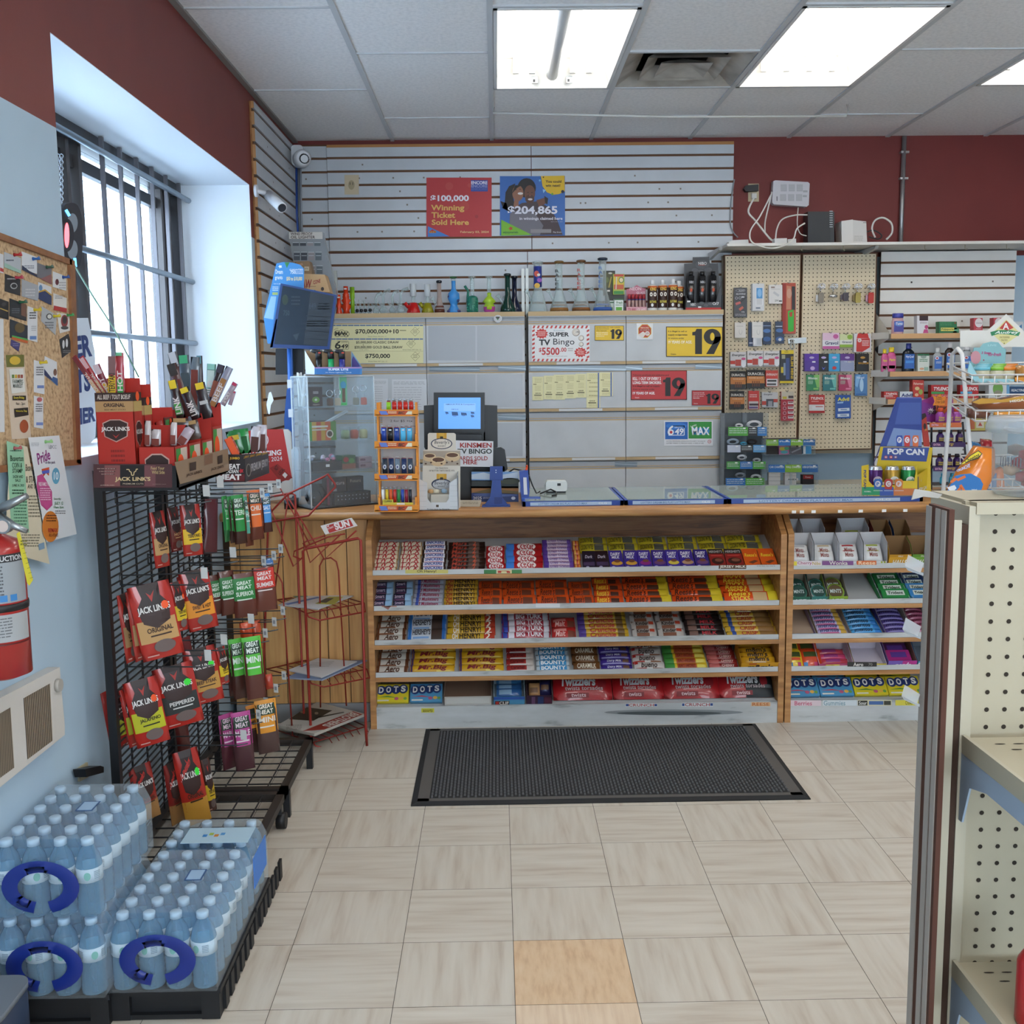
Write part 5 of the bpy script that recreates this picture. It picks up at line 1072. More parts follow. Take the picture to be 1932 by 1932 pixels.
for k,(u,col,ln)in enumerate(((.40,'5a3a2a',.055),(.52,'b8a890',.06),(.80,'8a8578',.07),(.92,'c86a5a',.075))):
 p=cl(u,.3,e3);m=MB();m.tube(arc(0,ln,.014,0,2*PI,12,lambda a,b:p+V((a,0,b)))[:-1],.0022,M('c9ccd0',.25,.9),5,True)
 m.tube([p+V((0,0,ln-.014)),p+V((.004,0,.03))],.002,M('c9ccd0',.3,.9),5);m.rbox(p+V((-.012,-.006,.001)),p+V((.014,.006,.034)),.005,M(col,.4),'y',3)
 one(m,'keyring',('brown leaf','tan charm','grey padlock','coral tag')[k]+' keyring on the top shelf of the clear case','keyring','keyrings in the clear case')
inn('bottle_opener_keyring','green and teal opener keyring card on the top shelf of the clear case',.57,.68,e3,e3+.14,.35,.004,'6fc090',lambda g:(g.ell(.5,.35,.4,.12,'3fa0c8'),g.rc(.3,.45,.75,.9,'6a4630'),g.rc(.1,.92,.9,.99,'38b858')),'keyring')
m=MB();rn=random.Random(3)
for k in range(9):a=cl(.02+rn.uniform(-.01,.06),.45+rn.uniform(0,.3),e3);m.tube([a,a+V((rn.uniform(-.02,.02),0,.13+rn.uniform(0,.02)))],.004,M('d5d3cc',.4),5)
one(m,'paper_roll_bundle','bundle of white paper tubes in the left corner of the clear case','tubes')
inn('striped_card','red, yellow and green striped card on the second shelf of the clear case',.02,.43,e2,e2+.082,.1,.004,'b08a2a',lambda g:(g.rc(0,0,.12,1,'3f8a3a'),g.rc(.12,0,.28,1,'b8903a'),g.rc(.28,0,.45,1,'a8442a'),g.rc(.6,0,.8,1,'b8542a'),g.rc(.8,0,1,1,'4a7a34'),g.rc(.12,.2,.7,.3,'c9c4b8',2),g.rc(.12,.38,.66,.46,'b8b4a8',2),g.ell(.76,.66,.13,.22,'c9c2b4',2),g.ell(.76,.66,.09,.15,'3a2a22',3)),'card')
for k,(u,c)in enumerate(((.62,'8f9a6a'),(.76,'c8502c'),(.90,'d0c48a'))):
 p=cl(u,.3,e2);gob('jar',f'small clear jar of {("green", "orange", "pale")[k]} filters on the second case shelf','jar','small jars in the clear case',lambda m:(m.lathe([(.016,0),(.019,.005),(.019,.034),(.012,.04)],p,M(c,.4),12),m.lathe([(.021,0),(.022,.05),(.018,.056)],p,AC,12)))
m=MB();a,b=cl(.12,.6,e2+.03),cl(.72,.6,e2+.12)
for q in(0,.02,.04):m.tube([a+V((0,q,0)),b+V((0,q,0))],.008,film('e6ecf0',.6),6)
one(m,'clear_tube_pack','clear plastic tubes leaning on the second case shelf','tubes')
inn('bin','black bin of wrapped candies on the third shelf of the clear case',.06,.5,e1,e1+.04,.1,.1,'2f2e30',lambda g:g.rc(.45,.3,.58,.6,'d8d8d8'),'bin')
rn=random.Random(5)
for k in range(14):
 p=cl(rn.uniform(.08,.46),rn.uniform(.15,.6),e1+.045+rn.uniform(0,.016));c=('c9b8c4','b86a84','d8d6dc','9aa0b8')[k%4]
 gob('wrapped_candy','small wrapped candy heaped in the black bin of the clear case','candy','wrapped candies in the clear case',lambda m:m.lathe([(0,-.009),(.010,-.003),(.010,.004),(0,.009)],p,M(c,.3),7))
inn('striped_box','green and red patterned box on the third shelf of the clear case',.53,.74,e1,e1+.06,.2,.06,'3a5a3a',lambda g:(g.rc(0,.6,1,1,'8a5a4a'),g.ell(.3,.3,.2,.2,'9a3a3a'),g.ell(.7,.4,.2,.2,'5a8a4a')),'box')
for k in range(2):inn('cylinder_pack',f'pink grey pack on the third shelf of the clear case, {("lower", "upper")[k]} of two',.78,.98,e1+.026*k,e1+.026*k+.024,.15,.05,'b09aa0',lambda g:g.rc(.1,.3,.5,.7,'7a5a64'),'pack')
inn('pipe_box','black box with dark maroon print on the floor of the clear case',.30,.60,e0,e0+.12,.25,.05,'241a1c',lambda g:(g.rc(0,0,.12,1,'6a2438'),g.tx_('Futura',.25,.12,.9,.26,'b0a4a0'),g.rc(.3,.4,.5,.5,'8a8686')),'box')
inn('pipe_box','plain black box at the right on the floor of the clear case',.62,.88,e0,e0+.12,.3,.05,'211d1e',lambda g:(g.tx_('Futura',.2,.1,.85,.22,'a89a88'),g.pg([(.3,.8),(.5,.5),(.75,.58),(.55,.9)],'3a3638')),'box')
inn('bead_card','black tray of studs at the front of the clear case floor',.36,.92,e0,e0+.055,.05,.05,'1c1b1d',lambda g:[g.ell(.1+.1*i,.25+.3*j,.012,.04,'b8babf')for i in range(9)for j in range(2)],'tray')
for k,(u,v,r)in enumerate(((.16,.4,.05),(.10,.25,.04))):
 p=cl(u,v,e0+r);gob('round_pipe',f'black round object at the left of the clear case floor, {("larger", "smaller")[k]} one','pipe','black round objects in the clear case',lambda m:m.lathe([(0,-r),(r*.7,-r*.7),(r,0),(r*.7,r*.7),(0,r)],p,M('1b1b1e',.25),14))
 # torch lighter carton on the case
t=thing('lighter_carton','pastel printed carton of three torch lighters on the clear case','carton',cl(.4,.5,ch+.0045))
yq=FL.y+.03;zb=ZT+ch+.006;m=MB();g=GP(m,('y',yq),J_)
g.sp([(215,268),(215,212),(575,210),(575,268)],.003,M('3a78ac'));g.rc(215,212,575,222,'a07aa8');g.rc(230,225,560,266,'2f6aa8',1);g.tx_('SUPER LITE',320,222,472,238,'dfe6ee',2,.06);g.tx_('Jet Flame Lighters / Torch',298,248,495,259,'c8d8e8',2,.02)
g2=GP(m,('y',yq+.07),J_);g2 .sp([(150,262),(150,86),(492,92),(492,262)],.003,M('8a6d4c'))
def q3(px,py,y):return at(J_[0]+px*J_[2],J_[1]+py*J_[2],y=y)
m.pg([q3(148,266,yq+.07),q3(215,268,yq),q3(215,212,yq),q3(140,84,yq+.07)],'cfd0dc');m.pg([q3(575,268,yq),q3(492,262,yq+.07),q3(495,90,yq+.07),q3(575,210,yq)],'7fa0b8');m.pg([q3(560,205,yq+.005),q3(500,240,yq+.06),q3(498,110,yq+.069)],'5a4a8a');m.box((q3(160,260,yq).x,yq,zb),(q3(560,260,yq).x,yq+.07,zb+.002),M('8a6d4c'));m.build('carton',t)
for k,(x,c)in enumerate(((248,'26282c'),(340,'1f9a5a'),(424,'2b2f7c'))):
 m=MB();p0=q3(x,215,yq+.02);p1=q3(x,150,yq+.02);p2=q3(x-4,88,yq+.02)
 m.tube([V((p0 .x,p0 .y,zb+.003)),p1],.013,M(c,.25),10);m.tube([p1,p2],.0145,M('202124',.4),10);m.tube([p2+V((.006,0,-.006)),p2+V((-.026,-.005,.0))],[.012,.008],M('1c1d20',.4),10);m.tube([p2+V((-.026,-.005,0)),p2+V((-.034,-.006,.001))],.006,M('a8a8a4',.3,.8),8);m.box(p2+V((.002,-.016,-.012)),p2+V((.012,-.012,-.006)),M('b8402c'))
 one(m,'torch_lighter',('black','green','blue')[k]+' bodied torch lighter standing in the pastel carton','lighter','torch lighters in the pastel carton')
 # ---- blue information screen on its pole, behind the case
t=thing('screen_stand','dark screen in a blue frame on a blue pole behind the clear case','screen',at(545,960,y=5.12))
m=MB();g=GP(m,('y',5.1),I_);g.sp([(300,812),(936,945),(852,1568),(178,1545)],.03,M('1d3a70',.4));g.sp([(178,1548),(245,1220),(262,1225),(205,1552)],.004,M('7ab0e0'));m.build('frame',t)
m=MB();g=GP(m,('y',5.0985),I_);g.sp([(322,838),(905,958),(830,1530),(225,1505)],.002,M('1b2733',.2))
DT,DT2='29323f','232b33'
g.pg([(640,905),(905,958),(830,1530),(560,1510)],DT2);g.tx_('649',622,1035,700,1105,'39414c');g.tx_('750',330,1120,400,1180,'2c3f46')
for y in(1180,1352,1440):g.ln_(590,y,850,y+20,4,'3a434e')
g.sb(720,1040,860,1130,3,'333c47',1,.3,2);g.sb(600,1240,840,1320,3,'333c47',1,.35,4);g.ell(350,1000,35,60,'243428');g.sb(420,960,520,1080,3,'26323c',1,.4,8);g.pg([(440,1400),(510,1380),(480,1470)],'22303a');m.build('screen',t)
m=MB();p,q=at(545,735,y=5.12),at(545,640,y=5.12);m.tube([V((p.x,5.14,ZT+.02)),V((q.x,5.14,q.z+.05))],.0135,M('2a5fae',.35),12);m.build('pole',t)
m=MB();g=GP(m,('y',5.125));g.sp([(541,734),(550,734),(555,792),(536,792)],.02,M('244f94',.4));p=at(545,790,y=5.13);m.box((p.x-.03,5.10,ZT+.0005),(p.x+.03,5.16,ZT+.012),M('244f94',.4));m.box((p.x-.022,5.126,ZT+.01),(p.x+.022,5.142,p.z),M('244f94',.4));m.build('base',t)
one(rise((lambda m:(GP(m,('y',5.18)).sl_(520,658,573,707,.03,M('17191d',.3)),m.box((at(560,700,y=5.2).x,5.19,ZT),(at(568,700,y=5.2).x,5.2,at(560,690,y=5.2).z),'17191d'),m)[-1])(MB())),'monitor','black monitor seen edge on behind the blue pole','monitor')
# corner shelf with cigarette paper cartons, promo card and oil lighter tower
zs_=at(560,556,y=6.1).z
m=MB();m.box((XL+.026,5.75,zs_-.014),(-.95,6.34,zs_),M('8d9094',.5));one(m,'corner_shelf','grey shelf on the left slatwall holding the paper cartons','shelf')
def fq(name,label,cat,y,tf,pts,d_,base,fn=None,z=None,group=None):
 m=MB();g=GP(m,('y',y),tf);g.sp(pts,d_,M(base,.5)if isinstance(base,str)else base)
 if fn:fn(g)
 if z is not None:rise(m,z)
 return one(m,name,label,cat,group)
fq('cone_box','tan carton with a red letter print on the corner shelf','box',5.95,I_,[(480,690),(800,705),(860,905),(545,900)],.12,'b89468',lambda g:(g.tx_('RAW',500,760,655,860,'8a2420',2,.06,.2),g.tq('CONE',((668,775),(752,752),(752,795),(672,818)),'8a2420',2,.05),g.sb(575,835,700,855,1,'8a6a4a'),g.ell(775,868,18,22,'3a2a20')),zs_)
fq('paper_carton','brown cigarette paper carton behind the tan carton','box',6.12,I_,[(210,535),(620,520),(655,660),(655,905),(240,905)],.1,'8d7152',lambda g:(g.tx_('ZIG ZAG',360,535,475,572,'2c241c',2,.03),g.ln_(430,590,550,555,26,'b88d6a',2),g.rc(568,585,622,632,'c9b898'),g.tx_('STIC',575,598,615,618,'4a3a2c',2)),zs_)
fq('cardboard_flap','torn brown cardboard carton standing at the slatwall corner','box',6.2,I_,[(165,375),(195,360),(262,470),(290,640),(290,905),(190,905)],.05,'8a6a48',lambda g:(g.pg([(225,395),(265,470),(275,560),(240,500)],'2c2824'),),zs_)
def f(g):
 g.rc(392,172,775,252,'c9c6c0');g.tx_('WIND PROOF',410,178,660,208,'3c2420',2,.03);g.tx_('OIL LIGHTER',412,214,690,248,'3c2420',2,.03)
 for r,y in enumerate((290,400,555)):
  for c in range(4):
   if r==2 and c<2:continue
   x=435+12*r+82*c;g.rc(x,y,x+70,y+(40 if r==0 else 95),('4a5058','3f444c','8a8486','5a646a')[c]);g.rc(x,y,x+70,y+6,'c6ccd2',2);g.rc(x+6,y+40,x+64,y+46,'b4bac0',2)if r else None
fq('lighter_tower','clear tiered tower of oil lighters in the back corner','display',6.26,I_,[(388,170),(778,170),(940,905),(500,905)],.05,film('aab0b6',.35),f,zs_)
def f(g):
 g.star(295,622,26,22,5,'dfe8f2',2,.5);g.tx_('Dream',240,655,325,705,'dfe8f2',2,.03,-.1);g.tx_('grants',235,730,322,780,'dfe8f2',2,.03,-.1);g.tx_('750',410,668,470,705,'dfe8f2',2,.04);g.tx_('GUARANTEED',400,648,555,668,'dfe8f2',2,.03);g.sb(470,680,555,715,2,'cfdcea',2)
 g.tx_('$50 to $10,000',365,738,545,788,'e0d2a0',2,.05);g.tx_('how to play',222,810,305,828,'cfdcea',2);g.sb(205,850,275,905,3,'cfe0ee',2);g.rc(205,915,268,945,'a8b86a');g.pg([(345,575),(400,575),(370,640)],'3a8a4a',2);g.pg([(190,960),(250,960),(215,1225),(110,1205)],'8fb8d4')
fq('promo_card','tall sky blue promotional card behind the dark screen','card',5.16,I_,[(250,585),(330,570),(430,575),(520,600),(565,645),(560,1500),(150,1500),(105,1205)],.002,'3f86c2',f)
# ---- red banner on a white panel, white device beside it
def f(g):
 g.pg([(870,1040),(1245,1000),(1505,998),(1612,1585),(1575,1620),(1340,1625),(870,1640)],'b3302c')
 g.ell(1240,1130,88,88,'d8cfcc',2);g.ell(1240,1130,78,78,'b3302c',3);g.tx_('IGN',1180,1100,1312,1160,'d8cfcc',4,.05);g.tq('NEW PRICING',((960,1290),(1482,1245),(1484,1310),(960,1355)),'e0d8d6',3,.06);g.tq('OCTOBER 1, 2024',((960,1380),(1492,1325),(1495,1385),(960,1440)),'e0d8d6',3,.0)
 g.pg([(1340,1470),(1440,1420),(1620,1590),(1480,1640)],'8f2620',3);g.pg([(1495,1555),(1525,1520),(1560,1555),(1530,1595)],'d0c6c0',4);g.tq('NOT',((1390,1470),(1425,1430),(1460,1470),(1425,1510)),'4a1410',4,.05);g.tq('LEGAL',((1440,1530),(1500,1460),(1530,1490),(1470,1560)),'4a1410',4,.05)
fq('pricing_sign','white panel with a red pricing banner standing on the counter left end','sign',4.93,C2_,[(870,1040),(1240,1005),(1560,1000),(1595,1040),(1640,1780),(1590,1850),(870,1900)],.02,'cfc8bf',f,ZT)
fq('white_device','slim white device standing between the red banner and the clear case','device',4.9,J_,[(38,860),(60,838),(85,850),(95,880),(95,1255),(60,1265)],.05,'d3dbe2',None,ZT)
one(rise((lambda m:(m.rbox((at(535,940,y=4.68).x,4.68,0),(at(556,940,y=4.68).x,4.78,.04),.008,M('1c1d20',.4),'z',3),m)[-1])(MB())),'receipt_printer','small black device on the counter before the red banner','device')
fq('hanging_tag','white cable tag hanging beside the slatwall edge above the red banner','tag',5.52,C2_,[(1335,650),(1360,640),(1392,740),(1360,800),(1345,912),(1330,910),(1305,800)],.003,'e3e6ea')
# ---- orange lighter rack
yl=cy_at(750,968)+.01
t=thing('lighter_rack','orange four tier rack of disposable lighters on the counter','rack',at(750,968,y=yl));OR=M('d8861a',.4);t.location.z=ZT
def jy(px,py,y):return at(J_[0]+px*J_[2],J_[1]+py*J_[2],y=y)
tiers=[(535,585),(775,830),(1022,1075),(1258,1312)]
for k,(a,b)in enumerate(tiers):
 m=MB();g=GP(m,('y',yl),J_);g.sl_(670,a,1003,b,.004,OR);p,q=jy(675,b-6,yl),jy(1000,b-6,yl);zz=max(ZT+.001,p.z)
 m.box((p.x,yl,zz),(q.x,yl+.075,zz+.004),OR);g.rc(705,a+8,955,b-10,'b8481c',1);g.pg([(705,a+10),(760,a+10),(775,b-12),(720,b-12)],'5a74b8',2);g.tx_('BIC',850,a+14,900,b-16,'2f2a20',3,.06,.2);g.sb(772,a+14,838,b-16,2,'e0c8a0',3,.5,k);g.pg([(905,b-14),(925,a+12),(955,a+12),(955,b-14)],'d8d0b0',2);m.build('tray',t)
for s_,(xa,xb)in enumerate(((668,730),(985,1022))):
 m=MB();p=jy(700 if not s_ else 990,480,yl+.07);m.box((p.x-.004,yl+.03,ZT+.003),(p.x+.004,yl+.082,p.z),OR);p=jy(700 if not s_ else 990,480,yl+.07)
 for a,b in tiers:q=jy(705 if not s_ else 985,a-55,yl);m.box((q.x-.004,yl+.002,jy(700,b-4,yl).z),(q.x+.004,yl+.06,q.z),OR)
 m.build('side_frame',t)
m=MB();p,q=jy(730,590,yl+.08),jy(1010,730,yl+.08);m.box((p.x,yl+.08,jy(0,1250,yl).z),(q.x,yl+.083,p.z),M('c9c3c0',.5));g=GP(m,('y',yl+.0795),J_);g.tx_('2 for $5 +tx',790,612,960,632,'3a3236',1,.0);g.ln_(975,600,1000,600,3,'3a3236');g.ln_(900,660,1000,660,3,'3a3236');m.build('back_panel',t)
cols=[['8cc02a','b8281e','c02c20','bc2a20','b4281e'],['1f3f94','15171c','1f3f8c','4fb0d8','4aa6d0'],['26303c','1a2c50','6a7a88','24355c','3a4656'],['d8d6d0','d0b02a','d2541e','b82a20','2f8a48','2648a0','8a2038','1f2430']]
nm=[['lime','red','red','red','red'],['blue','black','blue','light blue','light blue'],['dark printed','navy printed','grey printed','navy printed','grey printed'],['white','yellow','orange','red','green','blue','dark red','black']]
geo=[(778,42.5,478,535,450),(740,49,672,778,655),(748,48.5,905,1018,893),(735,29.5,1140,1240,1122)]
for r in range(4):
 x0,dx,yt,yb_,yh=geo[r]
 for k,c in enumerate(cols[r]):
  x=x0+dx*k;m=MB();y=yl+.022;p,q,hd=jy(x,yb_,y),jy(x,yt,y),jy(x,yh,y);wd=dx*.40*J_[2]*y/FPX;zb=max(p.z,jy(675,tiers[r][1]-6,yl).z+.005)
  m.rbox((q.x-wd,y-.006,zb),(q.x+wd,y+.006,q.z),.005,M(c,.25),'z',3);m.box((q.x-wd*.8,y-.005,q.z),(q.x+wd*.8,y+.005,q.z+.35*(hd.z-q.z)),M('9a3a2a' if r<3 else '8a8a88',.4));m.rbox((q.x-wd*.75,y-.0055,q.z+.3*(hd.z-q.z)),(q.x+wd*.55,y+.0055,hd.z),.003,M('a9acb0',.3,.9),'z',2)
  if r==2:g=GP(m,('y',y-.0062),J_);g.ell(x,970,13,18,'c8ccd2');g.ell(x,970,7,10,'3a4a74',2)
  if r==1:g=GP(m,('y',y-.0062),J_);g.rc(x-10,684,x+10,694,'d0d4da')
  one(m,'lighter',f'{nm[r][k]} lighter, {ORD[k]} along the {("top", "second", "third", "bottom")[r]} tier of the orange rack','lighter','lighters in the orange rack')
fq('lighter_label','yellow lighter brand card on the bottom tier of the orange rack','label',yl+.008,J_,[(732,1218),(812,1218),(812,1240),(962,1240),(962,1262),(732,1262)],.001,'c8b83a',lambda g:(g.tx_('CLIPPER',742,1224,805,1238,'3a3a1c',2,.05),g.rc(840,1244,900,1258,'d8d0c8')))
# ---- pastry tart carton
yv=cy_at(830,963);t=thing('tart_display_carton','tall white and grey printed pastry carton beside the orange rack','carton',at(830,963,y=yv));t.location.z=ZT
m=MB();g=GP(m,('y',yv),J_);PK=M('c5c8ca',.5)
g.sp([(1000,1308),(1000,1060),(1070,1090),(1072,1210),(1095,1240),(1215,1240),(1235,1210),(1240,1090),(1302,1050),(1302,1308)],.003,PK)
g.tx_('Butter tarts by Beverly',1070,1285,1240,1296,'4a4640',2,.02);g.star(1148,1266,14,12,4,'4a3a2c',2)
for y in(1110,1150,1190,1230,1270):g.rc(1003,y,1065,y+2,'a9adb0',1);g.rc(1245,y,1300,y+2,'a9adb0',1)
p=jy(1302,1308,yv);m.hexa([V((p.x,yv,ZT)),V((p.x+.003,yv,ZT)),V((p.x+.003,yv+.10,ZT)),V((p.x,yv+.10,ZT)),V((p.x,yv,jy(0,1050,yv).z)),V((p.x+.003,yv,jy(0,1050,yv).z)),V((p.x+.003,yv+.1,jy(0,1030,yv).z)),V((p.x,yv+.1,jy(0,1030,yv).z))],M('8a9098'))
p0=jy(1000,1308,yv);m.box((p0 .x,yv,ZT),(p.x,yv+.1,ZT+.003),PK);m.build('box',t)
m=MB();g=GP(m,('y',yv+.08),J_);g.sp([(1030,1300),(1040,840),(1075,838),(1075,722),(1085,712),(1275,712),(1288,722),(1288,838),(1322,840),(1322,1300)],.003,M('d0cabd',.5))
for y0 in(712,1022):g.rc(1142,y0,1218,y0+55,'c8982a');g.rc(1160,y0,1200,y0+55,'d0a63a',2);g.star(1180,y0+36,16,13,4,'2f2a24',3)
g.ell(1180,793,82,42,'26314c',2);g.ell(1180,793,74,36,'d6d0c4',3);g.tx_("Beverly's",1125,768,1240,802,'33343c',4,.01,.2);g.tx_('BAKERY',1152,806,1212,816,'5a5a5c',4,.02)
g.ell(1178,1100,76,42,'26314c',2);g.ell(1182,1104,70,36,'b8bcc0',3);g.tx_("Beverly's",1125,1078,1235,1110,'3a3c44',4,.01,.2);g.tx_('BAKERY',1152,1112,1206,1122,'5a5a5c',4,.02)
g.rc(1040,848,1322,960,'a39686',1)
for cx,cy,r in((1090,890,50),(1155,920,60),(1262,885,58)):g.ell(cx,cy+12,r,r*.55,'c9ae88',2);g.ell(cx,cy-5,r*.9,r*.38,'d8c29c',3);g.ell(cx,cy-5,r*.75,r*.28,'5a3a26',4)
for k in range(7):g.ell(1060+40*k,945-(k%3)*9,8,6,'4a2f20',5)
g.tx_('THE TRADITION',1132,974,1228,984,'4a4238',2,.02);g.tx_('OF BUTTER TARTS SINCE 1976',1085,992,1278,1004,'4a4238',2,.02);m.build('back_card',t)
for k,(x,c)in enumerate(((1100,'b08a5c'),(1140,'c8c0a8'),(1200,'8aa4b8'))):
 p=jy(x,1228,yv+.03);gob('tart_packet',('tan','cream','pale blue')[k]+' tart packet lying in the white and grey carton','packet','tart packets in the carton',lambda m:m.lathe([(0,0),(.014,.004),(.014,.012),(.010,.018),(0,.02)],(p.x,p.y,ZT+.07),M(c,.3),8))
m=MB();m.box((jy(1075,0,yv+.03).x,yv+.012,ZT+.0035),(jy(1235,0,yv+.03).x,yv+.06,ZT+.068),M('b8b2a4'));one(m,'packet_stack','pale carton insert under the tart packets','insert')
# ---- till
t=thing('cash_register','black touchscreen till behind the pastry carton','till',at(870,960,y=4.95));t.location.z=ZT
TB,TB2=M('17181b',.35),M('232528',.4)
m=MB();g=GP(m,('y',4.95),J_);g.sl_(1120,405,1507,705,.035,TB);m.build('monitor',t)
m=MB();g=GP(m,('y',4.9485),J_);g.sl_(1155,443,1476,681,.001,M('5b92d8',.3,emit=.75));S_=lambda c:M(c,.3,emit=.6)
g.rc(1197,487,1438,545,S_('7aa6dc'));g.tx_('AMIGUK POS & Computers',1210,490,1430,503,S_('24406c'),2,.02);g.tx_('AMIGUK',1252,528,1310,537,S_('3a5a8a'),2)
for x,y,w_,h in((1207,550,22,16),(1256,550,46,30),(1326,556,42,22),(1400,550,26,16),(1400,575,24,16)):g.pg([(x,y),(x+w_,y+3),(x+w_+5,y+h),(x+4,y+h)],S_('22406a'),2);g.rc(x+w_*.25,y+h+3,x+w_*.8,y+h+6,S_('34557f'),2)
m.build('screen',t)
m=MB();g=GP(m,('y',5.0),J_);g.sp([(1045,505),(1120,500),(1120,830),(1060,842),(1048,820)],.05,TB2);g.sp([(1500,500),(1603,505),(1606,820),(1570,835),(1500,830)],.05,TB2);g.sl_(1115,700,1510,850,.06,TB);m.build('housing',t)
m=MB();g=GP(m,('y',4.93),J_);g.sl_(1285,725,1485,800,.05,TB);a=MB();g=GP(m,('y',4.93),J_);g.sl_(1325,960,1412,1225,.06,TB);p=jy(1240,850,5.0);q=jy(1420,850,5.0);m.box((p.x,4.96,ZT),(q.x,5.1,p.z+.02),TB);m.build('stand',t)
m=MB();g=GP(m,('y',4.97),J_);g.sp([(1560,835),(1630,822),(1660,840),(1682,985),(1670,1000),(1560,1005)],.03,TB2);g.sl_(1410,965,1660,1035,.06,TB);m.build('card_reader',t)
fq('bingo_card_sign','white bingo cards sold here sign propped against the till','sign',4.86,J_,[(1280,768),(1573,775),(1570,970),(1280,966)],.002,'d3d4d8',lambda g:(g.tx_('KINSMEN',1320,786,1560,824,'9c2426',2,.05),g.tx_('TV BINGO',1300,832,1562,870,'2a3432',2,.05),g.tx_('CARDS SOLD',1268+18,888,1530,920,'9a3032',2,.03),g.tx_('HERE',1345,918,1450,950,'9a3032',2,.05)))
def f(g):
 g.rc(1408,1040,1765,1110,'6f98c8',1);g.pg([(1408,1060),(1500,1045),(1600,1070),(1765,1040),(1765,1090),(1600,1100),(1408,1095)],'b8c8d8',2);g.rc(1408,1105,1765,1165,'2c3434',1);g.ell(1700,1110,75,24,'3c4234',2);g.rc(1408,1150,1765,1200,'9a6a3a',1);g.pg([(1408,1200),(1560,1165),(1765,1190),(1765,1210)],'6a5a34',2);g.rc(1408,1200,1765,1268,'24386c',1);g.ell(1590,1215,170,14,'4a5f94',2)
 g.tx_('2025',1420,1228,1485,1250,'d6d9e2',3,.03);g.ell(1725,1240,16,12,'c9cedb',3);g.sb(1495,1232,1560,1248,2,'a9b4cc',3)
fq('desk_calendar','landscape photo desk calendar for 2025 on the counter','calendar',4.84,J_,[(1408,1038),(1765,1045),(1765,1268),(1408,1265)],.006,'3a4a5a',f,ZT)
fq('wooden_card_tray','small pale card holder in front of the desk calendar','card tray',4.68,J_,[(1320,1258),(1482,1258),(1470,1300),(1305,1300)],.04,'b8ad98',lambda g:g.sb(1340,1266,1460,1284,2,'5a5040',1,.3),ZT)
def bl(m,pts,d_,y,mat):GP(m,('y',y),J_).sp(pts,d_,mat)
BLU=M('1f3f86',.4)
t=thing('blue_pad_stand','dark blue metal stand on the counter before the calendar','stand',at(935,960,y=4.66));t.location.z=ZT
m=MB();bl(m,[(1548,965),(1643,965),(1645,1072),(1545,1072)],.008,4.69,BLU);g=GP(m,('y',4.6895),J_);g.ell(1593,995,4,4,'b8c4d8');g.ell(1593,1012,4,4,'b8c4d8');m.build('top_plate',t)
m=MB();bl(m,[(1565,1070),(1628,1070),(1640,1200),(1690,1265),(1700,1285),(1490,1285),(1505,1260),(1548,1200)],.006,4.68,BLU);g=GP(m,('y',4.6795),J_);g.sl_(1580,1200,1640,1250,.001,M('183270'));p,q=jy(1488,1288,4.67),jy(1702,1288,4.67);m.box((p.x,4.66,ZT+.0005),(q.x,4.74,ZT+.004),BLU);m.build('base',t)
t=thing('slip_holder','blue slip holder with white slips and an orange pen','holder',at(990,955,y=4.75));t.location.z=ZT
m=MB();bl(m,[(1770,1040),(1838,1030),(1848,1190),(1835,1285),(1790,1285)],.05,4.76,M('24479a',.35));bl(m,[(1790,1240),(1932,1240),(1932,1285),(1790,1285)],.06,4.75,M('2a56b0',.35));rise(m);m.build('holder',t)
m=MB();bl(m,[(1800,1050),(1825,1050),(1832,1180),(1805,1180)],.03,4.758,M('d3d6dc'));m.build('slips',t)
m=MB();a,b=jy(1812,1060,4.78),jy(1828,968,4.78);m.tube([a,b],[.006,.005],M('d2461c',.3),8);m.tube([b,b+V((0,0,.008))],[.006,.002],M('d2461c',.3),8);one(m,'pen','orange capped pen standing in the blue slip holder','pen')
m=MB();m.tube([jy(1690,1010,4.9),jy(1730,985,4.88),jy(1800,1000,4.86),jy(1845,1040,4.86),jy(1870,1110,4.86),jy(1900,1170,4.86),V((jy(1930,1190,4.86).x,4.86,ZT+.045))],.0035,M('191a1d',.5),6);one(m,'cable','black cable running from the till to the white scanner','cable')
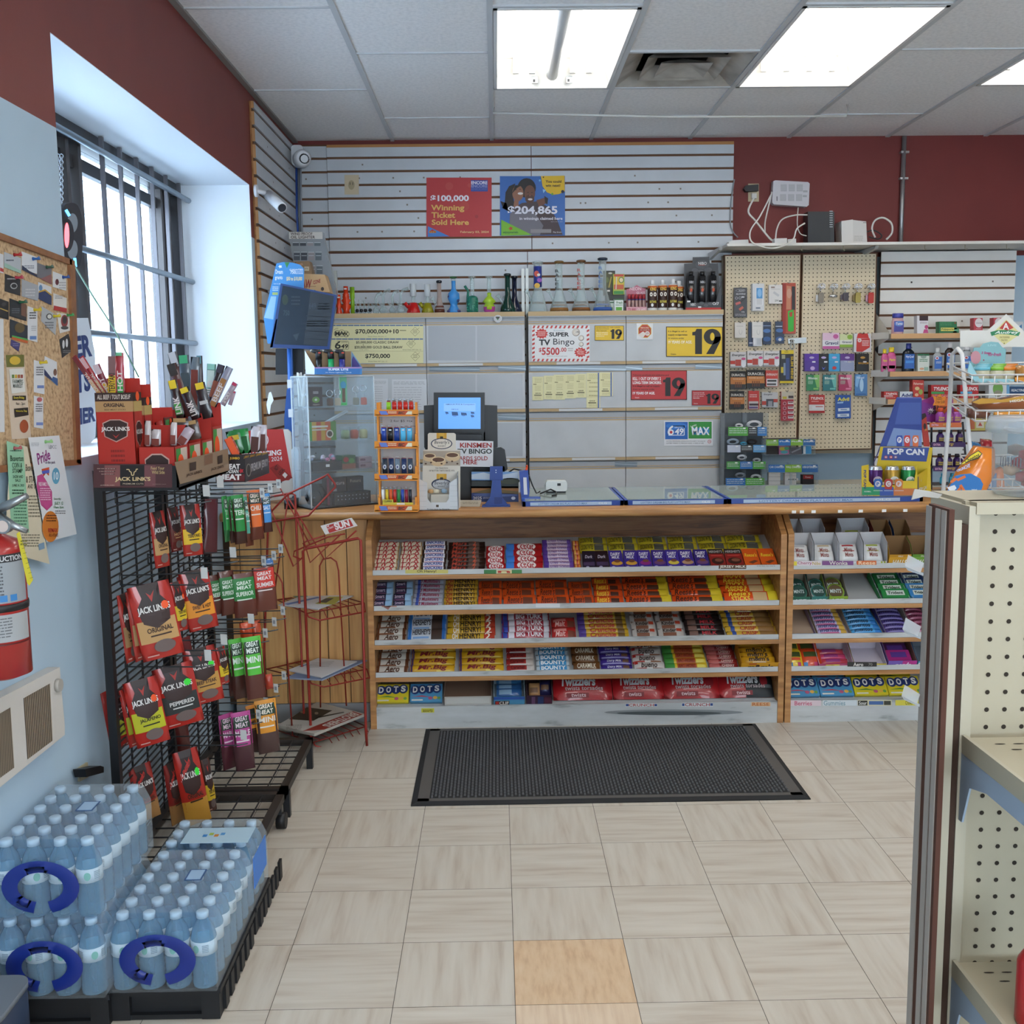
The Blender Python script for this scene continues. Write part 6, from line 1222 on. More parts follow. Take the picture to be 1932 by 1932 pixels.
# ---- glass topped lottery ticket trays
TR=M('23479c',.3);
def trayq(label,p0,p1,yf0,yf1,seed,extra=None):
 a,b=at(p0,yf0,z=ZT+.004),at(p1,yf1,z=ZT+.004);y0=4.66;x0,x1=a.x*y0/a.y,b.x*y0/b.y;y1=5.20
 t=thing('ticket_tray',label,'ticket tray',((x0+x1)/2,(y0+y1)/2,ZT),'glass topped ticket trays')
 m=MB();m.box((x0+.002,y0,ZT+.0005),(x1-.002,y0+.02,ZT+.022),TR);m.box((x0+.002,y0,ZT+.0005),(x0+.016,y1,ZT+.024),TR);m.box((x1-.016,y0,ZT+.0005),(x1-.002,y1,ZT+.024),TR);m.box((x0+.002,y1-.015,ZT+.0005),(x1-.002,y1,ZT+.024),TR);m.build('frame',t)
 m=MB();m.box((x0+.016,y0+.02,ZT+.0005),(x1-.016,y1-.015,ZT+.004),M('8a9490',.6));rn=random.Random(seed)
 for i in range(5):
  xx=x0+.03+(x1-x0-.06)*i/5;m.box((xx,y0+.06,ZT+.004),(xx+(x1-x0-.06)/5-.008,y1-.1,ZT+.006),M(rn.choice(['8fa39a','a8a690','94a0a8','a39a8c','86988a'])))
 m.build('ticket_liner',t)
 m=MB();m.box((x0+.014,y0+.018,ZT+.0225),(x1-.014,y1-.013,ZT+.0255),film('cfdad6',.62,.015));m.build('glass_lid',t)
 m=MB();g=GL(m,(x0+(x1-x0)*.08,y0-.0006,ZT+.019),(1,0,0),(0,0,1),(x1-x0)*.8,.015);g.rc(0,0,1,1,'a9c6e2');g.tx_('LOTTERY DREAM BIG PLAY LOTTO MAX',.1,.2,.7,.8,'5f86b8',2,.03);g.tx_('OLG',.84,.2,.94,.8,'dfe8f2',2,.04);m.build('label_strip',t)
 return t
trayq('glass topped blue ticket tray nearest the till, under the white scanner',985,1177,958,955,1);trayq('middle glass topped blue ticket tray on the counter',1178,1372,955,950,2);trayq('long glass topped blue ticket tray at the right of the counter',1373,1742,950,944,3)
t=thing('barcode_scanner','white scanner with a black cord on the glass ticket tray','scanner',at(1048,930,y=4.95));t.location.z=ZT+.0256
m=MB();p,q=at(1027,928,y=4.95),at(1070,906,y=4.95);zz=ZT+.03
m.rbox((p.x+.008,4.95,zz+.004),(q.x,5.03,zz+.052),.012,M('d9dcd9',.3),'y',4);m.rbox((p.x,4.97,zz),(p.x+.03,5.02,zz+.034),.008,M('cfd2d0',.3),'y',3);m.box((p.x+.01,4.96,ZT+.0256),(q.x-.006,5.02,zz+.006),M('2a2c2e'));m.box((q.x-.046,4.948,zz+.030),(q.x-.030,4.951,zz+.042),M('26282a'));m.build('body',t)
m=MB();p=at(1031,928,y=4.93);m.tube([V((p.x-.03,4.90,ZT+.03)),V((p.x+.0,4.92,ZT+.04)),V((p.x+.02,4.94,ZT+.045)),V((p.x+.045,4.93,ZT+.034)),V((p.x+.04,4.84,ZT+.029)),V((p.x+.02,4.82,ZT+.029))],.0035,M('1a1b1d',.5),6);m.build('cord',t)
# corner: security cameras and cable run
t=thing('dome_camera','white dome security camera in the top corner of the slatwalls','security camera',at(566,290,y=6.5));p=at(564,295,y=6.5)
m=MB();m.rbox((p.x-.045,6.5,p.z-.05),(p.x+.025,6.6,p.z+.065),.02,M('d2d4d8',.4),'y',4);m.build('mount',t)
m=MB();q=at(571,298,y=6.46);m.tube([q+V((-.02,.05,.0)),q,q+V((.006,-.02,-.002))],[.05,.05,.036],M('d8dade',.4),16);m.build('housing',t)
m=MB();q=at(573,299,y=6.44);m.tube([q+V((0,.01,0)),q+V((.006,-.012,-.004))],[.033,.022],M('22252c',.15),14);m.build('lens',t)
t=thing('bullet_camera','white bullet security camera on an arm from the slatwall edge','security camera',at(515,375,y=5.75));a=at(483,360,x=XL+.03)
m=MB();m.tube([a+V((-.006,0,0)),a+V((.008,0,0))],.03,M('d8dbe0',.4),14);b=at(506,366,y=5.62);m.tube([a,b],.011,M('d8dbe0',.4),10);m.build('arm',t)
m=MB();c,d=at(506,368,y=5.62),at(532,392,y=5.50);m.tube([c,d],.026,M('e0e2e6',.35),16);m.build('housing',t)
m=MB();m.tube([d,d+(d-c).normalized()*.004],.021,M('2a2c34',.2),14);m.build('lens',t)
m=MB()
for k in range(3):m.tube([at(559+4*k,308,y=6.6),at(560+4*k,400,y=6.6),at(562+4*k,440,y=6.58)],.007,M(('2c4a94','6a7078','8b9098')[k],.4),6)
one(m,'cable_bundle','blue and grey cables running down the corner below the dome camera','cables')
# ================================================================ back right: router shelf, pegboards, medicine shelves
RR,SS,QQ,TT,ZZ,XX=(1360,500,.15528),(1360,700,.15528),(1350,320,.30124),(1600,540,.21742),(1752,580,.12422),(1700,760,.12008)
zsh=at(1500,458,y=6.4).z
t=thing('modem_shelf','long white shelf high on the red wall carrying the modems','shelf',(2.3,6.6,zsh))
m=MB();m.box((at(1372,460,y=6.4).x,6.4,zsh-.016),(3.4,YB,zsh),M('d2d0cb',.5));m.build('board',t)
for px in(1357,1652):
 m=MB();p=at(px,470,y=6.42);x=p.x;a=[(x,6.42,zsh-.018),(x,YB,zsh-.018),(x,YB,zsh-.16),(x,YB-.03,zsh-.16),(x,YB-.05,zsh-.06),(x,6.44,zsh-.034)];b=[(c[0]+.02,c[1],c[2])for c in a]
 m.add(a+b,[tuple(range(6))[::-1],tuple(range(6,12))]+[(i,(i+1)%6,6+(i+1)%6,6+i)for i in range(6)],M('c2c3c2',.4,.3));m.build('bracket',t)
for px in(1512,1591,1745,1821,1899):
 m=MB();p=at(px,466,y=6.45);m.tube([V((p.x,6.45,zsh-.016)),V((p.x,6.45,zsh-.035)),V((p.x+.006,6.45,zsh-.045)),V((p.x+.012,6.45,zsh-.036))],.002,M('b8b49c',.3,.8),5);m.build('cup_hook',t)
m=MB();p=at(1706,262,y=YB-.02);m.tube([V((p.x,p.y,ZC)),V((p.x,p.y,2.1))],.014,M('9a9a9c',.35,.7),10)
for zz in(ZC-.1,2.72):m.box((p.x-.02,p.y-.012,zz),(p.x+.03,p.y+.02,zz+.012),M('b0b0b0',.4,.6))
one(m,'conduit','bare metal conduit running down the red wall to the shelf','conduit')
yr=6.62
def qs(name,label,cat,pts,y,d_,base,fn=None,tf=QQ,z=None,group=None):return fq(name,label,cat,y,tf,pts,d_,base,fn,z,group)
t=thing('wall_outlet','beige outlet with a black adapter plugged in on the red wall','outlet',at(1422,380,y=YB))
m=MB();g=GP(m,('y',YB-.006),QQ);g.sl_(205,88,272,200,.005,M('c2b292'));m.build('plate',t);m=MB();g=GP(m,('y',YB-.05),QQ);g.sp([(178,118),(192,98),(270,92),(270,132),(190,136)],.04,M('202023'));m.build('adapter',t);m=MB();g=GP(m,('y',YB-.03),QQ);g.sl_(228,148,258,180,.02,M('d8d6d0'));m.build('plug',t)
def f(g):
 for r in range(2):
  for c in range(3):g.rc(408+50*c-4*r,92+62*r,446+50*c-4*r,136+60*r,'a9a9ae');g.sb(410+50*c-4*r,94+62*r,444+50*c-4*r,134+60*r,8,'c4c4c8',2,.4,c)
 g.rc(548,130,576,142,'a4a4a8');g.rc(546,160,572,172,'a4a4a8');g.rc(382,168,388,196,'6a6a70')
qs('wall_router','white wireless box with six vent grids mounted tilted on the red wall','router',[(362,72),(375,67),(580,78),(590,88),(584,222),(572,232),(365,218),(355,206)],YB-.06,.05,'c9c7cc',f)
t=thing('modem','black upright modem on the white wall shelf','modem',at(1548,450,y=yr));t.location.z=zsh
m=MB();g=GP(m,('y',yr),QQ);g.sl_(580,222,720,442,.1,M('1f2226',.4));g.sp([(720,222),(745,224),(745,438),(720,442)],.06,M('2a2d31',.4));rise(m,zsh);m.build('body',t)
m=MB();g=GP(m,('y',yr-.001),QQ);[g.rc(714,258+14*k,734,263+14*k,'a8adb2')for k in range(8)];m.build('indicator',t)
t=thing('battery_backup','white upright power unit on the shelf right of the black modem','power unit',at(1610,450,y=yr));t.location.z=zsh
m=MB();g=GP(m,('y',yr),QQ);g.sp([(862,275),(945,285),(952,440),(862,440)],.12,M('cfccc8'));g.sp([(790,282),(862,272),(862,440),(792,440)],.12,M('dad7d3'));g.rc(925,290,945,294,'6a6a6a');g.ell(900,430,7,6,'3a3a3a');g.sb(868,375,925,410,3,'b3b0ac');rise(m,zsh);m.build('body',t)
for nm_,lab,pts,y in(('network_switch','small white network box before the black modem',[(370,412),(448,410),(450,450),(372,452)],6.5),('white_puck','small round white box on the shelf beside the network box',[(452,410),(505,406),(506,445),(455,447)],6.52),('flat_router','flat white device at the left end of the wall shelf',[(80,444),(110,432),(205,428),(208,452),(90,458)],6.45)):qs(nm_,lab,'device',pts,y,.06,'cdccca',None,QQ,zsh)
def cab(label,pts,col='d4d2cc',r=.0045,y=6.55):
 m=MB();P_q=[at(QQ[0]+QQ[2]*a,QQ[1]+QQ[2]*b,y=y)for a,b in pts];sm=[]
 for i in range(len(P_q)-1):  # Catmull-Rom so that cables bend softly
  p0,p1,p2,p3=P_q[max(0,i-1)],P_q[i],P_q[i+1],P_q[min(len(P_q)-1,i+2)]
  for k in range(5):u=k/5;sm.append(.5*((2*p1)+(p2-p0)*u+(2*p0-5*p1+4*p2-p3)*u*u+(3*p1-p0-3*p2+p3)*u**3))
 m.tube(sm+[P_q[-1]],r,M(col,.4),6);one(m,'cable',label,'cable','white cables around the modems')
cab('thick white cord bending down from the wall outlet',[(240,180),(205,262),(250,320),(330,420),(360,448)],r=.006)
cab('white cable from the wall router down to the shelf',[(352,140),(330,240),(310,330),(310,400)],y=6.6)
cab('white cable looping down in front of the shelf edge',[(352,150),(280,290),(220,380),(225,450),(300,485),(380,490),(450,465),(490,430),(510,370),(560,335)],y=6.38)
cab('white cable arching into the black modem',[(375,445),(385,370),(420,310),(500,285),(575,284)])
cab('thin white cable from the router to the modem side',[(518,236),(512,340),(530,400),(570,415)],r=.003)
cab('white cable coil standing on the shelf beside the power unit',[(1070,438),(1105,395),(1100,335),(1050,302),(1000,318),(980,370),(1000,425)],r=.006,y=6.6)
cab('dark cable bundle beside the white power unit',[(950,390),(990,380),(1040,410),(1020,435),(960,420)],'2a2628',.004,6.6)
cab('grey cable running down the slatwall end',[(118,60),(98,200),(92,330),(110,390),(140,425)],'8a8c90',.004,6.75)
# pegboard cupboards
PEG=M('cfc1a5',.6);HOLE=M('2b241d',.9);yp=6.62
def pegboard(name,label,q,nx,ny):
 t=thing(name,label,'pegboard',at(q[3][0],q[3][1],y=yp),'beige pegboard doors');m=MB();g=GP(m,('y',yp));g.sp(q,.02,PEG)
 for i in range(nx):
  for j in range(ny):
   u,v=(i+.5)/nx,(j+.5)/ny;x=(1-v)*((1-u)*q[0][0]+u*q[1][0])+v*((1-u)*q[3][0]+u*q[2][0]);y=(1-v)*((1-u)*q[0][1]+u*q[1][1])+v*((1-u)*q[3][1]+u*q[2][1]);g.ell(x,y,1.15,1.15,HOLE,1,6)
 m.build('board',t);m=MB();g=GP(m,('y',yp+.0205));k=2.2
 g.sp([(q[0][0]-k,q[0][1]-k),(q[1][0]+k,q[1][1]-k),(q[2][0]+k,q[2][1]+k),(q[3][0]-k,q[3][1]+k)],.03,M('6a4630',.7));m.build('frame',t);return t
pl=pegboard('pegboard_door','left beige pegboard door with batteries and cables',[(1369,483),(1510,481),(1502,826),(1367,828)],19,46)
pr_=pegboard('pegboard_door','right beige pegboard door with remedies and keyrings',[(1516,481),(1653,479),(1643,846),(1507,848)],18,48)
m=MB();g=GP(m,('y',6.69));g.sp([(1366,481),(1650,478),(1645,852),(1645,855),(1365,856)],.1,M('b0a48e',.6));one(m,'pegboard_cupboard','shallow beige cupboard body behind the pegboard doors','cupboard')
t=thing('hasp','steel hasp with a carabiner joining the pegboard doors','hasp',at(1500,645,y=yp));m=MB();g=GP(m,('y',yp-.012),RR);STL=M('a8aaa8',.3,.8);g.sp([(815,895),(955,882),(1040,880),(1040,945),(955,950),(820,955)],.011,STL);g.ell(865,920,30,16,'3a3630');m.build('plate',t)
m=MB();m.tube([at(RR[0]+RR[2]*a,RR[1]+RR[2]*b,y=yp-.02)for a,b in((865,905),(845,1000),(870,1028),(895,1005),(880,910))],.0035,STL,6,True);m.build('carabiner',t)
def hang(name,label,cat,tf,x0,y0,x1,y1,base,fn=None,d_=.015,group=None,y=yp-.03,n=1,par=None):
 for k in range(n):
  m=MB();g=GP(m,('y',y+.012*k),tf);g.sl_(x0-9*k,y0+3*k,x1-9*k,y1+3*k,d_ if n==1 else.006,M(base,.4,coat=.2))
  if fn:fn(g)
  one(m,name,label if not k else f'{label}, {ORD[k]} one behind',cat,group or 'packs hung on the pegboards')
 if par:m=MB();p=at(tf[0]+tf[2]*(x0+x1)/2,tf[1]+tf[2]*(y0+4),y=y-.004);m.tube([V((p.x,yp,p.z+.008)),p,p+V((.004,-.012,.012))],.002,STL,5);m.build('peg_hook',par)
hang('cable_box','dark grey charging cable box at the top left of the pegboard','box',RR,160,275,320,635,'3a3a3e',lambda g:(g.ell(240,310,60,18,'8a8a90'),g.ell(240,310,55,14,'3a3a3e',2),g.tx_('XLINT',215,300,290,320,'b8b8bc',3),g.tx_('GLOWING',185,342,300,362,'c6c6ca',2,.03,.2),g.ell(190,402,16,16,'b8b8bc'),g.ell(190,402,12,12,'3a3a3e',2),g.ell(232,400,16,16,'b8b8bc'),g.ell(232,400,12,12,'3a3a3e',2),g.rc(250,382,285,396,'d0d0d4',2),g.ln_(240,450,310,390,16,'26262a'),g.ln_(180,475,240,455,30,'b8605a',2),g.ln_(225,545,270,510,30,'b8604e',2),g.tx_('10ft',250,562,290,578,'c6c6ca',2,.03),g.sb(175,595,305,625,2,'9a9aa0')),par=pl)
hang('charger_clamshell','white clamshell pack with a blue cable','pack',RR,385,225,527,555,'c9cacc',lambda g:(g.rc(425,270,512,490,'d8d8da'),g.rc(432,278,506,408,'4f8cc0',2),g.ell(470,340,26,50,'7fb0d8',3),g.rc(432,412,500,485,'c2c2c4',2),g.rc(425,515,480,530,'5a6a7a')),n=3,par=pl)
hang('charger_box','white power adapter box beside the red lighter pack','box',RR,585,240,748,470,'d3d0cc',lambda g:(g.rc(610,262,655,280,'8a7a70'),g.sb(612,292,720,300,1,'8a8a8a'),g.ln_(640,330,705,375,28,'b8b8ba'),g.tx_('20W',655,420,700,445,'4a4a4c'),g.rc(705,430,742,446,'4a4a4a')),.03,par=pl)
hang('utility_lighter_pack','tall red pack holding a long lighter with a green handle','pack',RR,752,218,910,835,'a8442c',lambda g:(g.rc(752,225,790,835,'8f2c22'),g.rc(862,260,902,545,'262628',1),g.pg([(800,250),(855,260),(850,540),(795,540)],'b87a5c',1),g.ell(830,345,30,60,'c0907a',2),g.pg([(815,560),(880,540),(888,600),(885,800),(850,812),(815,800)],'3aa83a',2),g.pg([(830,580),(868,565),(868,625),(835,630)],'a8442c',3)),.04,par=pl)
hang('cable_box','small white cable box on the second row of the left pegboard','box',RR,170,698,302,885,'d0ccc6',lambda g:(g.sb(190,740,270,752,1,'9a9a98'),g.ell(240,810,20,36,'a8a8a8'),g.ell(240,806,16,34,'d0ccc6',2)),par=pl)
hang('cable_card','navy cable card behind the middle white box','card',RR,335,692,440,990,'22324e',lambda g:g.rc(345,940,400,955,'b8bcc8'),.006,y=yp-.015)
hang('cable_box','white cable box hung over the navy cards','box',RR,380,690,516,885,'d2cfca',lambda g:(g.sb(395,738,490,750,1,'9a9a98'),g.ell(455,812,20,36,'a8a8a8'),g.ell(455,808,16,34,'d2cfca',2)),.03,par=pl)
hang('cable_coil','white coiled cable hanging below the middle white box','cable',RR,395,885,500,985,'c4c6ca',lambda g:(g.ell(410,930,14,40,'d8dadc'),g.rc(440,890,490,970,'b2b6bc')),.02)
hang('cable_card','navy cable card right of the white box','card',RR,512,690,612,965,'1f2e48',lambda g:(g.rc(515,735,605,742,'8aa0c0'),g.ell(560,800,45,24,'4a70a8'),g.ell(560,900,46,30,'35588c')),.006,par=pl)
hang('cable_card','navy cable card beside the red lighter pack','card',RR,660,685,772,955,'26344c',lambda g:(g.rc(665,740,745,750,'c0c8d4'),g.ell(715,795,45,24,'4a70a8'),g.ell(715,900,48,30,'35588c'),g.ell(718,905,20,18,'c8d0d8',2)),.006,par=pl)
for k,(a,y0)in enumerate(((115,1055),(322,1042),(520,1042))):
 hang('battery_pack',f'white and red battery pack, {ORD[k]} of three on the third row','batteries',RR,a,y0,a+192,y0+192,'c9c6c6',lambda g:(g.tx_('Energizer',a+18,y0+25,a+185,y0+60,'26262a',2,.04,.3),g.rc(a,y0+108,a+60,y0+150,'b83a30'),g.rc(a+62,y0+95,a+130,y0+170,'a84038',2),g.ell(a+160,y0+140,28,50,'d8d8dc',2),g.ell(a+160,y0+85,26,16,'b84a7a',3),g.rc(a,y0+172,a+192,y0+192,'9a9a9c')),.03,'battery packs',par=pl)
hang('pen_light_pack','tall black and yellow pen light pack','pack',RR,718,1035,885,1435,'1f1f20',lambda g:(g.rc(735,1035,885,1080,'d0b82a'),g.tx_('nebo',775,1046,820,1064,'3a341a',2),g.rc(740,1090,782,1140,'9a9a80'),g.rc(790,1130,835,1390,'3a4a78'),g.rc(762,1190,786,1340,'7a8aa0'),g.tq('SLIM MINI',((880,1110),(880,1380),(850,1380),(850,1110)),'c8a82a',2,.05),g.rc(730,1240,760,1310,'c8b030'),g.rc(718,1410,885,1435,'d0b82a')),.01,par=pl)
def dura(a,y0,b,y1):
 def d(g):h=y1-y0;g.rc(a,y0,b,y0+h*.34,'1c1a1a');g.tx_('DURACELL',a+14,y0+h*.14,b-8,y0+h*.28,'d6d2cc',2,.04);g.rc(a,y0+h*.34,b,y0+h*.72,'b8743a');g.tx_('POWER BOOST',a+30,y0+h*.40,b-20,y0+h*.47,'e0c8a8',2);[g.rc(a+(b-a)*(.3+.12*k),y0+h*.6,a+(b-a)*(.36+.12*k),y0+h*.9,'6a3a24',2)for k in range(4)]
 return d
for lab,(a,y0,b,y1)in(('left copper and black battery pack, fourth row',(118,2,302,222)),('wide copper and black battery pack, fourth row',(315,-14,532,212)),('copper and black battery pack on the lowest row',(112,245,286,462))):hang('battery_pack',lab,'batteries',SS,a,y0,b,y1,'1c1a1a',dura(a,y0,b,y1),.02,'battery packs',par=pl)
hang('battery_pack','red pack of steel batteries at the end of the fourth row','batteries',SS,545,-8,695,190,'b83a2c',lambda g:(g.tx_('EVEREADY',555,30,690,56,'e0d0c8',2,.05),g.rc(555,95,690,185,'c8c8ca'),g.rc(565,108,675,130,'3a3a3c',2),g.rc(560,150,670,172,'4a4a4e',2)),.02,'battery packs',par=pl)
hang('battery_pack','red pack of dark batteries on the lowest row','batteries',SS,337,240,466,466,'b0261f',lambda g:(g.sb(350,285,440,330,2,'d8b8b0'),g.rc(340,368,455,462,'b8b4b4'),g.rc(345,395,455,420,'3a2c34',2),g.rc(340,432,450,455,'584a78',2)),.02,'battery packs',par=pl)
hang('battery_pack','grey coin battery pack on the lowest row','batteries',SS,500,258,692,442,'b0b0b2',lambda g:(g.tx_('Energizer',520,275,630,298,'3a3a40',2,.04,.3),g.rc(500,365,560,412,'b0443a'),g.rc(640,340,690,380,'b0443a'),g.rc(550,340,640,430,'4a4a52',2),g.rc(575,365,625,430,'8a8c94',3)),.02,'battery packs',par=pl)
hang('coin_cell_strip','red and white strip of coin cells near the door edge','batteries',SS,730,250,885,605,'9c2230',lambda g:[(g.ell(775,395+58*k,22,22,'c08a90'),g.ell(775,395+58*k,14,14,'7a2030',2),g.rc(815,370+58*k,882,402+58*k,'d0c8c8'),g.rc(820,374+58*k,876,386+58*k,'6a2a30',2))for k in range(4)]+[g.rc(735,250,885,345,'b8b0a0'),g.rc(750,310,800,340,'a8982a',2),g.rc(820,300,882,330,'3a3034',2)],.01,'battery packs',par=pl)
for k,(x,y1,c,c2)in enumerate(((1212,465,'7a7266','cfcfcf'),(1365,405,'c9c9cc','c9c9cc'),(1512,440,'4a4448','5a5058'),(1660,460,'9a8a4a','7a6a3a'),(1818,465,'b0342c','b890a0'))):
 m=MB();y=yp-.035;p=lambda a,b:at(RR[0]+RR[2]*a,RR[1]+RR[2]*b,y=y);c0=p(x,260);CH=M('cfd0d2',.2,.9)
 for q in range(3):m.tube(arc(c0 .x,c0 .z,.016,0,2*PI,12,lambda a,b:V((a+.004*q,y-.008*q,b)))[:-1],.0022,CH,5,True)
 for q in range(4):an=-2.4+q*.6;m.tube([c0,c0+V((.03*math.cos(an),0,.03*math.sin(an)+.012))],.0035,M('d8d8d8',.4),5)
 e=p(x,y1);m.tube([p(x,290),p(x,330)],.003,CH,5);o_=p(x,335);hh=o_.z-e.z
 if k==1:m.lathe([(0,-.014),(.024,-.006),(.024,.006),(0,.014)],(e.x,y,e.z+.014),CH,8,1.1,.5)
 else:
  m.rbox((e.x-.016,y-.012,e.z),(e.x+.016,y,e.z+hh),.008,M(c,.35,.4 if k!=4 else 0),'y',3);m.rbox((e.x-.028,y+.002,e.z+.01),(e.x-.004,y+.012,e.z+hh*.8),.006,M(c2,.4),'y',3)
 one(m,'keyring',('pewter figure','silver ball','dark charm','brass figure','red and pink tag')[k]+' keyrings bunched on a hook of the right pegboard','keyring','keyrings on the pegboard')
def grav(a,y0,b,y1,c,c2):return lambda g:(g.rc(a,y0,b,y0+(y1-y0)*.45,c2),g.ell(a+(b-a)*.78,y0+(y1-y0)*.22,32,28,c,2),g.rc(a,y1-34,b,y1,c),g.tx_('Gravol',a+28,y0+(y1-y0)*.52,b-15,y1-52,'26305c',2,.04))
hang('remedy_pack','pink and white remedy pack on the right pegboard','remedy',RR,1238,825,1440,1020,'d8d6da',grav(1238,825,1440,1020,'b85a94','d8b8cc'),par=pr_)
hang('remedy_pack','green and white remedy pack beside the pink one','remedy',RR,1445,840,1602,1000,'d6d6cc',grav(1445,840,1602,1000,'86a83a','c6ce9c'),par=pr_)
hang('first_aid_pack','red and white first aid pack on the right pegboard','remedy',RR,1618,832,1828,1058,'d2cfd2',lambda g:(g.pg([(1665,832),(1785,832),(1800,890),(1650,890)],'c0302a'),g.pg([(1650,895),(1810,890),(1810,1000),(1720,1055),(1645,1052)],'b83430'),g.ell(1685,915,24,24,'d8d0d0',2),g.tx_('A',1676,904,1694,926,'b83430',3,.05),g.sb(1715,915,1800,990,5,'e0c8c8',2)),.03,par=pr_)
for k,(a,b,c,c2,lab)in enumerate(((1018,1190,'54309a','4a2a88','purple'),(1190,1308,'1b1b1e','17171a','black'),(1312,1445,'3a9ac8','348fc0','sky blue'),(1452,1622,'58307e','8a92b0','purple and grey'),(1648,1800,'1f1a16','16130f','black and gold'))):
 hang('small_carton',f'{lab} small hanging carton on the right pegboard','carton',RR,a,1078,b,1292,c2,lambda g:(g.rc(a,1078,b,1160,c,2),g.ell((a+b)/2,1125,30,14,'b8a8d0' if k!=4 else 'b88a3a',3),g.rc((a+b)/2+5,1168,(a+b)/2+45,1186,'d8d8dc',3),(g.ell((a+b)/2+10,1255,28,24,'b8a0d0',2)if k==0 else g.ell((a+b)/2,1250,26,20,'c03a3a',2)if k==2 else g.tx_('TROJAN',a+45,1168,b-8,1188,'d0d4e0',3)if k==3 else g.tx_('MAGNUM',a+22,1180,b-6,1205,'c08a2a',3,.05)if k==4 else g.pg([(1225,1235),(1245,1275),(1275,1235),(1245,1255)],'5a6ac0',2))),.04,'small hanging cartons',par=pr_)
for k,(a,b,c,c2,lab)in enumerate(((1040,1196,'2f7a50','7ab060','green'),(1240,1402,'1f6a70','6ab0a8','teal'),(1433,1590,'9c2450','d07a98','magenta'))):
 hang('lip_balm_card',f'{lab} lip balm card on the right pegboard','lip balm',SS,a,46,b,240,c,lambda g:(g.pg([(b-70,46),(b,46),(b,200),(b-30,200)],c2),g.tx_('Blistex',a+22,72,b-18,102,'d8e0d8',2,.04),g.sb(a+20,118,a+80,165,3,'a8c8b0'),g.rc(a+85,205,b-10,226,c2,2)),.008,'lip balm cards',par=pr_)
hang('spray_card','blue blister card with a clear bottle on the right pegboard','remedy',SS,1630,38,1780,300,'4a7ab0',lambda g:(g.pg([(1640,60),(1700,50),(1660,200),(1635,180)],'7fb0d8'),g.ell(1710,170,24,80,'a8c8e0',2),g.tx_('nasal',1655,66,1740,92,'d8e0ec',3),g.rc(1640,275,1760,290,'2f5a90',2)),.01,par=pr_)
hang('tablet_tube_card','red and white tablet tube card on the right pegboard','remedy',SS,1075,290,1262,510,'b02a24',lambda g:(g.tx_('TYLENOL',1092,315,1250,348,'e6dcd8',2,.06,.2),g.rc(1070,408,1256,482,'cfcdcd'),g.ln_(1110,445,1245,440,34,'d8d8da',2),g.rc(1150,428,1240,438,'a8443a',3),g.sb(1100,365,1190,385,1,'d8a8a0')),.012,par=pr_)
hang('tablet_tube_card','blue tablet tube card with yellow lettering on the right pegboard','remedy',SS,1395,290,1580,575,'26509a',lambda g:(g.tx_('Advil',1418,320,1560,365,'d8cc3a',2,.06),g.pg([(1415,380),(1490,372),(1485,392),(1415,396)],'8fb0d8'),g.ln_(1425,472,1562,465,36,'c6d0da',2),g.ln_(1418,540,1558,535,36,'c6d0da',2),g.rc(1455,462,1530,475,'6a86b0',3),g.rc(1450,530,1530,543,'6a86b0',3)),.012,par=pr_)
# clear cable organisers on the back counter
zb_=at(1450,918,y=6.25).z
m=MB();m.box((1.37,6.2,0),(2.6,6.6,zb_),M('b9b4a6',.6));one(m,'back_counter','low pale counter under the pegboards behind the ticket trays','counter')
def organiser(label,x0,y0,x1,y1,y,tiers,fill):
 t=thing('cable_organiser',label,'organiser',at(SS[0]+SS[2]*(x0+x1)/2,SS[1]+SS[2]*y1,y=y),'clear cable organisers');t.location.z=zb_
 m=MB();a,b=at(SS[0]+SS[2]*x0,SS[1]+SS[2]*y0,y=y),at(SS[0]+SS[2]*x1,SS[1]+SS[2]*y1,y=y)
 for xx in(a.x,(a.x+b.x)/2,b.x):m.box((xx,y,b.z),(xx+.003,y+.12,a.z),AC)
 m.box((a.x,y+.12,b.z),(b.x,y+.123,a.z),M('4a5056',.4)if fill else AC)
 for ty0,ty1,cells in tiers:p=at(SS[0]+SS[2]*x0,SS[1]+SS[2]*ty1,y=y);m.box((a.x,y,p.z),(b.x,y+.12,p.z+.003),AC)
 m.build('frame',t);m=MB();g=GP(m,('y',y-.002),SS)
 for ty0,ty1,cells in tiers:
  for ca,cb,c,tx in cells:
   g.sl_(ca,ty0,cb,ty1,.001,M(c,.4));(g.tx_(tx,ca+10,ty0+15,cb-10,ty0+(ty1-ty0)*.45,'d8e0e4',2,.03)if tx else g.sb(ca+12,ty0+18,cb-14,ty1-16,3,'c6d0d0',2,.3,int(ca)));g.rc(cb-60,ty0+8,cb-30,ty0+24,'e0e2e2',3)
 m.build('label_strip',t);return t
Gn,Bn,Dk='4c9a3a','2f6aae','2a2c30'
organiser('tall four tier clear cable organiser left of the pegboard foot',45,520,560,1400,6.28,[(680,788,[(90,330,Gn,''),(332,445,Dk,''),(445,558,'3a78b8','')]),(900,988,[(80,240,'b4bcd0',''),(242,392,Dk,''),(394,550,'5a98cc','')]),(1100,1190,[(70,232,'3f8a44',''),(234,386,Bn,''),(388,545,'4a9a3e','')]),(1300,1398,[(60,298,Bn,''),(300,530,Gn,'')])],True)
organiser('clear organiser with green and blue labels above the charger organiser',552,828,1145,1022,6.24,[(832,905,[(552,700,'7aa83a',''),(702,848,Bn,'iPhone'),(850,998,'7aa83a','Phone'),(1000,1145,'2a5f98','EARBUD')]),(1020,1024,[])],False)
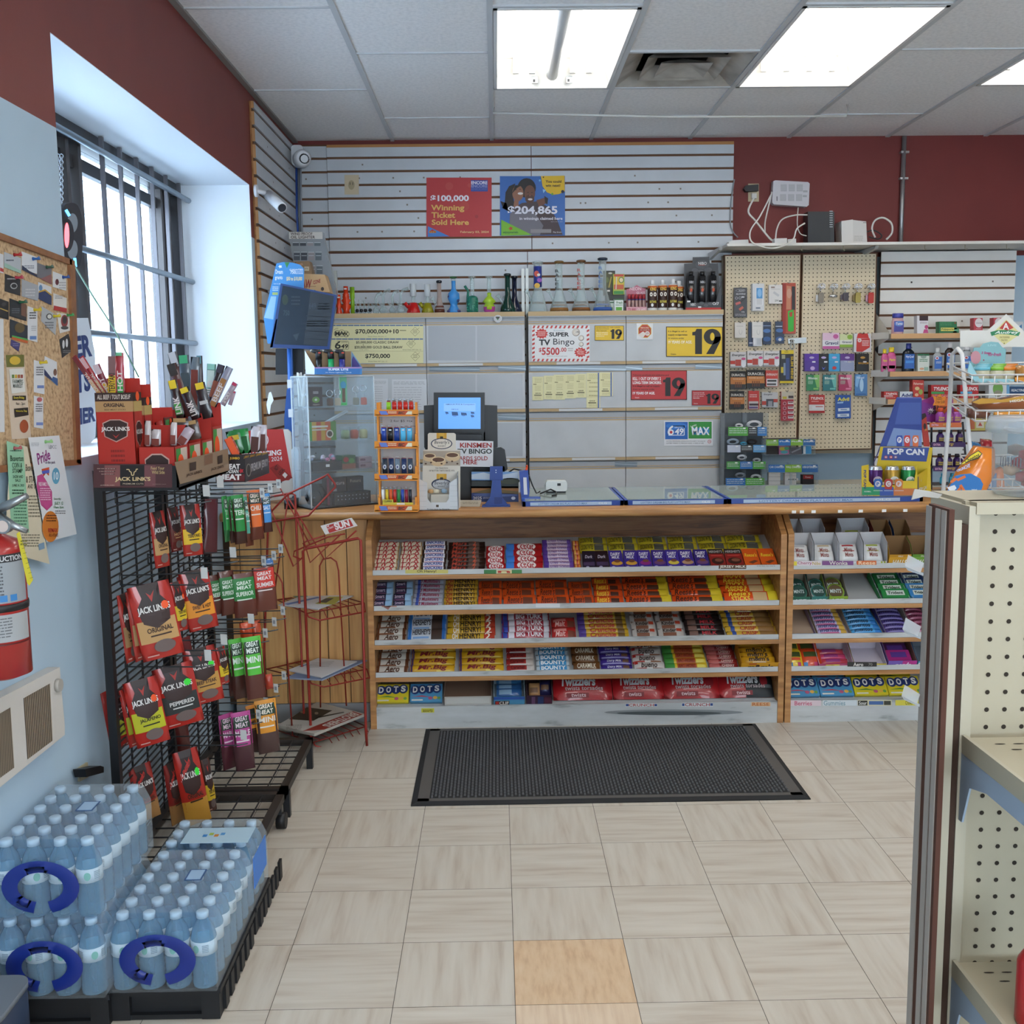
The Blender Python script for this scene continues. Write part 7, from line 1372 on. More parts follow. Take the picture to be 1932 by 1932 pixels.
organiser('lower clear organiser of chargers',545,1135,1180,1398,6.22,[(1138,1230,[(580,778,Bn,'CAR CHARGER'),(780,982,'7aa83a','WALL CHARGER'),(984,1180,'2a5f98','USB EXTENSION')]),(1392,1398,[])],False)
for lab,tf,x0,y0,x1,y1,c,fn in(('white charger box stack in the lower organiser',SS,582,1236,722,1390,'d0cdca',lambda g:[g.rc(582,1283+50*k,722,1287+50*k,'8a8886')for k in range(2)]),('white printed charger box in the lower organiser',SS,778,1240,916,1390,'cfccc8',lambda g:(g.rc(800,1302,940,1332,'d8d8d8'),g.tx_('ANEX',812,1306,925,1328,'3a3a3a',2,.05),g.rc(778,1272,916,1275,'8a8886'))),('black and red plug in the lower organiser',SS,990,1262,1130,1378,'1f1a1c',lambda g:(g.rc(1000,1265,1120,1312,'8f1f20'),g.tx_('Power',1028,1278,1095,1300,'d0b8b4',2))),
('black earbuds in the upper organiser',SS,562,915,690,1012,'2a2624',None),('pastel coloured cables in the upper organiser',SS,706,915,830,1012,'a86a90',lambda g:(g.ell(750,945,40,22,'b8b03a'),g.ell(800,940,30,20,'4a9a6a',2),g.ell(770,985,45,20,'4a9aa8',2))),('grey cables in the upper organiser',SS,850,930,985,1012,'56545a',lambda g:g.ln_(860,990,970,940,18,'8a8a90')),('blue and white box in the upper organiser',SS,1000,912,1100,1005,'3a8abc',lambda g:g.rc(1000,912,1030,1005,'cfd6da'))):fq('charger_pack',lab,'accessory',6.27,tf,[(x0,y0),(x1,y0),(x1,y1),(x0,y1)],.04,c,fn,None,'packs in the clear organisers')
for k,(x,y,r)in enumerate(((215,665,45),(400,650,90),(140,860,70),(270,885,40),(370,860,60),(250,1050,55),(430,1085,45),(230,1270,60),(420,1290,60))):
 m=MB();p=at(SS[0]+SS[2]*x,SS[1]+SS[2]*y,y=6.32);rr=r*SS[2]*6.3/FPX
 for q in range(3):m.tube(arc(p.x,p.z,rr*(.7+.15*q),0,2*PI,14,lambda a,b:V((a+.003*q,6.31+.012*q,p.z+(b-p.z)*.5)))[:-1],.003,M(('d2d4d6','cfcfd2','a8b8c8','3a98b8','2a2426','d8d8da','b8bcc0','8a9098','c8cccc')[k],.4),5,True)
 one(m,'coiled_cable',f'{("white", "white", "pale blue", "teal", "black", "white", "grey", "grey", "white")[k]} coiled cable in tier {("one", "one", "two", "two", "two", "three", "three", "four", "four")[k]} of the tall organiser, {("left", "right", "left", "middle", "right", "left", "right", "left", "right")[k]} cell','cable','coiled cables in the tall organiser')
 # medicine slatwall with bracketed shelves
ym=6.70;xa,xb=at(1663,480,y=ym).x,at(1918,480,y=ym).x
slat_panel('cream slatwall panel behind the medicine shelves',xa,xb,.95,at(1780,474,y=ym).z,ym,at(1780,494.5,y=ym).z,LAMW)
SHW=M('c49a6c',.5)
def mshelf(label,py0,py1,p0,p1):
 za,zb=at(1740,py0,y=6.42).z,at(1740,py1,y=6.42).z;x0,x1=at(p0,py0,y=6.42).x,at(p1,py0,y=6.42).x
 t=thing('medicine_shelf',label,'shelf',((x0+x1)/2,6.55,zb),'shelves on the cream slatwall');m=MB();m.box((x0,6.42,zb),(x1,ym,za),M('c9c5bd'));m.box((x0,6.418,zb),(x1,6.421,za),SHW);m.build('board',t)
 m=MB();x=x0-.012;q=[(6.42,zb),(6.42,za+.01),(ym,za+.16),(ym,zb-.06)];a=[V((x,*c))for c in q];b=[V((x-.05,c[0]+.15,c[1]))for c in q];m.pg(a,M('cfcbc3'));m.pg([a[0],a[1],b[1],b[0]][::-1],M('cfcbc3'));m.build('end_bracket',t);return za
z1=mshelf('top medicine shelf on the cream slatwall',629,638.5,1681,1935);z2=mshelf('middle medicine shelf with bottles',700.5,710,1679,1935);z3=mshelf('lowest medicine shelf with red boxes',752.5,762,1675,1935)
def med(name,label,cat,z,x0,y0,x1,y1,base,fn,d_=.05):fq(name,label,cat,6.44,TT,[(x0,y0),(x1,y0),(x1,y1),(x0,y1)],d_,base,fn,z,'remedies on the medicine shelves')
def bott(name,label,z,x,top,wid,body,cap,lab_c,fn=None,capw=.45,sh=.8):
 p=at(TT[0]+TT[2]*x,TT[1]+TT[2]*top,y=6.47);r=wid*TT[2]*6.47/FPX/2;h=p.z-z;t=thing(name,label,'bottle',(p.x,6.47,z),'bottles on the medicine shelves')
 bm_=M(body,.25)if isinstance(body,str)else body;m=MB();m.lathe([(r*.95,z),(r,z+.004),(r,z+h*.12),(r,z+h*.6),(r*.9,z+h*.7),(r*capw,z+h*sh)],(p.x,6.47,0),bm_,16,1,.6);m.build('body',t)
 m=MB();m.lathe([(r*capw,z+h*sh),(r*capw*1.05,z+h*.84),(r*capw,z+h)],(p.x,6.47,0),M(cap,.4),12,1,.8);m.build('cap',t)
 m=MB();g=GL(m,(p.x-r*.8,6.47-r*.6-.001,z+h*.62),(1,0,0),(0,0,1),r*1.6,h*.52);g.rc(0,0,1,1,lab_c)
 if fn:fn(g)
 m.build('label',t)
bott('antacid_bottle','blue capped pink antacid bottle on the top medicine shelf',z1,433,236,104,'c8a0a4','3a3f94','4a4a94',lambda g:(g.ell(.5,.25,.45,.25,'5a80c0',2),g.tx_('Tums',.15,.12,.85,.36,'e0dce8',3,.05)),.9,.78)
med('remedy_box','white and pink remedy box on the top medicine shelf','remedy',z1,600,252,695,405,'d2d0d4',lambda g:(g.rc(620,252,695,295,'3a2428'),g.ell(680,350,16,18,'b8487a'),g.pg([(650,403),(660,370),(690,370),(697,403)],'b8487a'),g.sb(625,305,685,325,2,'8a7a80')))
med('remedy_box','green and yellow ointment box on the top medicine shelf','remedy',z1,790,306,945,405,'2f7048',lambda g:(g.rc(805,358,920,388,'c8c060'),g.tx_('Polysporin',810,364,915,384,'2a4a34',2,.04,.2),g.sb(800,315,900,345,2,'4a8a62'),g.ell(930,318,8,8,'8a4a34')))
med('remedy_box','short green box overlapping the ointment box','remedy',z1,912,362,962,405,'3a7a54',lambda g:g.rc(920,375,955,388,'6aa888'),.03)
for k,(a,b,y0)in enumerate(((1090,1168,278),(1262,1340,272))):med('eye_drop_box',f'red and white eye drop box, {("left", "right")[k]} one on the top medicine shelf','remedy',z1,a,y0,b,y0+128,'b0404a',lambda g:(g.ell((a+b)/2+6,y0+42,34,40,'d6cfd0'),g.tx_('visine',a+20,y0+34,b-8,y0+52,'9a8a90',2),g.rc(a+20,y0+90,b-14,y0+96,'c88a8c',2)))
med('remedy_box','white and blue box at the right end of the top medicine shelf','remedy',z1,1440,312,1520,405,'c9ced2',lambda g:g.pg([(1475,360),(1508,335),(1508,372)],'4a80b0'))
for k,(x,tp,w_)in enumerate(((318,545,56),(378,530,80))):bott('stomach_remedy_bottle',('narrow','wide')[k]+' pink bottle with a yellow cap on the middle shelf',z2,x,tp,w_,'c85a8c','d0b82a','c2588a',lambda g:(g.tx_('Pepto',.1,.15,.9,.4,'d8c83a',2,.05,.2),g.rc(.1,.7,.9,.95,'c8b42a')),.55)
bott('cough_syrup_bottle','dark navy syrup bottle on the middle medicine shelf',z2,527,496,106,'16202c','26347c','2f5fa8',lambda g:(g.tx_('NyQuil',.1,.1,.9,.3,'e0e4ec',2,.04),g.rc(.1,.45,.9,.62,'4a8ad0',2)),.42)
med('remedy_box','green and white tin shaped box on the middle medicine shelf','remedy',z2,605,586,705,735,'c9cfc6',lambda g:(g.rc(605,586,705,602,'2f6a48'),g.ell(655,610,26,14,'8a9a90'),g.sb(620,630,690,660,2,'3a7a54'),g.ell(640,715,20,10,'c89a7a'),g.rc(660,700,695,730,'8aa89a')))
def lifeb(g):g.ell(.3,.12,.26,.13,'d4d8de',2);g.ell(.3,.12,.15,.08,'b03a44',3);g.sb(.2,.4,.9,.6,2,'c8d2de',2)
bott('alcohol_bottle','clear bottle with a blue label on the middle medicine shelf',z2,778,536,80,film('d8dce0',.5),'cfd2d4','3a68b0',lifeb,.4);bott('peroxide_bottle','dark brown bottle with a white cap on the middle medicine shelf',z2,885,484,88,'2a1d1a','d0ccca','3464ac',lifeb,.42);bott('alcohol_bottle','clear bottle behind the white rack post on the middle shelf',z2,1032,530,92,film('d8dce0',.5),'d2d4d6','3a6ab0',lifeb,.6,.85)
def tyl(a,y0,b,y1,c):return lambda g:(g.tx_('TYLENOL',a+(b-a)*.12,y0+(y1-y0)*.16,b-6,y0+(y1-y0)*.42,'e6dedc',2,.06,.2),g.rc(a,y0+(y1-y0)*.5,a+(b-a)*.65,y0+(y1-y0)*.68,c),g.sb(a+10,y0+(y1-y0)*.74,b-20,y1-8,2,'d09a94'))
for lab,a,y0,b,y1,c,c2 in(('small red tablet box at the left of the lowest medicine shelf',312,916,432,980,'b02a24','c8a0a0'),('red and green tablet box behind the orange star tag',722,862,896,978,'a8262a','3a8a48'),('red and blue tablet box right of the green striped one',975,862,1132,975,'a8262a','4a9ac0')):med('tablet_box',lab,'remedy',z3,a,y0,b,y1,c,tyl(a,y0,b,y1,c2))
med('tablet_box','white tablet box with blue letters on the lowest medicine shelf','remedy',z3,450,916,566,978,'cdd2d8',lambda g:g.tx_('Advil',462,932,558,962,'26346c',2,.06));med('remedy_box','tall red printed box on the lowest medicine shelf','remedy',z3,560,816,658,978,'b03830',lambda g:(g.tx_('Fisherman',570,838,650,858,'e0d0c0',2),g.ell(600,890,20,16,'c8b080'),g.ell(630,920,18,24,'8a9a4a'),g.ell(595,945,16,14,'d0a888')))
med('cat_food_box','white box with a green leaf picture on the lowest medicine shelf','box',z3,1222,860,1375,975,'cdd2d4',lambda g:(g.ell(1300,900,44,60,'6a9a4a'),g.ell(1300,940,36,30,'8a8a7a',2)));med('tablet_box','dark blue tablet box at the right of the lowest medicine shelf','remedy',z3,1395,882,1540,975,'23466c',lambda g:(g.rc(1375,860,1400,975,'6aa0c8'),g.tx_('REACTINE',1415,902,1535,924,'d8dfe6',2,.05,.2)))
# pop can carton
t=thing('pop_can_display','yellow and blue pop can display carton on the counter','display',at(1675,935,y=4.86));t.location.z=ZT+.026
YE=M('d8bc22',.45);NB=M('2f458c',.45);yq=at(1678,934,z=ZT+.027).y
m=MB();g=GP(m,('y',yq),TT);g.sp([(120,1812),(118,1560),(180,1548),(180,1690),(215,1728),(470,1728),(470,1690),(575,1690),(600,1560),(600,1830)],.003,YE)
g.pg([(120,1742),(275,1742),(275,1812),(120,1812)],'2f9a68');g.rc(275,1742,395,1826,'3a5aa8');g.rc(395,1755,600,1830,'cf7a42');g.tq('POP CAN',((158,1595),(158,1755),(135,1755),(135,1595)),'2a3a78',2,.06);g.tx_('NORMAL',140,1775,200,1788,'d8e6dc',2)
for x,c,ch in((258,'2f64b0','P'),(350,'b03a34','C'),(440,'c87a3a','F')):g.pg([(x-32,1760),(x-36,1690),(x-22,1672),(x+22,1672),(x+38,1690),(x+30,1765)],c,2);g.ell(x,1715,24,26,'d4d6da',3);g.tx_(ch,x-12,1700,x+12,1730,c,4,.05);g.rc(x-38,1772,x+42,1776,'d8e0e0',2)
m.build('tray',t)
m=MB();g=GP(m,('y',yq+.09),TT);g.sp([(255,1700),(250,1560),(282,1392),(735,1400),(715,1560),(720,1780),(600,1780),(600,1700)],.003,YE);g.pg([(285,1508),(305,1398),(705,1400),(680,1522)],'3c5298');g.tq('POP CAN',((342,1408),(662,1412),(662,1468),(342,1458)),'dfe2ea',2,.08)
for x,c in((328,'b8545a'),(372,'c2403a'),(412,'8a5a78')):g.ell(x,1483,15,14,c,2);g.ell(x,1483,9,5,'d8d8e0',3)
m.build('header',t)
m=MB();a,b,c,d_=q3 .__class__ and[at(TT[0]+TT[2]*x,TT[1]+TT[2]*y,y=yy)for x,y,yy in((285,1400,yq+.11),(640,1400,yq+.11),(640,975,yq+.19),(430,975,yq+.19))];n=V((0,.012,.006));m.hexa([a,b,c,d_,a+n,b+n,c+n,d_+n],NB)
e=at(TT[0]+TT[2]*222,TT[1]+TT[2]*1545,y=yq+.1);m.pg([a,d_,e+V((.02,.06,0)),e],NB);m.build('back_panel',t)
m=MB();g=GP(m,('n',a+(c-a)*.02-n*.1,(b-a).cross(d_-a)),TT);g.pg([(335,1388),(395,1230),(640,1250),(640,1388)],'6f88b8');g.pg([(405,1200),(448,1010),(630,1010),(632,1200)],'3f579c')
for x,c2,ch in((445,'2a4a9c','P'),(512,'b83a38','C'),(585,'c86a40','F')):g.pg([(x-24,1390),(x-28,1315),(x-20,1295),(x+24,1295),(x+28,1315),(x+22,1392)],c2,2);g.ell(x,1335,20,26,'d8d8de',3);g.tx_(ch,x-10,1320,x+10,1350,c2,4,.05)
m.build('print_panel',t)
m=MB();f0=[at(TT[0]+TT[2]*x,TT[1]+TT[2]*y,y=yy)for x,y,yy in((600,1830,yq),(705,1785,yq+.12),(718,1560,yq+.12),(600,1640,yq))];m.pg(f0,YE);g=GP(m,('n',f0[0],(f0[1]-f0[0]).cross(f0[3]-f0[0])),TT);g.pg([(604,1655),(698,1580),(692,1770),(604,1815)],'23346c');g.ell(650,1655,24,40,'2f7a48',2);g.tx_('6',630,1655,648,1705,'d8dce6',3,.05);g.ell(665,1625,8,10,'a8485a',3);g.tq('POP CAN',((612,1750),(690,1722),(690,1752),(612,1790)),'d8dce6',3,.06);m.build('side_panel',t)
for k,(x,c,lab)in enumerate(((238,'4a2060','purple'),(383,'b8923a','gold'),(522,'2a8a4a','green'))):
 p=at(TT[0]+TT[2]*x,TT[1]+TT[2]*1562,y=yq+.05);r=.032;m=MB();zb=p.z-.115
 m.lathe([(r*.85,zb),(r,zb+.008),(r,zb+.100),(r*.82,zb+.112),(r*.82,zb+.115),(r*.7,zb+.113)],(p.x,p.y,0),M(c,.25,.4),18,mats=[M('c9ccd0',.25,.8),M(c,.25,.4),M('c9ccd0',.25,.8),M('c9ccd0',.25,.8),M('b8babc',.3,.8)])
 g=GL(m,(p.x-.02,p.y-r-.0015,zb+.08),(1,0,0),(0,0,1),.04,.05);g.ell(.5,.5,.5,.35,'c9b8c0' if k==0 else 'd8d8d0');g.tx_('soda',.15,.3,.85,.7,c,2,.04,.2);one(m,'soda_can',f'{lab} soda can standing in the yellow carton','can','soda cans in the yellow carton')
 # energy shot rack
ye=5.02;t=thing('energy_shot_rack','black tiered rack of small energy drink bottles beside the pop can carton','rack',at(1780,930,y=ye));t.location.z=ZT
TX=(1700,760,.12008)
def tx(a,b,y=ye):return at(TX[0]+TX[2]*a,TX[1]+TX[2]*b,y=y)
m=MB();g=GP(m,('y',ye+.1),TX);DKP=M('1e1b22',.4);zz=ZT+.0265
for a,b in((470,420),(960,1050)):g.sp([(a,300),(a+26,300),(b+70 if a<600 else b+30,1440),(b+40 if a<600 else b,1440)],.006,DKP)
m.build('frame',t)
tr=[(330,470,950),(640,500,1010),(1020,525,1020),(1400,540,1050)]
for k,(y,xa,xb)in enumerate(tr):
 m=MB();a,b=tx(xa-30,y),tx(xb+10,y);z0=max(a.z,ZT+.035);m.box((a.x,ye-.002,z0-.004),(b.x,ye+.11,z0),DKP);g=GP(m,('y',ye-.003),TX);pc='c0602e' if k==0 else '3a1f54'
 g.sl_(xa-20,y-20,xb,y+55,.002,M(pc,.4));g.tx_('EXTRA',xa+10,y+2,xa+120,y+34,'d8a8c8',2,.05);g.tx_('energy',xa+190,y-4,xa+330,y+40,'c8a84a',2,.03,.2);m.build('shelf',t)
m=MB();g=GP(m,('y',ye+.09),TX);g.sp([(320,300),(325,-40),(560,-120),(820,-60),(820,40),(960,200),(940,300)],.003,M('8a2a7c',.4));g.pg([(560,-120),(800,-60),(790,150),(540,200)],'c8622a');g.pg([(330,-20),(500,30),(500,200),(330,260)],'7a2c86');g.tx_('5',500,30,550,110,'2a1a20',3,.08,.2);g.tx_('hour',560,40,720,100,'2a1a20',3,.06,.2);g.star(470,130,60,60,9,'d8c8d0',2,.5);g.tx_('ENERGY',430,120,640,180,'2a1a20',4,.06,.2);m.build('header_card',t)
m=MB();g=GP(m,('y',ye-.01),TX);g.sp([(305,180),(395,200),(455,690),(362,685)],.006,M('a83020',.4));g.pg([(305,180),(380,160),(400,210),(330,270)],'2a1a1c',2);g.ell(372,370,22,50,'2a1418',2);g.tx_('yo',372,410,408,445,'c8a83a',3);m.build('side_card',t)
fq('price_star','orange hand written price star on the energy shot rack','tag',ye+.02,TT,[(735,950),(775,960),(800,935),(818,962),(852,955),(838,1000),(842,1032),(735,1035),(752,1000)],.001,'d8821e',lambda g:(g.tx_('5 hour',765,955,812,970,'3a2a14'),g.tx_('ENERGY',765,974,818,986,'3a2a14'),g.tx_('2 for 5.00',758,992,838,1016,'3a2a14',2,.01,.2)))
sh=[(0,[(620,'8a3a8c','c8502c'),(750,'9a4a94','c8562c'),(872,'8f4590','c8522a')],75),(1,[(620,'3a1f58','1d1822'),(770,'3a2058','1d2434'),(920,'3a1f58','1d1822')],425),(2,[(610,'3a1f58','1d1822'),(750,'38205a','1d1822'),(880,'3a1f58','1d1822'),(980,'38205a','1d1822')],800),(3,[(655,'3fa8c0','2f90b0'),(800,'48a8c4','2f90b0')],1170)]
for k,its,tp in sh:
 y,xa,xb=tr[k];z0=max(tx(xa,y).z,ZT+.035)
 for j,(x,c,c2)in enumerate(its):
  p=tx(x,tp,ye+.03);h=max(.05,tx(x,tp,ye+.03).z-z0);r=h*.28;t_=thing('energy_shot',f'{("orange and pink", "purple", "purple", "aqua")[k]} energy shot, {ORD[j]} on tier {("one", "two", "three", "four")[k]} of its rack','bottle',(p.x,ye+.03,z0+.0005),'energy shots on the rack')
  m=MB();m.lathe([(r*.9,z0+.0005),(r,z0+h*.06),(r,z0+h*.55),(r*.5,z0+h*.76)],(p.x,ye+.03,0),M(c,.3),12);g=GL(m,(p.x-r*.8,ye+.03-r-.001,z0+h*.5),(1,0,0),(0,0,1),r*1.6,h*.4);g.tx_('hour',.05,.1,.95,.45,'c8b03a',1,.05,.2);g.tx_('ENERGY',.05,.55,.95,.85,'c8b03a',1,.05,.2);m.build('body',t_)
  m=MB();m.lathe([(r*.58,z0+h*.74),(r*.6,z0+h*.97),(r*.5,z0+h)],(p.x,ye+.03,0),M(c2,.4),10);m.build('cap',t_)
  # white wire rack with pastries
WW=M('dddcda',.4);t=thing('wire_bread_rack','white wire rack of pastries and bread in front of the counter at right','rack',(2.0,3.95,0));yb0,yb1=3.62,4.25
m=MB();a=at(1815,668,y=3.95);b=at(1833,880,y=3.85);c=at(1803,668,y=4.05);m.tube([V((b.x+.06,3.8,.0)),b,a,a+V((-.003,.03,.02)),c+V((0,.03,.0)),c+V((.01,.06,-.25)),V((b.x+.05,4.3,0))],.008,WW,8);m.build('side_frame',t)
m=MB();m.tube([(2.62,3.8,0),(2.6,3.85,1.6),(2.6,4.0,1.62),(2.62,4.3,0)],.008,WW,8);m.build('side_frame',t)
def wtray(fl,bl,dz):
 m=MB();A,B=at(*fl,y=yb0),at(*bl,y=yb1);X1=2.58
 fr_,br=V((X1,yb0,A.z)),V((X1,yb1,B.z));d=V((0,0,-dz))
 for q in([A,fr_,br,B],[A+d,fr_+d,br+d,B+d]):m.tube(q,.0035,WW,5,True)
 for k in range(26):u=k/25;p=A+(fr_-A)*u;q=B+(br-B)*u;m.tube([p,p+d,q+d,q],.0018,WW,4)
 return m.build('wire_basket',t),A,B,d
_,A1,B1,D1=wtray((1834,708),(1787,686),.03);_,A2,B2,D2=wtray((1841,775),(1793,746),.035);_,A3,B3,D3=wtray((1850,905),(1812,860),.03)
m=MB();g=GP(m,('y',4.1),ZZ);g.sp([(480,350),(900,345),(1180,100),(1449,360),(1449,600),(478,600)],.002,M('cfccc4'));g.pg([(1180,185),(1400,400),(1150,570),(960,400)],'cfc78a');g.pg([(1180,200),(1290,310),(1200,350),(1070,320)],'b03a34',2);g.tx_('A',1125,235,1220,335,'e0d8d4',3,.04);g.pg([(935,375),(1050,345),(1250,345),(1390,375),(1365,435),(1200,410),(1050,405),(955,435)],'2a7a50',2);g.tx_('Audrey',1000,355,1370,415,'dfe6de',3,.03,.3);g.tx_('PATISSERIE',1080,440,1228,468,'7a6a3a',2,.02);g.tx_('PASTRY',1105,485,1200,512,'7a6a3a',2,.02);g.ell(1147,545,8,8,'2a2a1c',2);m.build('sign_card',t)
fq('jar_carton','pale aqua display carton of small jars on the top wire basket','carton',4.02,ZZ,[(640,860),(690,610),(780,610),(830,550),(950,520),(1060,530),(1115,600),(1178,640),(1140,1100),(700,1100)],.004,'7aa9ae',lambda g:(g.ell(715,760,78,100,'b8838c'),g.tx_('3 Steps',800,670,950,720,'a83a70',2,.05,.2),g.tx_('for-fresh',905,685,1100,740,'a83a70',2,.04,.2),g.ell(835,800,12,12,'8a4a5a',2),g.tx_('LIVE',900,560,1030,590,'9ac4c6',2)))
fq('display_tray','pale aqua front tray of the jar carton on the top wire basket','carton',3.74,ZZ,[(590,1000),(625,820),(770,1080),(1300,1090),(1300,1140),(720,1140)],.004,'86b4be')
for r in range(3):
 for k,(x,c,lab)in enumerate(((830,'6ab0c0','blue'),(1025,'7ab03a','green'),(1195,'d07a2a','orange'))):
  p=at(ZZ[0]+ZZ[2]*(x+20*(2-r)+(0 if k else-15)),ZZ[1]+ZZ[2]*(905-25*(2-r)),y=3.80+.07*(2-r));m=MB();rr=.025
  m.lathe([(rr,p.z-.05),(rr*1.05,p.z-.012),(rr*.9,p.z-.01)],(p.x,p.y,0),M('b8b49a',.3),12);m.lathe([(rr*1.1,p.z-.012),(rr*1.1,p.z),(0,p.z+.001)],(p.x,p.y,0),M(c,.4),14,mats=[M(c,.4),M('c9cfc9',.4)]);one(m,'snack_jar',f'small jar with a {lab} lid, {("back", "middle", "front")[r]} row of the aqua carton','jar','small jars in the aqua carton')
def loaf(label,tf,pts,y,th,base,fn,grp='pastry bags in the wire rack'):
 m=MB();g=GP(m,('y',y),tf);n=len(pts);cx=sum(p[0]for p in pts)/n;cy=sum(p[1]for p in pts)/n;N=g.N;mt=M(base,.25,coat=.4)
 rg=[[g.p(cx+(x-cx)*s_,cy+(yy-cy)*s_,0)+N*(th*q)for x,yy in pts]for s_,q in((1,0),(.93,.45),(.75,.8),(.4,1))];vs=[v for r_ in rg for v in r_];m.add(vs+[g.p(cx,cy,0)+N*th],[(i*n+k,i*n+(k+1)%n,(i+1)*n+(k+1)%n,(i+1)*n+k)for i in range(3)for k in range(n)]+[(3*n+k,3*n+(k+1)%n,4*n)for k in range(n)],mt,True);m.pg(rg[0][::-1],mt)
 if fn:fn(GP(m,('y',y-th-.001),tf))
 return one(m,'snack_bag',label,'bag',grp)
loaf('golden pastry bag at the right of the top wire basket',ZZ,[(1290,1130),(1280,930),(1340,870),(1500,880),(1600,1140)],3.8,.05,'a8763a',lambda g:(g.pg([(1310,1120),(1310,1060),(1450,1060),(1450,1130)],'c8862a'),))
loaf('amber bread bag printed in cream letters in the middle wire basket',ZZ,[(660,1500),(650,1430),(760,1370),(1000,1390),(1300,1330),(1600,1340),(1600,1560),(720,1560)],3.8,.06,'8a4f2a',lambda g:(g.pg([(660,1440),(800,1380),(1100,1400),(1449,1345),(1449,1420),(1000,1450),(760,1470)],'b88a2a'),g.tq('MEGA',((1225,1415),(1449,1380),(1449,1425),(1235,1445)),'d8d0c0',2,.05)))
loaf('orange labelled pastry bag in the middle wire basket front',ZZ,[(980,1650),(990,1590),(1300,1580),(1600,1590),(1600,1690),(1000,1680)],3.66,.02,'c8862e',None);loaf('brown pastry bag at the left of the middle wire basket',ZZ,[(570,1660),(580,1530),(700,1540),(930,1600),(920,1680),(640,1690)],3.7,.03,'5a3424',None)
m=MB();g=GP(m,('y',4.3),ZZ);g.sp([(590,1690),(1000,1690),(1000,1870),(590,1870)],.002,M('a89a4a'));g.rc(605,1700,700,1850,'a8562c');g.rc(720,1715,840,1830,'b8b09a');g.pg([(780,1740),(815,1800),(750,1800)],'a03a30',2);one(m,'menu_card','yellow and orange printed card hanging behind the wire rack','card')
loaf('red snack bag in the lowest wire basket',XX,[(1240,560),(1400,575),(1410,900),(1220,900)],4.05,.04,'9c1f28',None);loaf('blue snack bag in the lowest wire basket',XX,[(1065,590),(1210,620),(1230,900),(1080,900)],4.02,.04,'2a6a9c',None)
def chz_(g):
 g.pg([(920,980),(1000,900),(1090,820),(1215,745),(1280,800),(1210,880),(1080,920),(1000,960)],'2a2418',1);g.pg([(940,970),(1010,905),(1095,830),(1210,760),(1262,800),(1200,865),(1075,905),(990,955)],'d8c42a',2);g.tq('Cheetos',((985,905),(1215,775),(1235,850),(1010,945)),'3a3414',3,.04,.2);g.tq('CRUNCHY',((865,1060),(1080,945),(1095,1010),(880,1085)),'a8bcd8',2,.05)
 g.pg([(740,1345),(850,1150),(940,1125),(1100,1110),(1240,1190),(1290,1280),(1250,1420),(710,1430)],'2468a8',1)
 for a in((880,1215,1010,1155),(930,1290,1000,1400),(780,1250,870,1190),(860,1420,940,1330)):g.ln_(*a,42,'c86428',2)
 g.pg([(720,1330),(840,1290),(870,1340),(800,1420)],'c9cdd2',2);g.tx_('baked',1110,1352,1190,1372,'c8d4e0',2)
loaf('orange and blue cheese snack bag leaning in the wire rack',XX,[(700,1560),(720,1350),(850,1090),(1000,870),(1140,665),(1300,680),(1440,690),(1445,1100),(1300,1400),(1290,1560)],3.62,.06,'d0761c',chz_,'cheese snack bags');loaf('second cheese snack bag mostly hidden behind the first',XX,[(1270,1560),(1300,1300),(1420,1050),(1560,1000),(1600,1560)],3.72,.05,'c86a20',lambda g:(g.pg([(1340,1420),(1390,1150),(1500,1100),(1500,1430)],'2f6ea8'),g.ln_(1290,1400,1340,1320,30,'d08a4a',2)),'cheese snack bags')
# ================================================================ gondola shelving in the right foreground
CR=ramp_mat('cream_enamel',[(.3,'9d957f'),(.7,'a69e88')],(1,1,1),4.,3.,.5);CRL=M('a8a28f',.5);BGR=M('93a5b8',.5);yg=1.45;x0=.644;z0=at(1822,960,y=yg).z;zt=at(1850,945,y=yg).z
t=thing('gondola_shelving','cream pegboard gondola with sloping shelves in the right foreground','shelving',(.95,1.5,0))
m=MB();m.box((x0,yg,0),(1.6,yg+.012,zt),CR);g=GP(m,('y',yg));sp=.0254*1.0
ax=at(1844,969,y=yg)
for i in range(12):
 for j in range(54):
  X,Z=ax.x+sp*i,ax.z-sp*j
  if Z>.1:m.add([V((X+.0034*math.cos(q*PI/5),yg-.0006,Z+.0034*math.sin(q*PI/5)))for q in range(10)],[tuple(range(9,-1,-1))],HOLE)
m.build('pegboard_back',t)
m=MB();m.box((x0+.006,yg-.022,zt-.016),(1.6,yg+.13,zt),CR);m.build('top_cap',t)
m=MB();m.box((x0-.003,yg-.02,0),(x0+.012,yg+.11,zt-.005),CRL);m.build('upright',t)
m=MB();ya_,yb_=at(1743,1200,x=.585).y,at(1789,1200,x=.585).y;m.box((.585,yb_+.012,.02),(.592,ya_,zt),M('4a2a1e',.8));m.box((.602,yg-.02,.02),(.640,yg,zt-.03),M('3a281e',.9));m.build('end_board_gap_shade',t)  # brown end board; second dark box stands in for shade in the open gap
LS=M('9a958e',.5)
for py0,py1 in((1740,1749),(1757.5,1766),(1769,1777)):
 m=MB();a,b=at(py0,1200,x=.585).y,at(py1,1200,x=.585).y;m.box((.5835,b,.02),(.587,a,zt-.003),LS);m.build('slat_edge',t)
m=MB();m.box((at(1789,1200,y=yg-.03).x,yg-.033,.0),(at(1804,1200,y=yg-.03).x,yg-.029,zt-.022),CRL);m.build('end_strip',t)
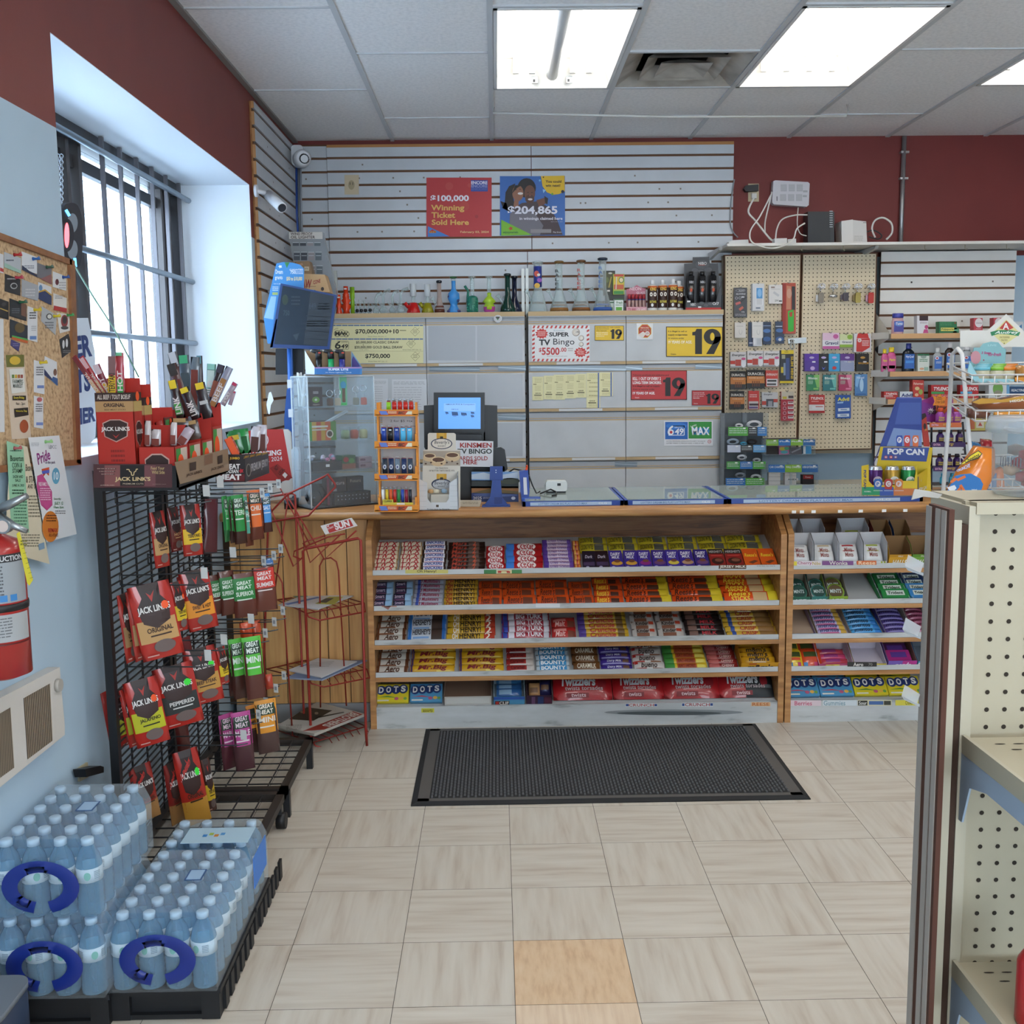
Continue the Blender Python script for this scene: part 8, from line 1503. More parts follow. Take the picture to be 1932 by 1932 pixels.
for px,py in((1733,1062),(1728,1182),(1726,1310)):
 m=MB();p=at(px+10,py,x=.58);m.pg([p,p+V((-.014,.02,.008)),p+V((-.018,.02,-.008)),p+V((-.004,0,-.014))],film('d8dadb',.4));m.pg([p+V((0,0,-.014)),p+V((-.018,.02,-.008)),p+V((-.014,.02,-.014)),p+V((.0,0,-.018))],M('c4c6c8'));m.build('label_clip',t)
m=MB();g=GP(m,('y',yg+.06),XX);g.sp([(215,1355),(440,1385),(650,1440),(590,1500),(350,1475),(165,1525)],.002,M('a09c94',.5));m.build('label_flap',t)
for k,pz in enumerate((1382,1800,2250)):
 z=at(1812,pz,y=yg).z
 if z<.05:break
 m=MB();m.box((x0+.004,.98,z-.012),(1.6,yg-.022,z),CR);m.box((x0,.98,z-.022),(x0+.006,yg-.022,z+.004),CRL)
 for i in range(14):
  for j in range(2):X=x0+.04+.0254*i+.012*j;Y=yg-.05-.022*j;m.add([V((X+.008*math.cos(q*PI/4),Y+.0018*math.sin(q*PI/4),z+.0006))for q in range(8)],[tuple(range(8))],HOLE)
 sf=m.build('shelf',t)
 m=MB();pr=[(.98,z-.022),(yg-.005,z-.022),(yg-.005,z-.12),(yg-.03,z-.12),(yg-.05,z-.062),(yg-.1,z-.05),(.98,z-.05)];a=[V((x0+.0005,*c))for c in pr];b=[v+V((.003,0,0))for v in a];m.add(a+b,[tuple(range(7)),tuple(range(13,6,-1))]+[(i,i+7,(i+1)%7+7,(i+1)%7)for i in range(7)],BGR);m.build('bracket',sf)
 if k==1:zs2=z
p=at(1950,1850,y=1.3);m=MB();m.lathe([(.026,zs2),(.028,zs2+.006),(.028,zs2+.085),(.02,zs2+.1),(.012,zs2+.106)],(at(1925,1780,y=1.28).x+.028,1.28,0),M('b0262a',.3),16);one(m,'red_bottle','red bottle cut by the right edge on the lower gondola shelf','bottle')
# clear tub of sweets on the gondola
p=at(1958,936,y=1.515);r=.064;z0=zt+.0005;zt2=at(1900,786,y=1.515).z;t=thing('candy_tub','clear plastic tub of sweets with a nutrition label on the gondola top','tub',(p.x,1.515,z0),None);TC=film('eceff0',.86,.06)
m=MB();m.lathe([(r*.9,z0),(r*.96,z0+.005),(r,zt2-.025),(r*1.04,zt2-.02)],(p.x,1.515,0),TC,28);m.build('body',t)
m=MB();m.lathe([(r*1.14,zt2-.022),(r*1.15,zt2-.014),(r*1.08,zt2),(0,zt2+.001)],(p.x,1.515,0),film('dfe3e6',.78,.1),28);m.build('lid',t)
m=MB();rl=r*1.012;zl0,zl1=z0+.040,z0+.082
def lb(u,v,l=0):an=PI+.95+u*1.4;q=rl+.0003*l;return V((p.x+q*math.cos(an),1.515+q*math.sin(an),zl1-v*(zl1-zl0)))
g=G(m,lb);g.n=8;g.rc(0,0,1,1,'c2b2bc');g.tx_('Nutrition Facts',.05,.03,.5,.11,'3a2a34',2,.04);g.tx_('Valeur nutritive',.05,.14,.52,.21,'3a2a34',2,.04);[g.tx_(s_,.05,.27+.09*k,.44-.03*k,.33+.09*k,'6a4a58',2,0)for k,s_ in enumerate(('Per 2 pieces (35g)','Pour 2 morceaux (35g)','Calories 110','5% or less is a little','15% or more is a lot'))];m.build('label',t)
m=MB();g=G(m,lambda u,v,l=0:lb(u-.62,v,l));g.n=4;[g.rc(.1+.05*k,.62,.12+.05*k,.92,'6a6a70',1)for k in range(8)];m.build('barcode',t)
rn=random.Random(8)
for k in range(26):
 a,rr,zz=rn.uniform(0,2*PI),rn.uniform(.0,.040),z0+.014+.0022*k;m=MB();c=('a82a34','b88a3a','9a8a80','b0303a','c9a88a')[k%5];q=V((p.x+rr*math.cos(a),1.515+rr*math.sin(a),zz));m.lathe([(0,-.009),(.012,-.005),(.012,.005),(0,.009)],q,M(c,.4),8,1,.8);one(m,'sweet','small coloured sweet heaped inside the clear tub','sweet','sweets in the clear tub')
 # ================================================================ jerky racks against the left wall
BLK=M('17181b',.45);WIRE=M('1d1e21',.5);HK=M('55585a',.35,.7);F2,F4,BB,CC1,FF,GG,HH,EE=(380,860,.1553),(380,1140,.1863),(0,560,.31056),(130,640,.15528),(200,880,.18634),(180,1180,.21739),(480,860,.30038),(0,1100,.43073)
XG,XR=-1.13,-.755
def rack(label,y0,y1,zt,cast):
 t=thing('gridwall_rack',label,'rack',((XG+XR)/2,(y0+y1)/2,0),'black rolling gridwall racks')
 for y in(y0,y1-.025):m=MB();m.box((XG-.02,y,.10),(XG+.005,y+.025,zt),BLK);m.build('post',t)
 m=MB();z=.15
 while z<zt:m.box((XG-.002,y0+.02,z-.002),(XG+.002,y1-.02,z+.002),WIRE);z+=.0225
 for k in range(1,4):y=y0+(y1-y0)*k/4;m.box((XG-.007,y-.003,.12),(XG-.002,y+.003,zt),WIRE)
 m.build('grid_panel',t)
 m=MB();zb=.118
 for a,b in(((XG-.02,y0,zb-.025),(XR,y0+.03,zb)),((XG-.02,y1-.03,zb-.025),(XR,y1,zb)),((XR-.028,y0,zb-.025),(XR,y1,zb)),((XG-.02,y0,zb-.025),(XG+.008,y1,zb))):m.box(a,b,M('2a2522',.5))
 for k in range(1,8):y=y0+(y1-y0)*k/8;m.box((XG,y-.002,zb-.01),(XR-.02,y+.002,zb-.006),WIRE)
 for k in range(1,5):x=XG+(XR-XG)*k/5;m.box((x-.002,y0+.02,zb-.006),(x+.002,y1-.02,zb-.002),WIRE)
 m.build('base',t)
 for x,y,w_ in cast:
  m=MB();m.box((x-.012,y-.012,.045 if w_ else 0),(x+.012,y+.012,zb-.02),BLK)
  if w_:m.tube([(x-.006,y,.028),(x+.026,y,.028)],.028,M('141416',.5),16)
  m.build('caster' if w_ else 'leg',t)
 return t
r1=rack('near black gridwall rack hung with red jerky bags by the left wall',3.045,3.60,1.30,((XR-.005,3.06,1),(XR-.02,3.56,1),(XG,3.06,1)))
r2=rack('far black gridwall rack hung with meat stick packs by the left wall',3.62,4.16,1.22,((XR-.01,3.66,0),(XR-.01,4.13,0),(XG,4.13,0)))
TAGM=M('c8c9c6',.5)
def hook(t,px,py,y,big=True):
 e=at(px,py,y=y);m=MB();s_=V((XG,y,e.z-.004));m.tube([s_,e+V((.0,0,0)),e+V((.012,0,.008))],.0024,HK,5);m.tube([s_+V((0,0,-.028)),e+V((-.02,0,-.036)),e+V((.012,0,-.03))],.0024,HK,5);m.tube([s_+V((0,0,.004)),s_+V((0,0,-.03))],.003,HK,5);h=m.build('hook',t)
 m=MB();w_=.011 if big else.009;m.add([e+V((-w_,-.004,.018)),e+V((w_,-.010,.018)),e+V((w_*1.1,-.010,-.016)),e+V((-w_*.9,-.004,-.016))],[(3,2,1,0)],TAGM);m.add([e+V((-w_,-.003,.018)),e+V((w_,-.009,.018)),e+V((w_*1.1,-.009,-.016)),e+V((-w_*.9,-.003,-.016))],[(0,1,2,3)],TAGM)
 if not big:m.add([e+V((-w_*.5,-.0075,.008)),e+V((w_*.5,-.0105,.008)),e+V((w_*.5,-.0105,-.006)),e+V((-w_*.5,-.0075,-.006))],[(3,2,1,0)],M('8a8c90'))
 m.build('price_tag',h)
for px,py,y in((390,926,3.16),(416,910,3.30),(386,1081,3.16),(440,1042,3.42),(393,1236,3.16),(423,1206,3.30),(474,1167,3.55),(460,1386,3.40)):hook(r1,px,py,y)
for px,py,y in((526,913,4.05),(510,921,3.92),(495,930,3.80),(530,1035,4.05),(517,1048,3.92),(498,1058,3.80),(534,1152,4.05),(518,1173,3.92),(501,1194,3.80),(536,1274,4.05),(521,1298,3.92),(502,1324,3.80),(488,1347,3.72)):hook(r2,px,py,y,False)
def hangp(name,label,cat,px0,py0,px1,py1,y,base,draw,th,yaw,roll,group,u=1.0):
 w_=(px1-px0)*y/FPX*u;h=(py1-py0)*y/FPX;o=bar_mb(w_,h,th,base,draw,sq=.3).build(name,None,(0,0,0));p=at((px0+px1)/2,py1,y=y);o.location=p
 o.rotation_euler=(Matrix.Rotation(math.radians(yaw),3,'Z')@Matrix.Rotation(PI/2,3,'X')@Matrix.Rotation(math.radians(roll),3,'Z')).to_euler();return tag(o,label,cat,group)
def jl(flav,band,tc,jumbo=False,price=None):
 def d(g):
  g.pg([(22,0),(74,0),(72,5),(90,9),(78,16),(50,18),(20,16),(12,9),(28,5)],'2a1c1a',1)
  if not jumbo:g.rc(4,15-1,96,23,band,2)
  else:g.rc(0,20,100,30,band,2)
  g.pg([(16,10),(88,10),(84,15),(50,17.5),(20,15)],'35201c',3);g.pg([(40,3),(48,5.5),(60,2.6),(50,7)],'a02a20',3);g.tx_("JACK LINK'S",12,8.2,90,11.6,'d8d4d0',4,.05)
  g.tx_(flav,24,17,86,19,tc,4,.05);g.rc(30,20,80,20.6,tc,4)
  if not jumbo:g.ell(58,25,26,2.6,'6a5a56',3);g.rc(12,28,40,28.5,'c89a90',3)
  else:g.tq('JUMBO',((10,9),(60,3),(60,6),(12,12)),'b0302a',5,.06)
  if price:g.ell(78,9,9,1.7,price,6,8)
 return d
RB='a3261c';JG='jerky bags on the near rack';ORG,GRN='e8541e','3ad83a'
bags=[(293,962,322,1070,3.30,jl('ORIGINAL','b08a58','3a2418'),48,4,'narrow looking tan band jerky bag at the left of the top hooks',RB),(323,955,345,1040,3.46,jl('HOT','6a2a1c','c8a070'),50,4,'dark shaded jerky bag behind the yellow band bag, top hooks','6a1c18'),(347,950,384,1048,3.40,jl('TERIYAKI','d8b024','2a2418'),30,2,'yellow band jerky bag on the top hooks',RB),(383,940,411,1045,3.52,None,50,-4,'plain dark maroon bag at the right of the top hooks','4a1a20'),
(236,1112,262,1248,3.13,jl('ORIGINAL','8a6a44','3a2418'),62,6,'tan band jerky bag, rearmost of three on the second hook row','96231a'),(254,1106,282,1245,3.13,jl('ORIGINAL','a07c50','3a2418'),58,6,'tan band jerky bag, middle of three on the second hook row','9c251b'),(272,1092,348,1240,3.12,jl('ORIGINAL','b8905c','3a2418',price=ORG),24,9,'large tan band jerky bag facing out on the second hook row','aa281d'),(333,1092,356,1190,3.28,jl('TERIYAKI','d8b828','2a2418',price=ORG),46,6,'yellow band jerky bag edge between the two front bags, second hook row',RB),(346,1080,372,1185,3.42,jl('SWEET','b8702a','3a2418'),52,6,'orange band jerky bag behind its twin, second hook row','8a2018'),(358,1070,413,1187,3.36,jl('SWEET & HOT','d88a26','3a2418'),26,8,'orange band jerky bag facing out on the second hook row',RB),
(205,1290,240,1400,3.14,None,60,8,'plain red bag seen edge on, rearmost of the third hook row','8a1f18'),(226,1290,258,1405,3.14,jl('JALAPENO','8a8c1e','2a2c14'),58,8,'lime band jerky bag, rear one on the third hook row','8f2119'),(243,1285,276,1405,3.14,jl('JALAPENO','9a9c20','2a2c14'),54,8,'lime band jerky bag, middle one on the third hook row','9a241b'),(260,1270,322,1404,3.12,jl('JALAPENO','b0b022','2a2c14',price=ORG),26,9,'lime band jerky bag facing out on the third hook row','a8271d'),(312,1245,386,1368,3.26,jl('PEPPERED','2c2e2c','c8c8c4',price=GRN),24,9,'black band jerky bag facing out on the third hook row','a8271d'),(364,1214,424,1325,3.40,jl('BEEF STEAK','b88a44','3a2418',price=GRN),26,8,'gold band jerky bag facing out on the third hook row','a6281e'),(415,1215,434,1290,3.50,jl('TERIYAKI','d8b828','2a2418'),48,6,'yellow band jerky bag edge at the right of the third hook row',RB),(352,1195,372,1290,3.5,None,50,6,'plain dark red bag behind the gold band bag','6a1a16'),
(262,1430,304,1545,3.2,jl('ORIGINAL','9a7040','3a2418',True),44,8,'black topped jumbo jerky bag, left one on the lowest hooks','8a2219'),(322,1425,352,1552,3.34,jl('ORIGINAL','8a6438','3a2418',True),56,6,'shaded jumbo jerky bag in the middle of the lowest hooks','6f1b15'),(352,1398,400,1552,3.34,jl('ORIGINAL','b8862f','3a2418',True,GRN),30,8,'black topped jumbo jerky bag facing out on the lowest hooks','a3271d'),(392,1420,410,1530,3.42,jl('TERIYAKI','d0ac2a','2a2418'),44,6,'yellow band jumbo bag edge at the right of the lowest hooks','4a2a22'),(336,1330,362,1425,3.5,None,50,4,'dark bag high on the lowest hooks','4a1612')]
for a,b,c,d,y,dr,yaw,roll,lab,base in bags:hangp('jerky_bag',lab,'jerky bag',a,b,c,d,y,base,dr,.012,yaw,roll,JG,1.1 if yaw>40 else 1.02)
def ms(band,tc,txt,top=0,bot=22,clear=False):
 def d(g):g.rc(4 if clear else 0,top,96 if clear else 100,bot,band,1);g.rc(10,top+2,90,top+8,'1f3a28' if not clear else band,2);g.tx_('GREAT',18,top+2,82,top+4.4,tc,3,.05);g.tx_('MEAT',18,top+5,82,top+7.4,tc,3,.05);g.tx_(txt,12,top+9,88,top+12,tc,3,.05);g.rc(14,top+14,80,top+14.8,tc,3)
 return d
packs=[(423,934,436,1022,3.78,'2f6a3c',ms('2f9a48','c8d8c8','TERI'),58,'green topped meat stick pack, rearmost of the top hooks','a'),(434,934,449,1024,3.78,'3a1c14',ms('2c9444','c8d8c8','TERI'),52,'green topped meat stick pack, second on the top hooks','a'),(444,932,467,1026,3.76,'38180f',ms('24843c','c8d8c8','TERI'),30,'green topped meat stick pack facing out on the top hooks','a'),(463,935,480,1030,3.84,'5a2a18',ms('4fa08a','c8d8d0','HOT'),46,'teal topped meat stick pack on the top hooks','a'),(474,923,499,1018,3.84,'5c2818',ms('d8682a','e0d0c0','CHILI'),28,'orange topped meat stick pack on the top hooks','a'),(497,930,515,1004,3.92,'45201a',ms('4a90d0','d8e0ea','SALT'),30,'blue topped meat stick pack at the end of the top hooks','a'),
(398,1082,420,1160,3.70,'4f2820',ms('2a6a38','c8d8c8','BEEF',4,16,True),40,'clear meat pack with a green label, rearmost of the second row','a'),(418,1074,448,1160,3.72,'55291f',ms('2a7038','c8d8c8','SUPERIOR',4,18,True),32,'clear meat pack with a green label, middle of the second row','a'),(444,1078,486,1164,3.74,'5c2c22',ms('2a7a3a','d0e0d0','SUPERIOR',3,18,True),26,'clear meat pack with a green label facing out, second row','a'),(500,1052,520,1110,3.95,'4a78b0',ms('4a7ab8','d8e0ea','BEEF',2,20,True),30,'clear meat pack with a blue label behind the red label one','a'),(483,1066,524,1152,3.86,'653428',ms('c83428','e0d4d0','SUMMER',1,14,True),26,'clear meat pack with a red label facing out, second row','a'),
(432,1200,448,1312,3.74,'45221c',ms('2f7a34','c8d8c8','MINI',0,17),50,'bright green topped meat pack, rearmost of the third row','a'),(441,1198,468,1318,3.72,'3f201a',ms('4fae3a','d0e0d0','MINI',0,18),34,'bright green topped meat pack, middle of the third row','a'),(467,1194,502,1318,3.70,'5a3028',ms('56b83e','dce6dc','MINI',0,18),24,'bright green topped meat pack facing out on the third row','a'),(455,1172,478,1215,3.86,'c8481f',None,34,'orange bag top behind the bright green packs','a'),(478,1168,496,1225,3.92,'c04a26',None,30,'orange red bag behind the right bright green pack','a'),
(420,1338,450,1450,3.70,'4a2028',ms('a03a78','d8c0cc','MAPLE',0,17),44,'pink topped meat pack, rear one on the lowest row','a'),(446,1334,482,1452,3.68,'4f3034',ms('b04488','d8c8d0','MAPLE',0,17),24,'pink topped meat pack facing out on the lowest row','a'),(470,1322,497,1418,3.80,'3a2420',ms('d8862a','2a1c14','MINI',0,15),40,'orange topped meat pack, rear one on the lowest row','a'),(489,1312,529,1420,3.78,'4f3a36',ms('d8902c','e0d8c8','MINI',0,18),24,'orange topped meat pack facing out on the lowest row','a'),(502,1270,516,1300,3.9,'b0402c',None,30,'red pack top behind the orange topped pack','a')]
for a,b,c,d,y,base,dr,yaw,lab,_q in packs:hangp('meat_stick_pack',lab,'meat pack',a,b,c,d,y,base,dr,.014,yaw,3,'meat packs on the far rack',1.04)
# tray headers and cartons on top of the racks
zt1=1.312;t=thing('header_tray','black tray with a printed jerky banner on top of the near rack','tray',(-1.02,3.3,1.24));H1=(160,860,.1553)
m=MB();m.box((XG+.008,3.032,1.242),(-.905,3.60,1.25),BLK);m.box((XG+.008,3.035,1.242),(-.905,3.042,zt1),BLK);m.box((-.91,3.035,1.242),(-.905,3.6,zt1),BLK);m.build('tray',t)
m=MB();g=GP(m,('y',3.0335),H1);g.sl_(105,100,1060,388,.001,M('4a2c2e',.3));g.rc(240,115,430,370,'7a4a48');g.rc(720,115,860,370,'6a4044');g.rc(430,112,725,360,'191416',2);g.tx_("JACK LINK'S",370,255,800,318,'c9b083',4,.06);g.tx_('PREMIUM CUTS',465,330,715,348,'b8a890',4,.02);g.tx_('Feed Your',805,130,970,168,'b8a070',3,.02);g.tx_('Wild Side',815,178,972,220,'b8a070',3,.02)
for a,b in(((508,165),(540,165)),((540,165),(548,190)),((548,190),(566,196)),((566,196),(572,236)),((572,236),(596,236)),((596,236),(602,196)),((602,196),(622,188)),((622,188),(628,160)),((628,160),(648,162))):g.ln_(*a,*b,11,'c9b083',4)
for k in range(3):g.rc(140+25*k,150+33*k,380-10*k,164+33*k,'3a2224',2);g.sb(150+25*k,152+33*k,370-10*k,163+33*k,1,'a88a80',3,.7,k)
g.tx_('jacklinks.com',192,350,360,364,'c8b8a8',3,.02);g.tx_('jacklinks.com',825,338,988,350,'8a7a70',3,.02);m.build('banner',t)
m=MB();g=GP(m,('x',-.9035),BB);g.sp([(1062,1005),(1385,922),(1392,1055),(1095,1138)],.001,M('8a7258',.3));[(g.tq("JACK LINK'S",((1130+150*k,1075-36*k),(1225+130*k,1050-30*k),(1225+130*k,1072-30*k),(1130+150*k,1098-36*k)),'4a3426',3,.05),g.pg([(1150+170*k,1010-42*k),(1190+160*k,1000-42*k),(1190+160*k,1050-42*k),(1150+170*k,1060-42*k)],'3a2a22',2))for k in range(2)];g.pg([(1240,965),(1290,952),(1290,1010),(1240,1025)],'7a5a44',2);m.build('side_banner',t)
RED_=M('a82a1f',.45)
def jbox(name,label,x0,y0,x1,y1,h,front,low=False):
 z=1.2505 if y0<3.6 else 1.2205;m=MB();tt_=.0015
 m.box((x0,y0,z),(x1,y0+tt_,z+h),RED_);m.box((x0,y1-tt_,z),(x1,y1,z+h*(1.15 if not low else 1.5)),RED_);m.box((x0,y0,z),(x0+tt_,y1,z+h),RED_);m.box((x1-tt_,y0,z),(x1,y1,z+h),RED_);m.box((x0,y0,z),(x1,y1,z+.002),M('6a4a34'))
 front(GL(m,(x0,y0,z+h),(1,0,0),(0,0,1),x1-x0,h,None,1,.0006,100.,100.),GL(m,(x1,y0,z+h),(0,1,0),(0,0,1),y1-y0,h,None,1,.0006,100.,100.));return one(m,name,label,'carton','red jerky cartons on the near rack')
def jlogo(g,cx,cy,w_,h,l=1):g.pg([(cx-w_,cy-h*.7),(cx-w_*.4,cy-h),(cx+w_*.4,cy-h),(cx+w_,cy-h*.7),(cx+w_*.9,cy+h*.5),(cx,cy+h),(cx-w_*.9,cy+h*.5)],'b8938a',l);g.pg([(cx-w_*.92,cy-h*.64),(cx-w_*.36,cy-h*.92),(cx+w_*.36,cy-h*.92),(cx+w_*.92,cy-h*.64),(cx+w_*.82,cy+h*.46),(cx,cy+h*.9),(cx-w_*.82,cy+h*.46)],'2e1a18',l+1);g.tx_("JACK LINK'S",cx-w_*1.1,cy-h*.36,cx+w_*1.1,cy+h*.1,'d8d4d0',l+2,.05);g.pg([(cx-w_*.25,cy+h*.3),(cx,cy+h*.65),(cx+w_*.3,cy+h*.25),(cx,cy+h*.5)],'a02a20',l+2)
def bigf(g,s_):
 g.rc(0,0,100,9,'2e1a18');g.tx_('ALL BEEF / TOUT BOEUF',6,2,94,7,'c8bcb4',2,.04,.2);g.rc(0,9,100,20,'a8855a');g.tx_('ORIGINAL',22,11,78,15,'2e1a18',2,.06);g.tx_('BEEF MEAT STICKS',24,17,80,18.5,'5a4028',2);jlogo(g,50,40,34,12);g.sb(34,60,70,80,4,'7c1c16',1,.5,3);g.rc(30,92,62,100,'7a1c16')
 s_.rc(0,0,100,9,'2e1a18');s_.rc(0,9,100,20,'b0965a');s_.ell(50,4,22,5,ORG,2);jlogo(s_,50,44,36,14)
def midf(g,s_):jlogo(g,50,50,34,30);s_.rc(0,0,100,22,'6a2a28');s_.rc(12,4,60,20,'3a8a4a',2);s_.ell(70,10,18,8,ORG,2);jlogo(s_,50,60,38,22)
def lowf(g,s_):jlogo(g,50,62,34,46);s_.rc(8,6,44,96,'3a8a3a');s_.rc(44,6,94,60,'c8b8a8');s_.ell(40,45,24,24,ORG,2);s_.rc(44,60,94,96,'a8854a')
za=lambda p,y:at(200,p,y=y).z-1.2505
jbox('jerky_stick_carton','tall red jerky stick carton at the front of the near rack',-1.132,3.05,-1.025,3.12,za(741,3.05),bigf)
jbox('jerky_stick_carton','second tall red jerky stick carton behind the front one',-1.128,3.13,-1.022,3.20,za(752,3.05),bigf);jbox('jerky_stick_carton','third red jerky carton along the tray of the near rack',-1.125,3.24,-1.0,3.33,.19,midf);jbox('jerky_stick_carton','fourth red jerky carton along the tray of the near rack',-1.12,3.38,-.99,3.46,.18,midf)
for k,y in enumerate((3.05,3.19,3.33,3.46)):jbox('jerky_snack_tray',f'low red jerky snack tray, {ORD[k]} along the right edge of the near rack',-1.018+.004*k,y,-.915,y+.125,za(845,3.05)if k<3 else.15,lowf,True)
def stick(label,tf,a,b,wpx,y,base,bands,txt,tc,grp):
 A,B=at(tf[0]+tf[2]*a[0],tf[1]+tf[2]*a[1],y=y),at(tf[0]+tf[2]*b[0],tf[1]+tf[2]*b[1],y=y);d=B-A;L=d.length;d.normalize();s_=V((d.z,0,-d.x));w_=wpx*tf[2]*y/FPX;th=.006;n=7;m=MB();vs=[]
 for i in range(n):u=i/(n-1);q=th*math.sin(PI*min(1,max(0,(u-.03)/.94)))**.3;c=A+d*(L*u);vs+=[c-s_*(w_/2),c-s_*(w_*.25)+V((0,-q,0)),c+s_*(w_*.25)+V((0,-q,0)),c+s_*(w_/2)]
 m.add(vs,[(4*i+k,4*i+k+1,4*i+5+k,4*i+4+k)for i in range(n-1)for k in range(3)],M(base,.3,coat=.3),True);m.add([vs[0],vs[3],vs[-1],vs[-4]],[(3,2,1,0)],M(base,.3))
 g=GL(m,B-s_*(w_/2)+V((0,-th-.001,0)),s_,d,w_,L,None,1,.0004,10.,100.)
 for u0,u1,c in bands:g.rc(1.2,u0,8.8,u1,c,1)
 if txt:g.tq(txt,((1.8,88),(1.8,42),(8.2,42),(8.2,88)),tc,2,.05)
 one(m,'meat_stick',label,'meat stick',grp)
J1,J2='sticks in the tall front carton','sticks standing in the rear cartons'
for lab,a,b,w_,y,base,bands,tx,tc in(('red meat stick leaning far left out of the front carton',(400,690),(60,205),60,3.09,'8a1f24',[(2,45,'6a2a30'),(60,100,'b08a5a')],'ORIGINAL','c8b8b0'),('red meat stick leaning left, second in the front carton',(450,690),(150,210),60,3.10,'9a2830',[(62,100,'b8905a'),(4,30,'c8a0a4')],'ORIGINAL','c8b8b0'),('wine red meat stick leaning behind the upright ones',(500,690),(330,310),90,3.11,'7a2434',[(0,30,'c8b8c0'),(60,100,'d0a83a')],'HOT','d8c8c8'),('yellow labelled meat stick upright in the front carton',(535,700),(530,205),112,3.075,'96262c',[(0,45,'7a5a5c'),(48,100,'d8b42a')],'TERIYAKI','3a2a1c'),('green labelled meat stick upright in the front carton',(640,690),(615,160),95,3.08,'a03a44',[(0,8,'6ab08a'),(62,100,'3a9a4a')],'HOT','d8d0cc'),('short tan meat stick behind the upright sticks',(800,690),(780,490),100,3.16,'7a2620',[(0,60,'b8985e')],'','')):
 stick(lab,CC1,a,b,w_,y,base,bands,tx,tc,J1)
for k,(a,b,w_,y,base,bands,tx,lab)in enumerate((((360,940),(150,300),120,3.42,'4a2420',[(0,22,'2a2420'),(30,60,'6a2a22')],'','black capped meat stick at the left of the cluster'),((400,900),(155,160),110,3.46,'5a5a60',[(0,20,'b0b0b4'),(24,90,'4a2622')],'','crumpled silver topped meat stick'),((380,900),(295,195),130,3.45,'47505a',[(0,14,'3a9a6a'),(30,95,'3f4a50')],'','green capped grey meat stick'),((430,920),(440,215),110,3.44,'5c666e',[(22,95,'6f2e24')],'','silver meat stick with a red brown centre'),((520,900),(490,200),70,3.48,'3a2a2c',[(0,14,'5a8a98')],'','dark meat stick with a teal tip'),((270,960),(160,500),110,3.36,'2a1a18',[(0,22,'d8bc28'),(60,90,'3a8a3a')],'LINK','black meat stick with a yellow cap at the front'),((460,970),(300,590),120,3.35,'241a1a',[(0,16,'d8bc28')],'LINK','black meat stick with a yellow cap leaning left'),((600,960),(490,530),130,3.37,'2a2224',[(0,18,'d8b828'),(50,60,'b8b8b8')],'','black meat stick with a yellow cap leaning right'),((620,780),(640,300),110,3.55,'5f8a80',[(0,14,'8ac0b0'),(16,60,'c0d0c8'),(64,100,'2f5a40')],'MILD','pale green meat stick in the rear cluster'),((620,800),(760,310),90,3.52,'2c1c1c',[(0,20,'3a3440'),(40,80,'8a4a34')],'','dark meat stick leaning right in the rear cluster'),((650,810),(860,340),90,3.50,'8a8a9a',[(30,100,'9a6a3a')],'BEEF','silver and tan meat stick leaning right in the rear cluster'),((770,800),(930,530),70,3.54,'9a8a94',[(0,12,'b8385a')],'SMOKY','grey meat stick with a pink tip at the right'),((860,800),(915,630),50,3.55,'a08a94',[(0,12,'c03a5a')],'','short grey meat stick with a pink tip at the right'))):stick(lab,C2_,a,b,w_,y,base,bands,tx,'d0c8c4',J2)
for k,(a,b,w_,c,lab)in enumerate((((960,1300),(960,990),75,'b8b0ae','pale wrapped snack standing at the left of the front tray'),((1060,1300),(1060,1095),115,'c0b8b8','pale wrapped snack in the middle of the front tray'),((1270,1290),(1275,1010),80,'c4bcbc','pale wrapped snack upright in the front tray'),((1350,1280),(1480,1075),120,'a89aa4','mauve wrapped snack leaning right in the front tray'),((1200,1290),(1080,1000),90,'96302a','red jerky bag edge leaning in the front tray'),((1360,1200),(1350,960),200,'3a2a26','black and gold jerky bag behind the front tray'),((1530,1220),(1480,990),170,'44342c','black and gold jerky bag in the second tray'),((960,1290),(740,1170),90,'8f2a24','red bag spilling over the left of the front tray'))):stick(lab,CC1,a,b,w_,3.10+.02*k,c,[(0,20,'a8885a')]if k in(5,6)else[(55,95,'7a3a30')]if k<4 else[],'','d0c8c4','snacks in the low red trays')
# black meat carton on the far rack
t=thing('meat_carton','black open carton of jumbo meat packs on top of the far rack','carton',(-.98,3.85,1.222));x1_=at(461,880,y=3.66).x;m=MB();g=GP(m,('y',3.66),C2_);g.sp([(690,1740),(690,1400),(1040,1400),(1050,1735)],.002,M('1d1618',.4));g.rc(700,1640,1040,1725,'5a1418');g.tx_('JUMBO',860,1432,980,1468,'c8a02a',2,.05);g.tx_('EAT',855,1515,985,1575,'d8d4d0',2,.07);g.tx_('CANADIAN',730,1580,965,1628,'d8d4d0',2,.04);g.tx_('MEAT',715,1640,1000,1710,'d8d4d0',2,.08);g.star(1000,1600,34,34,5,'a8202a',2,.5)
g=GP(m,('x',x1_),C2_);g.sp([(1048,1738),(1040,1395),(1330,1375),(1342,1625)],.002,M('26222a',.4));g.tq('PREMIUM JERKY',((1115,1515),(1320,1450),(1322,1560),(1118,1640)),'b0aeb4',2,.04);g.ell(1085,1590,30,80,'8a8a80',2);g.ell(1085,1590,22,66,'2a2a2c',3);[g.tq('JERKY',((1025+75*k,1425-14*k),(1090+75*k,1410-14*k),(1090+75*k,1440-14*k),(1025+75*k,1455-14*k)),'c89a2a',3,.05)for k in range(4)];m.build('carton',t)
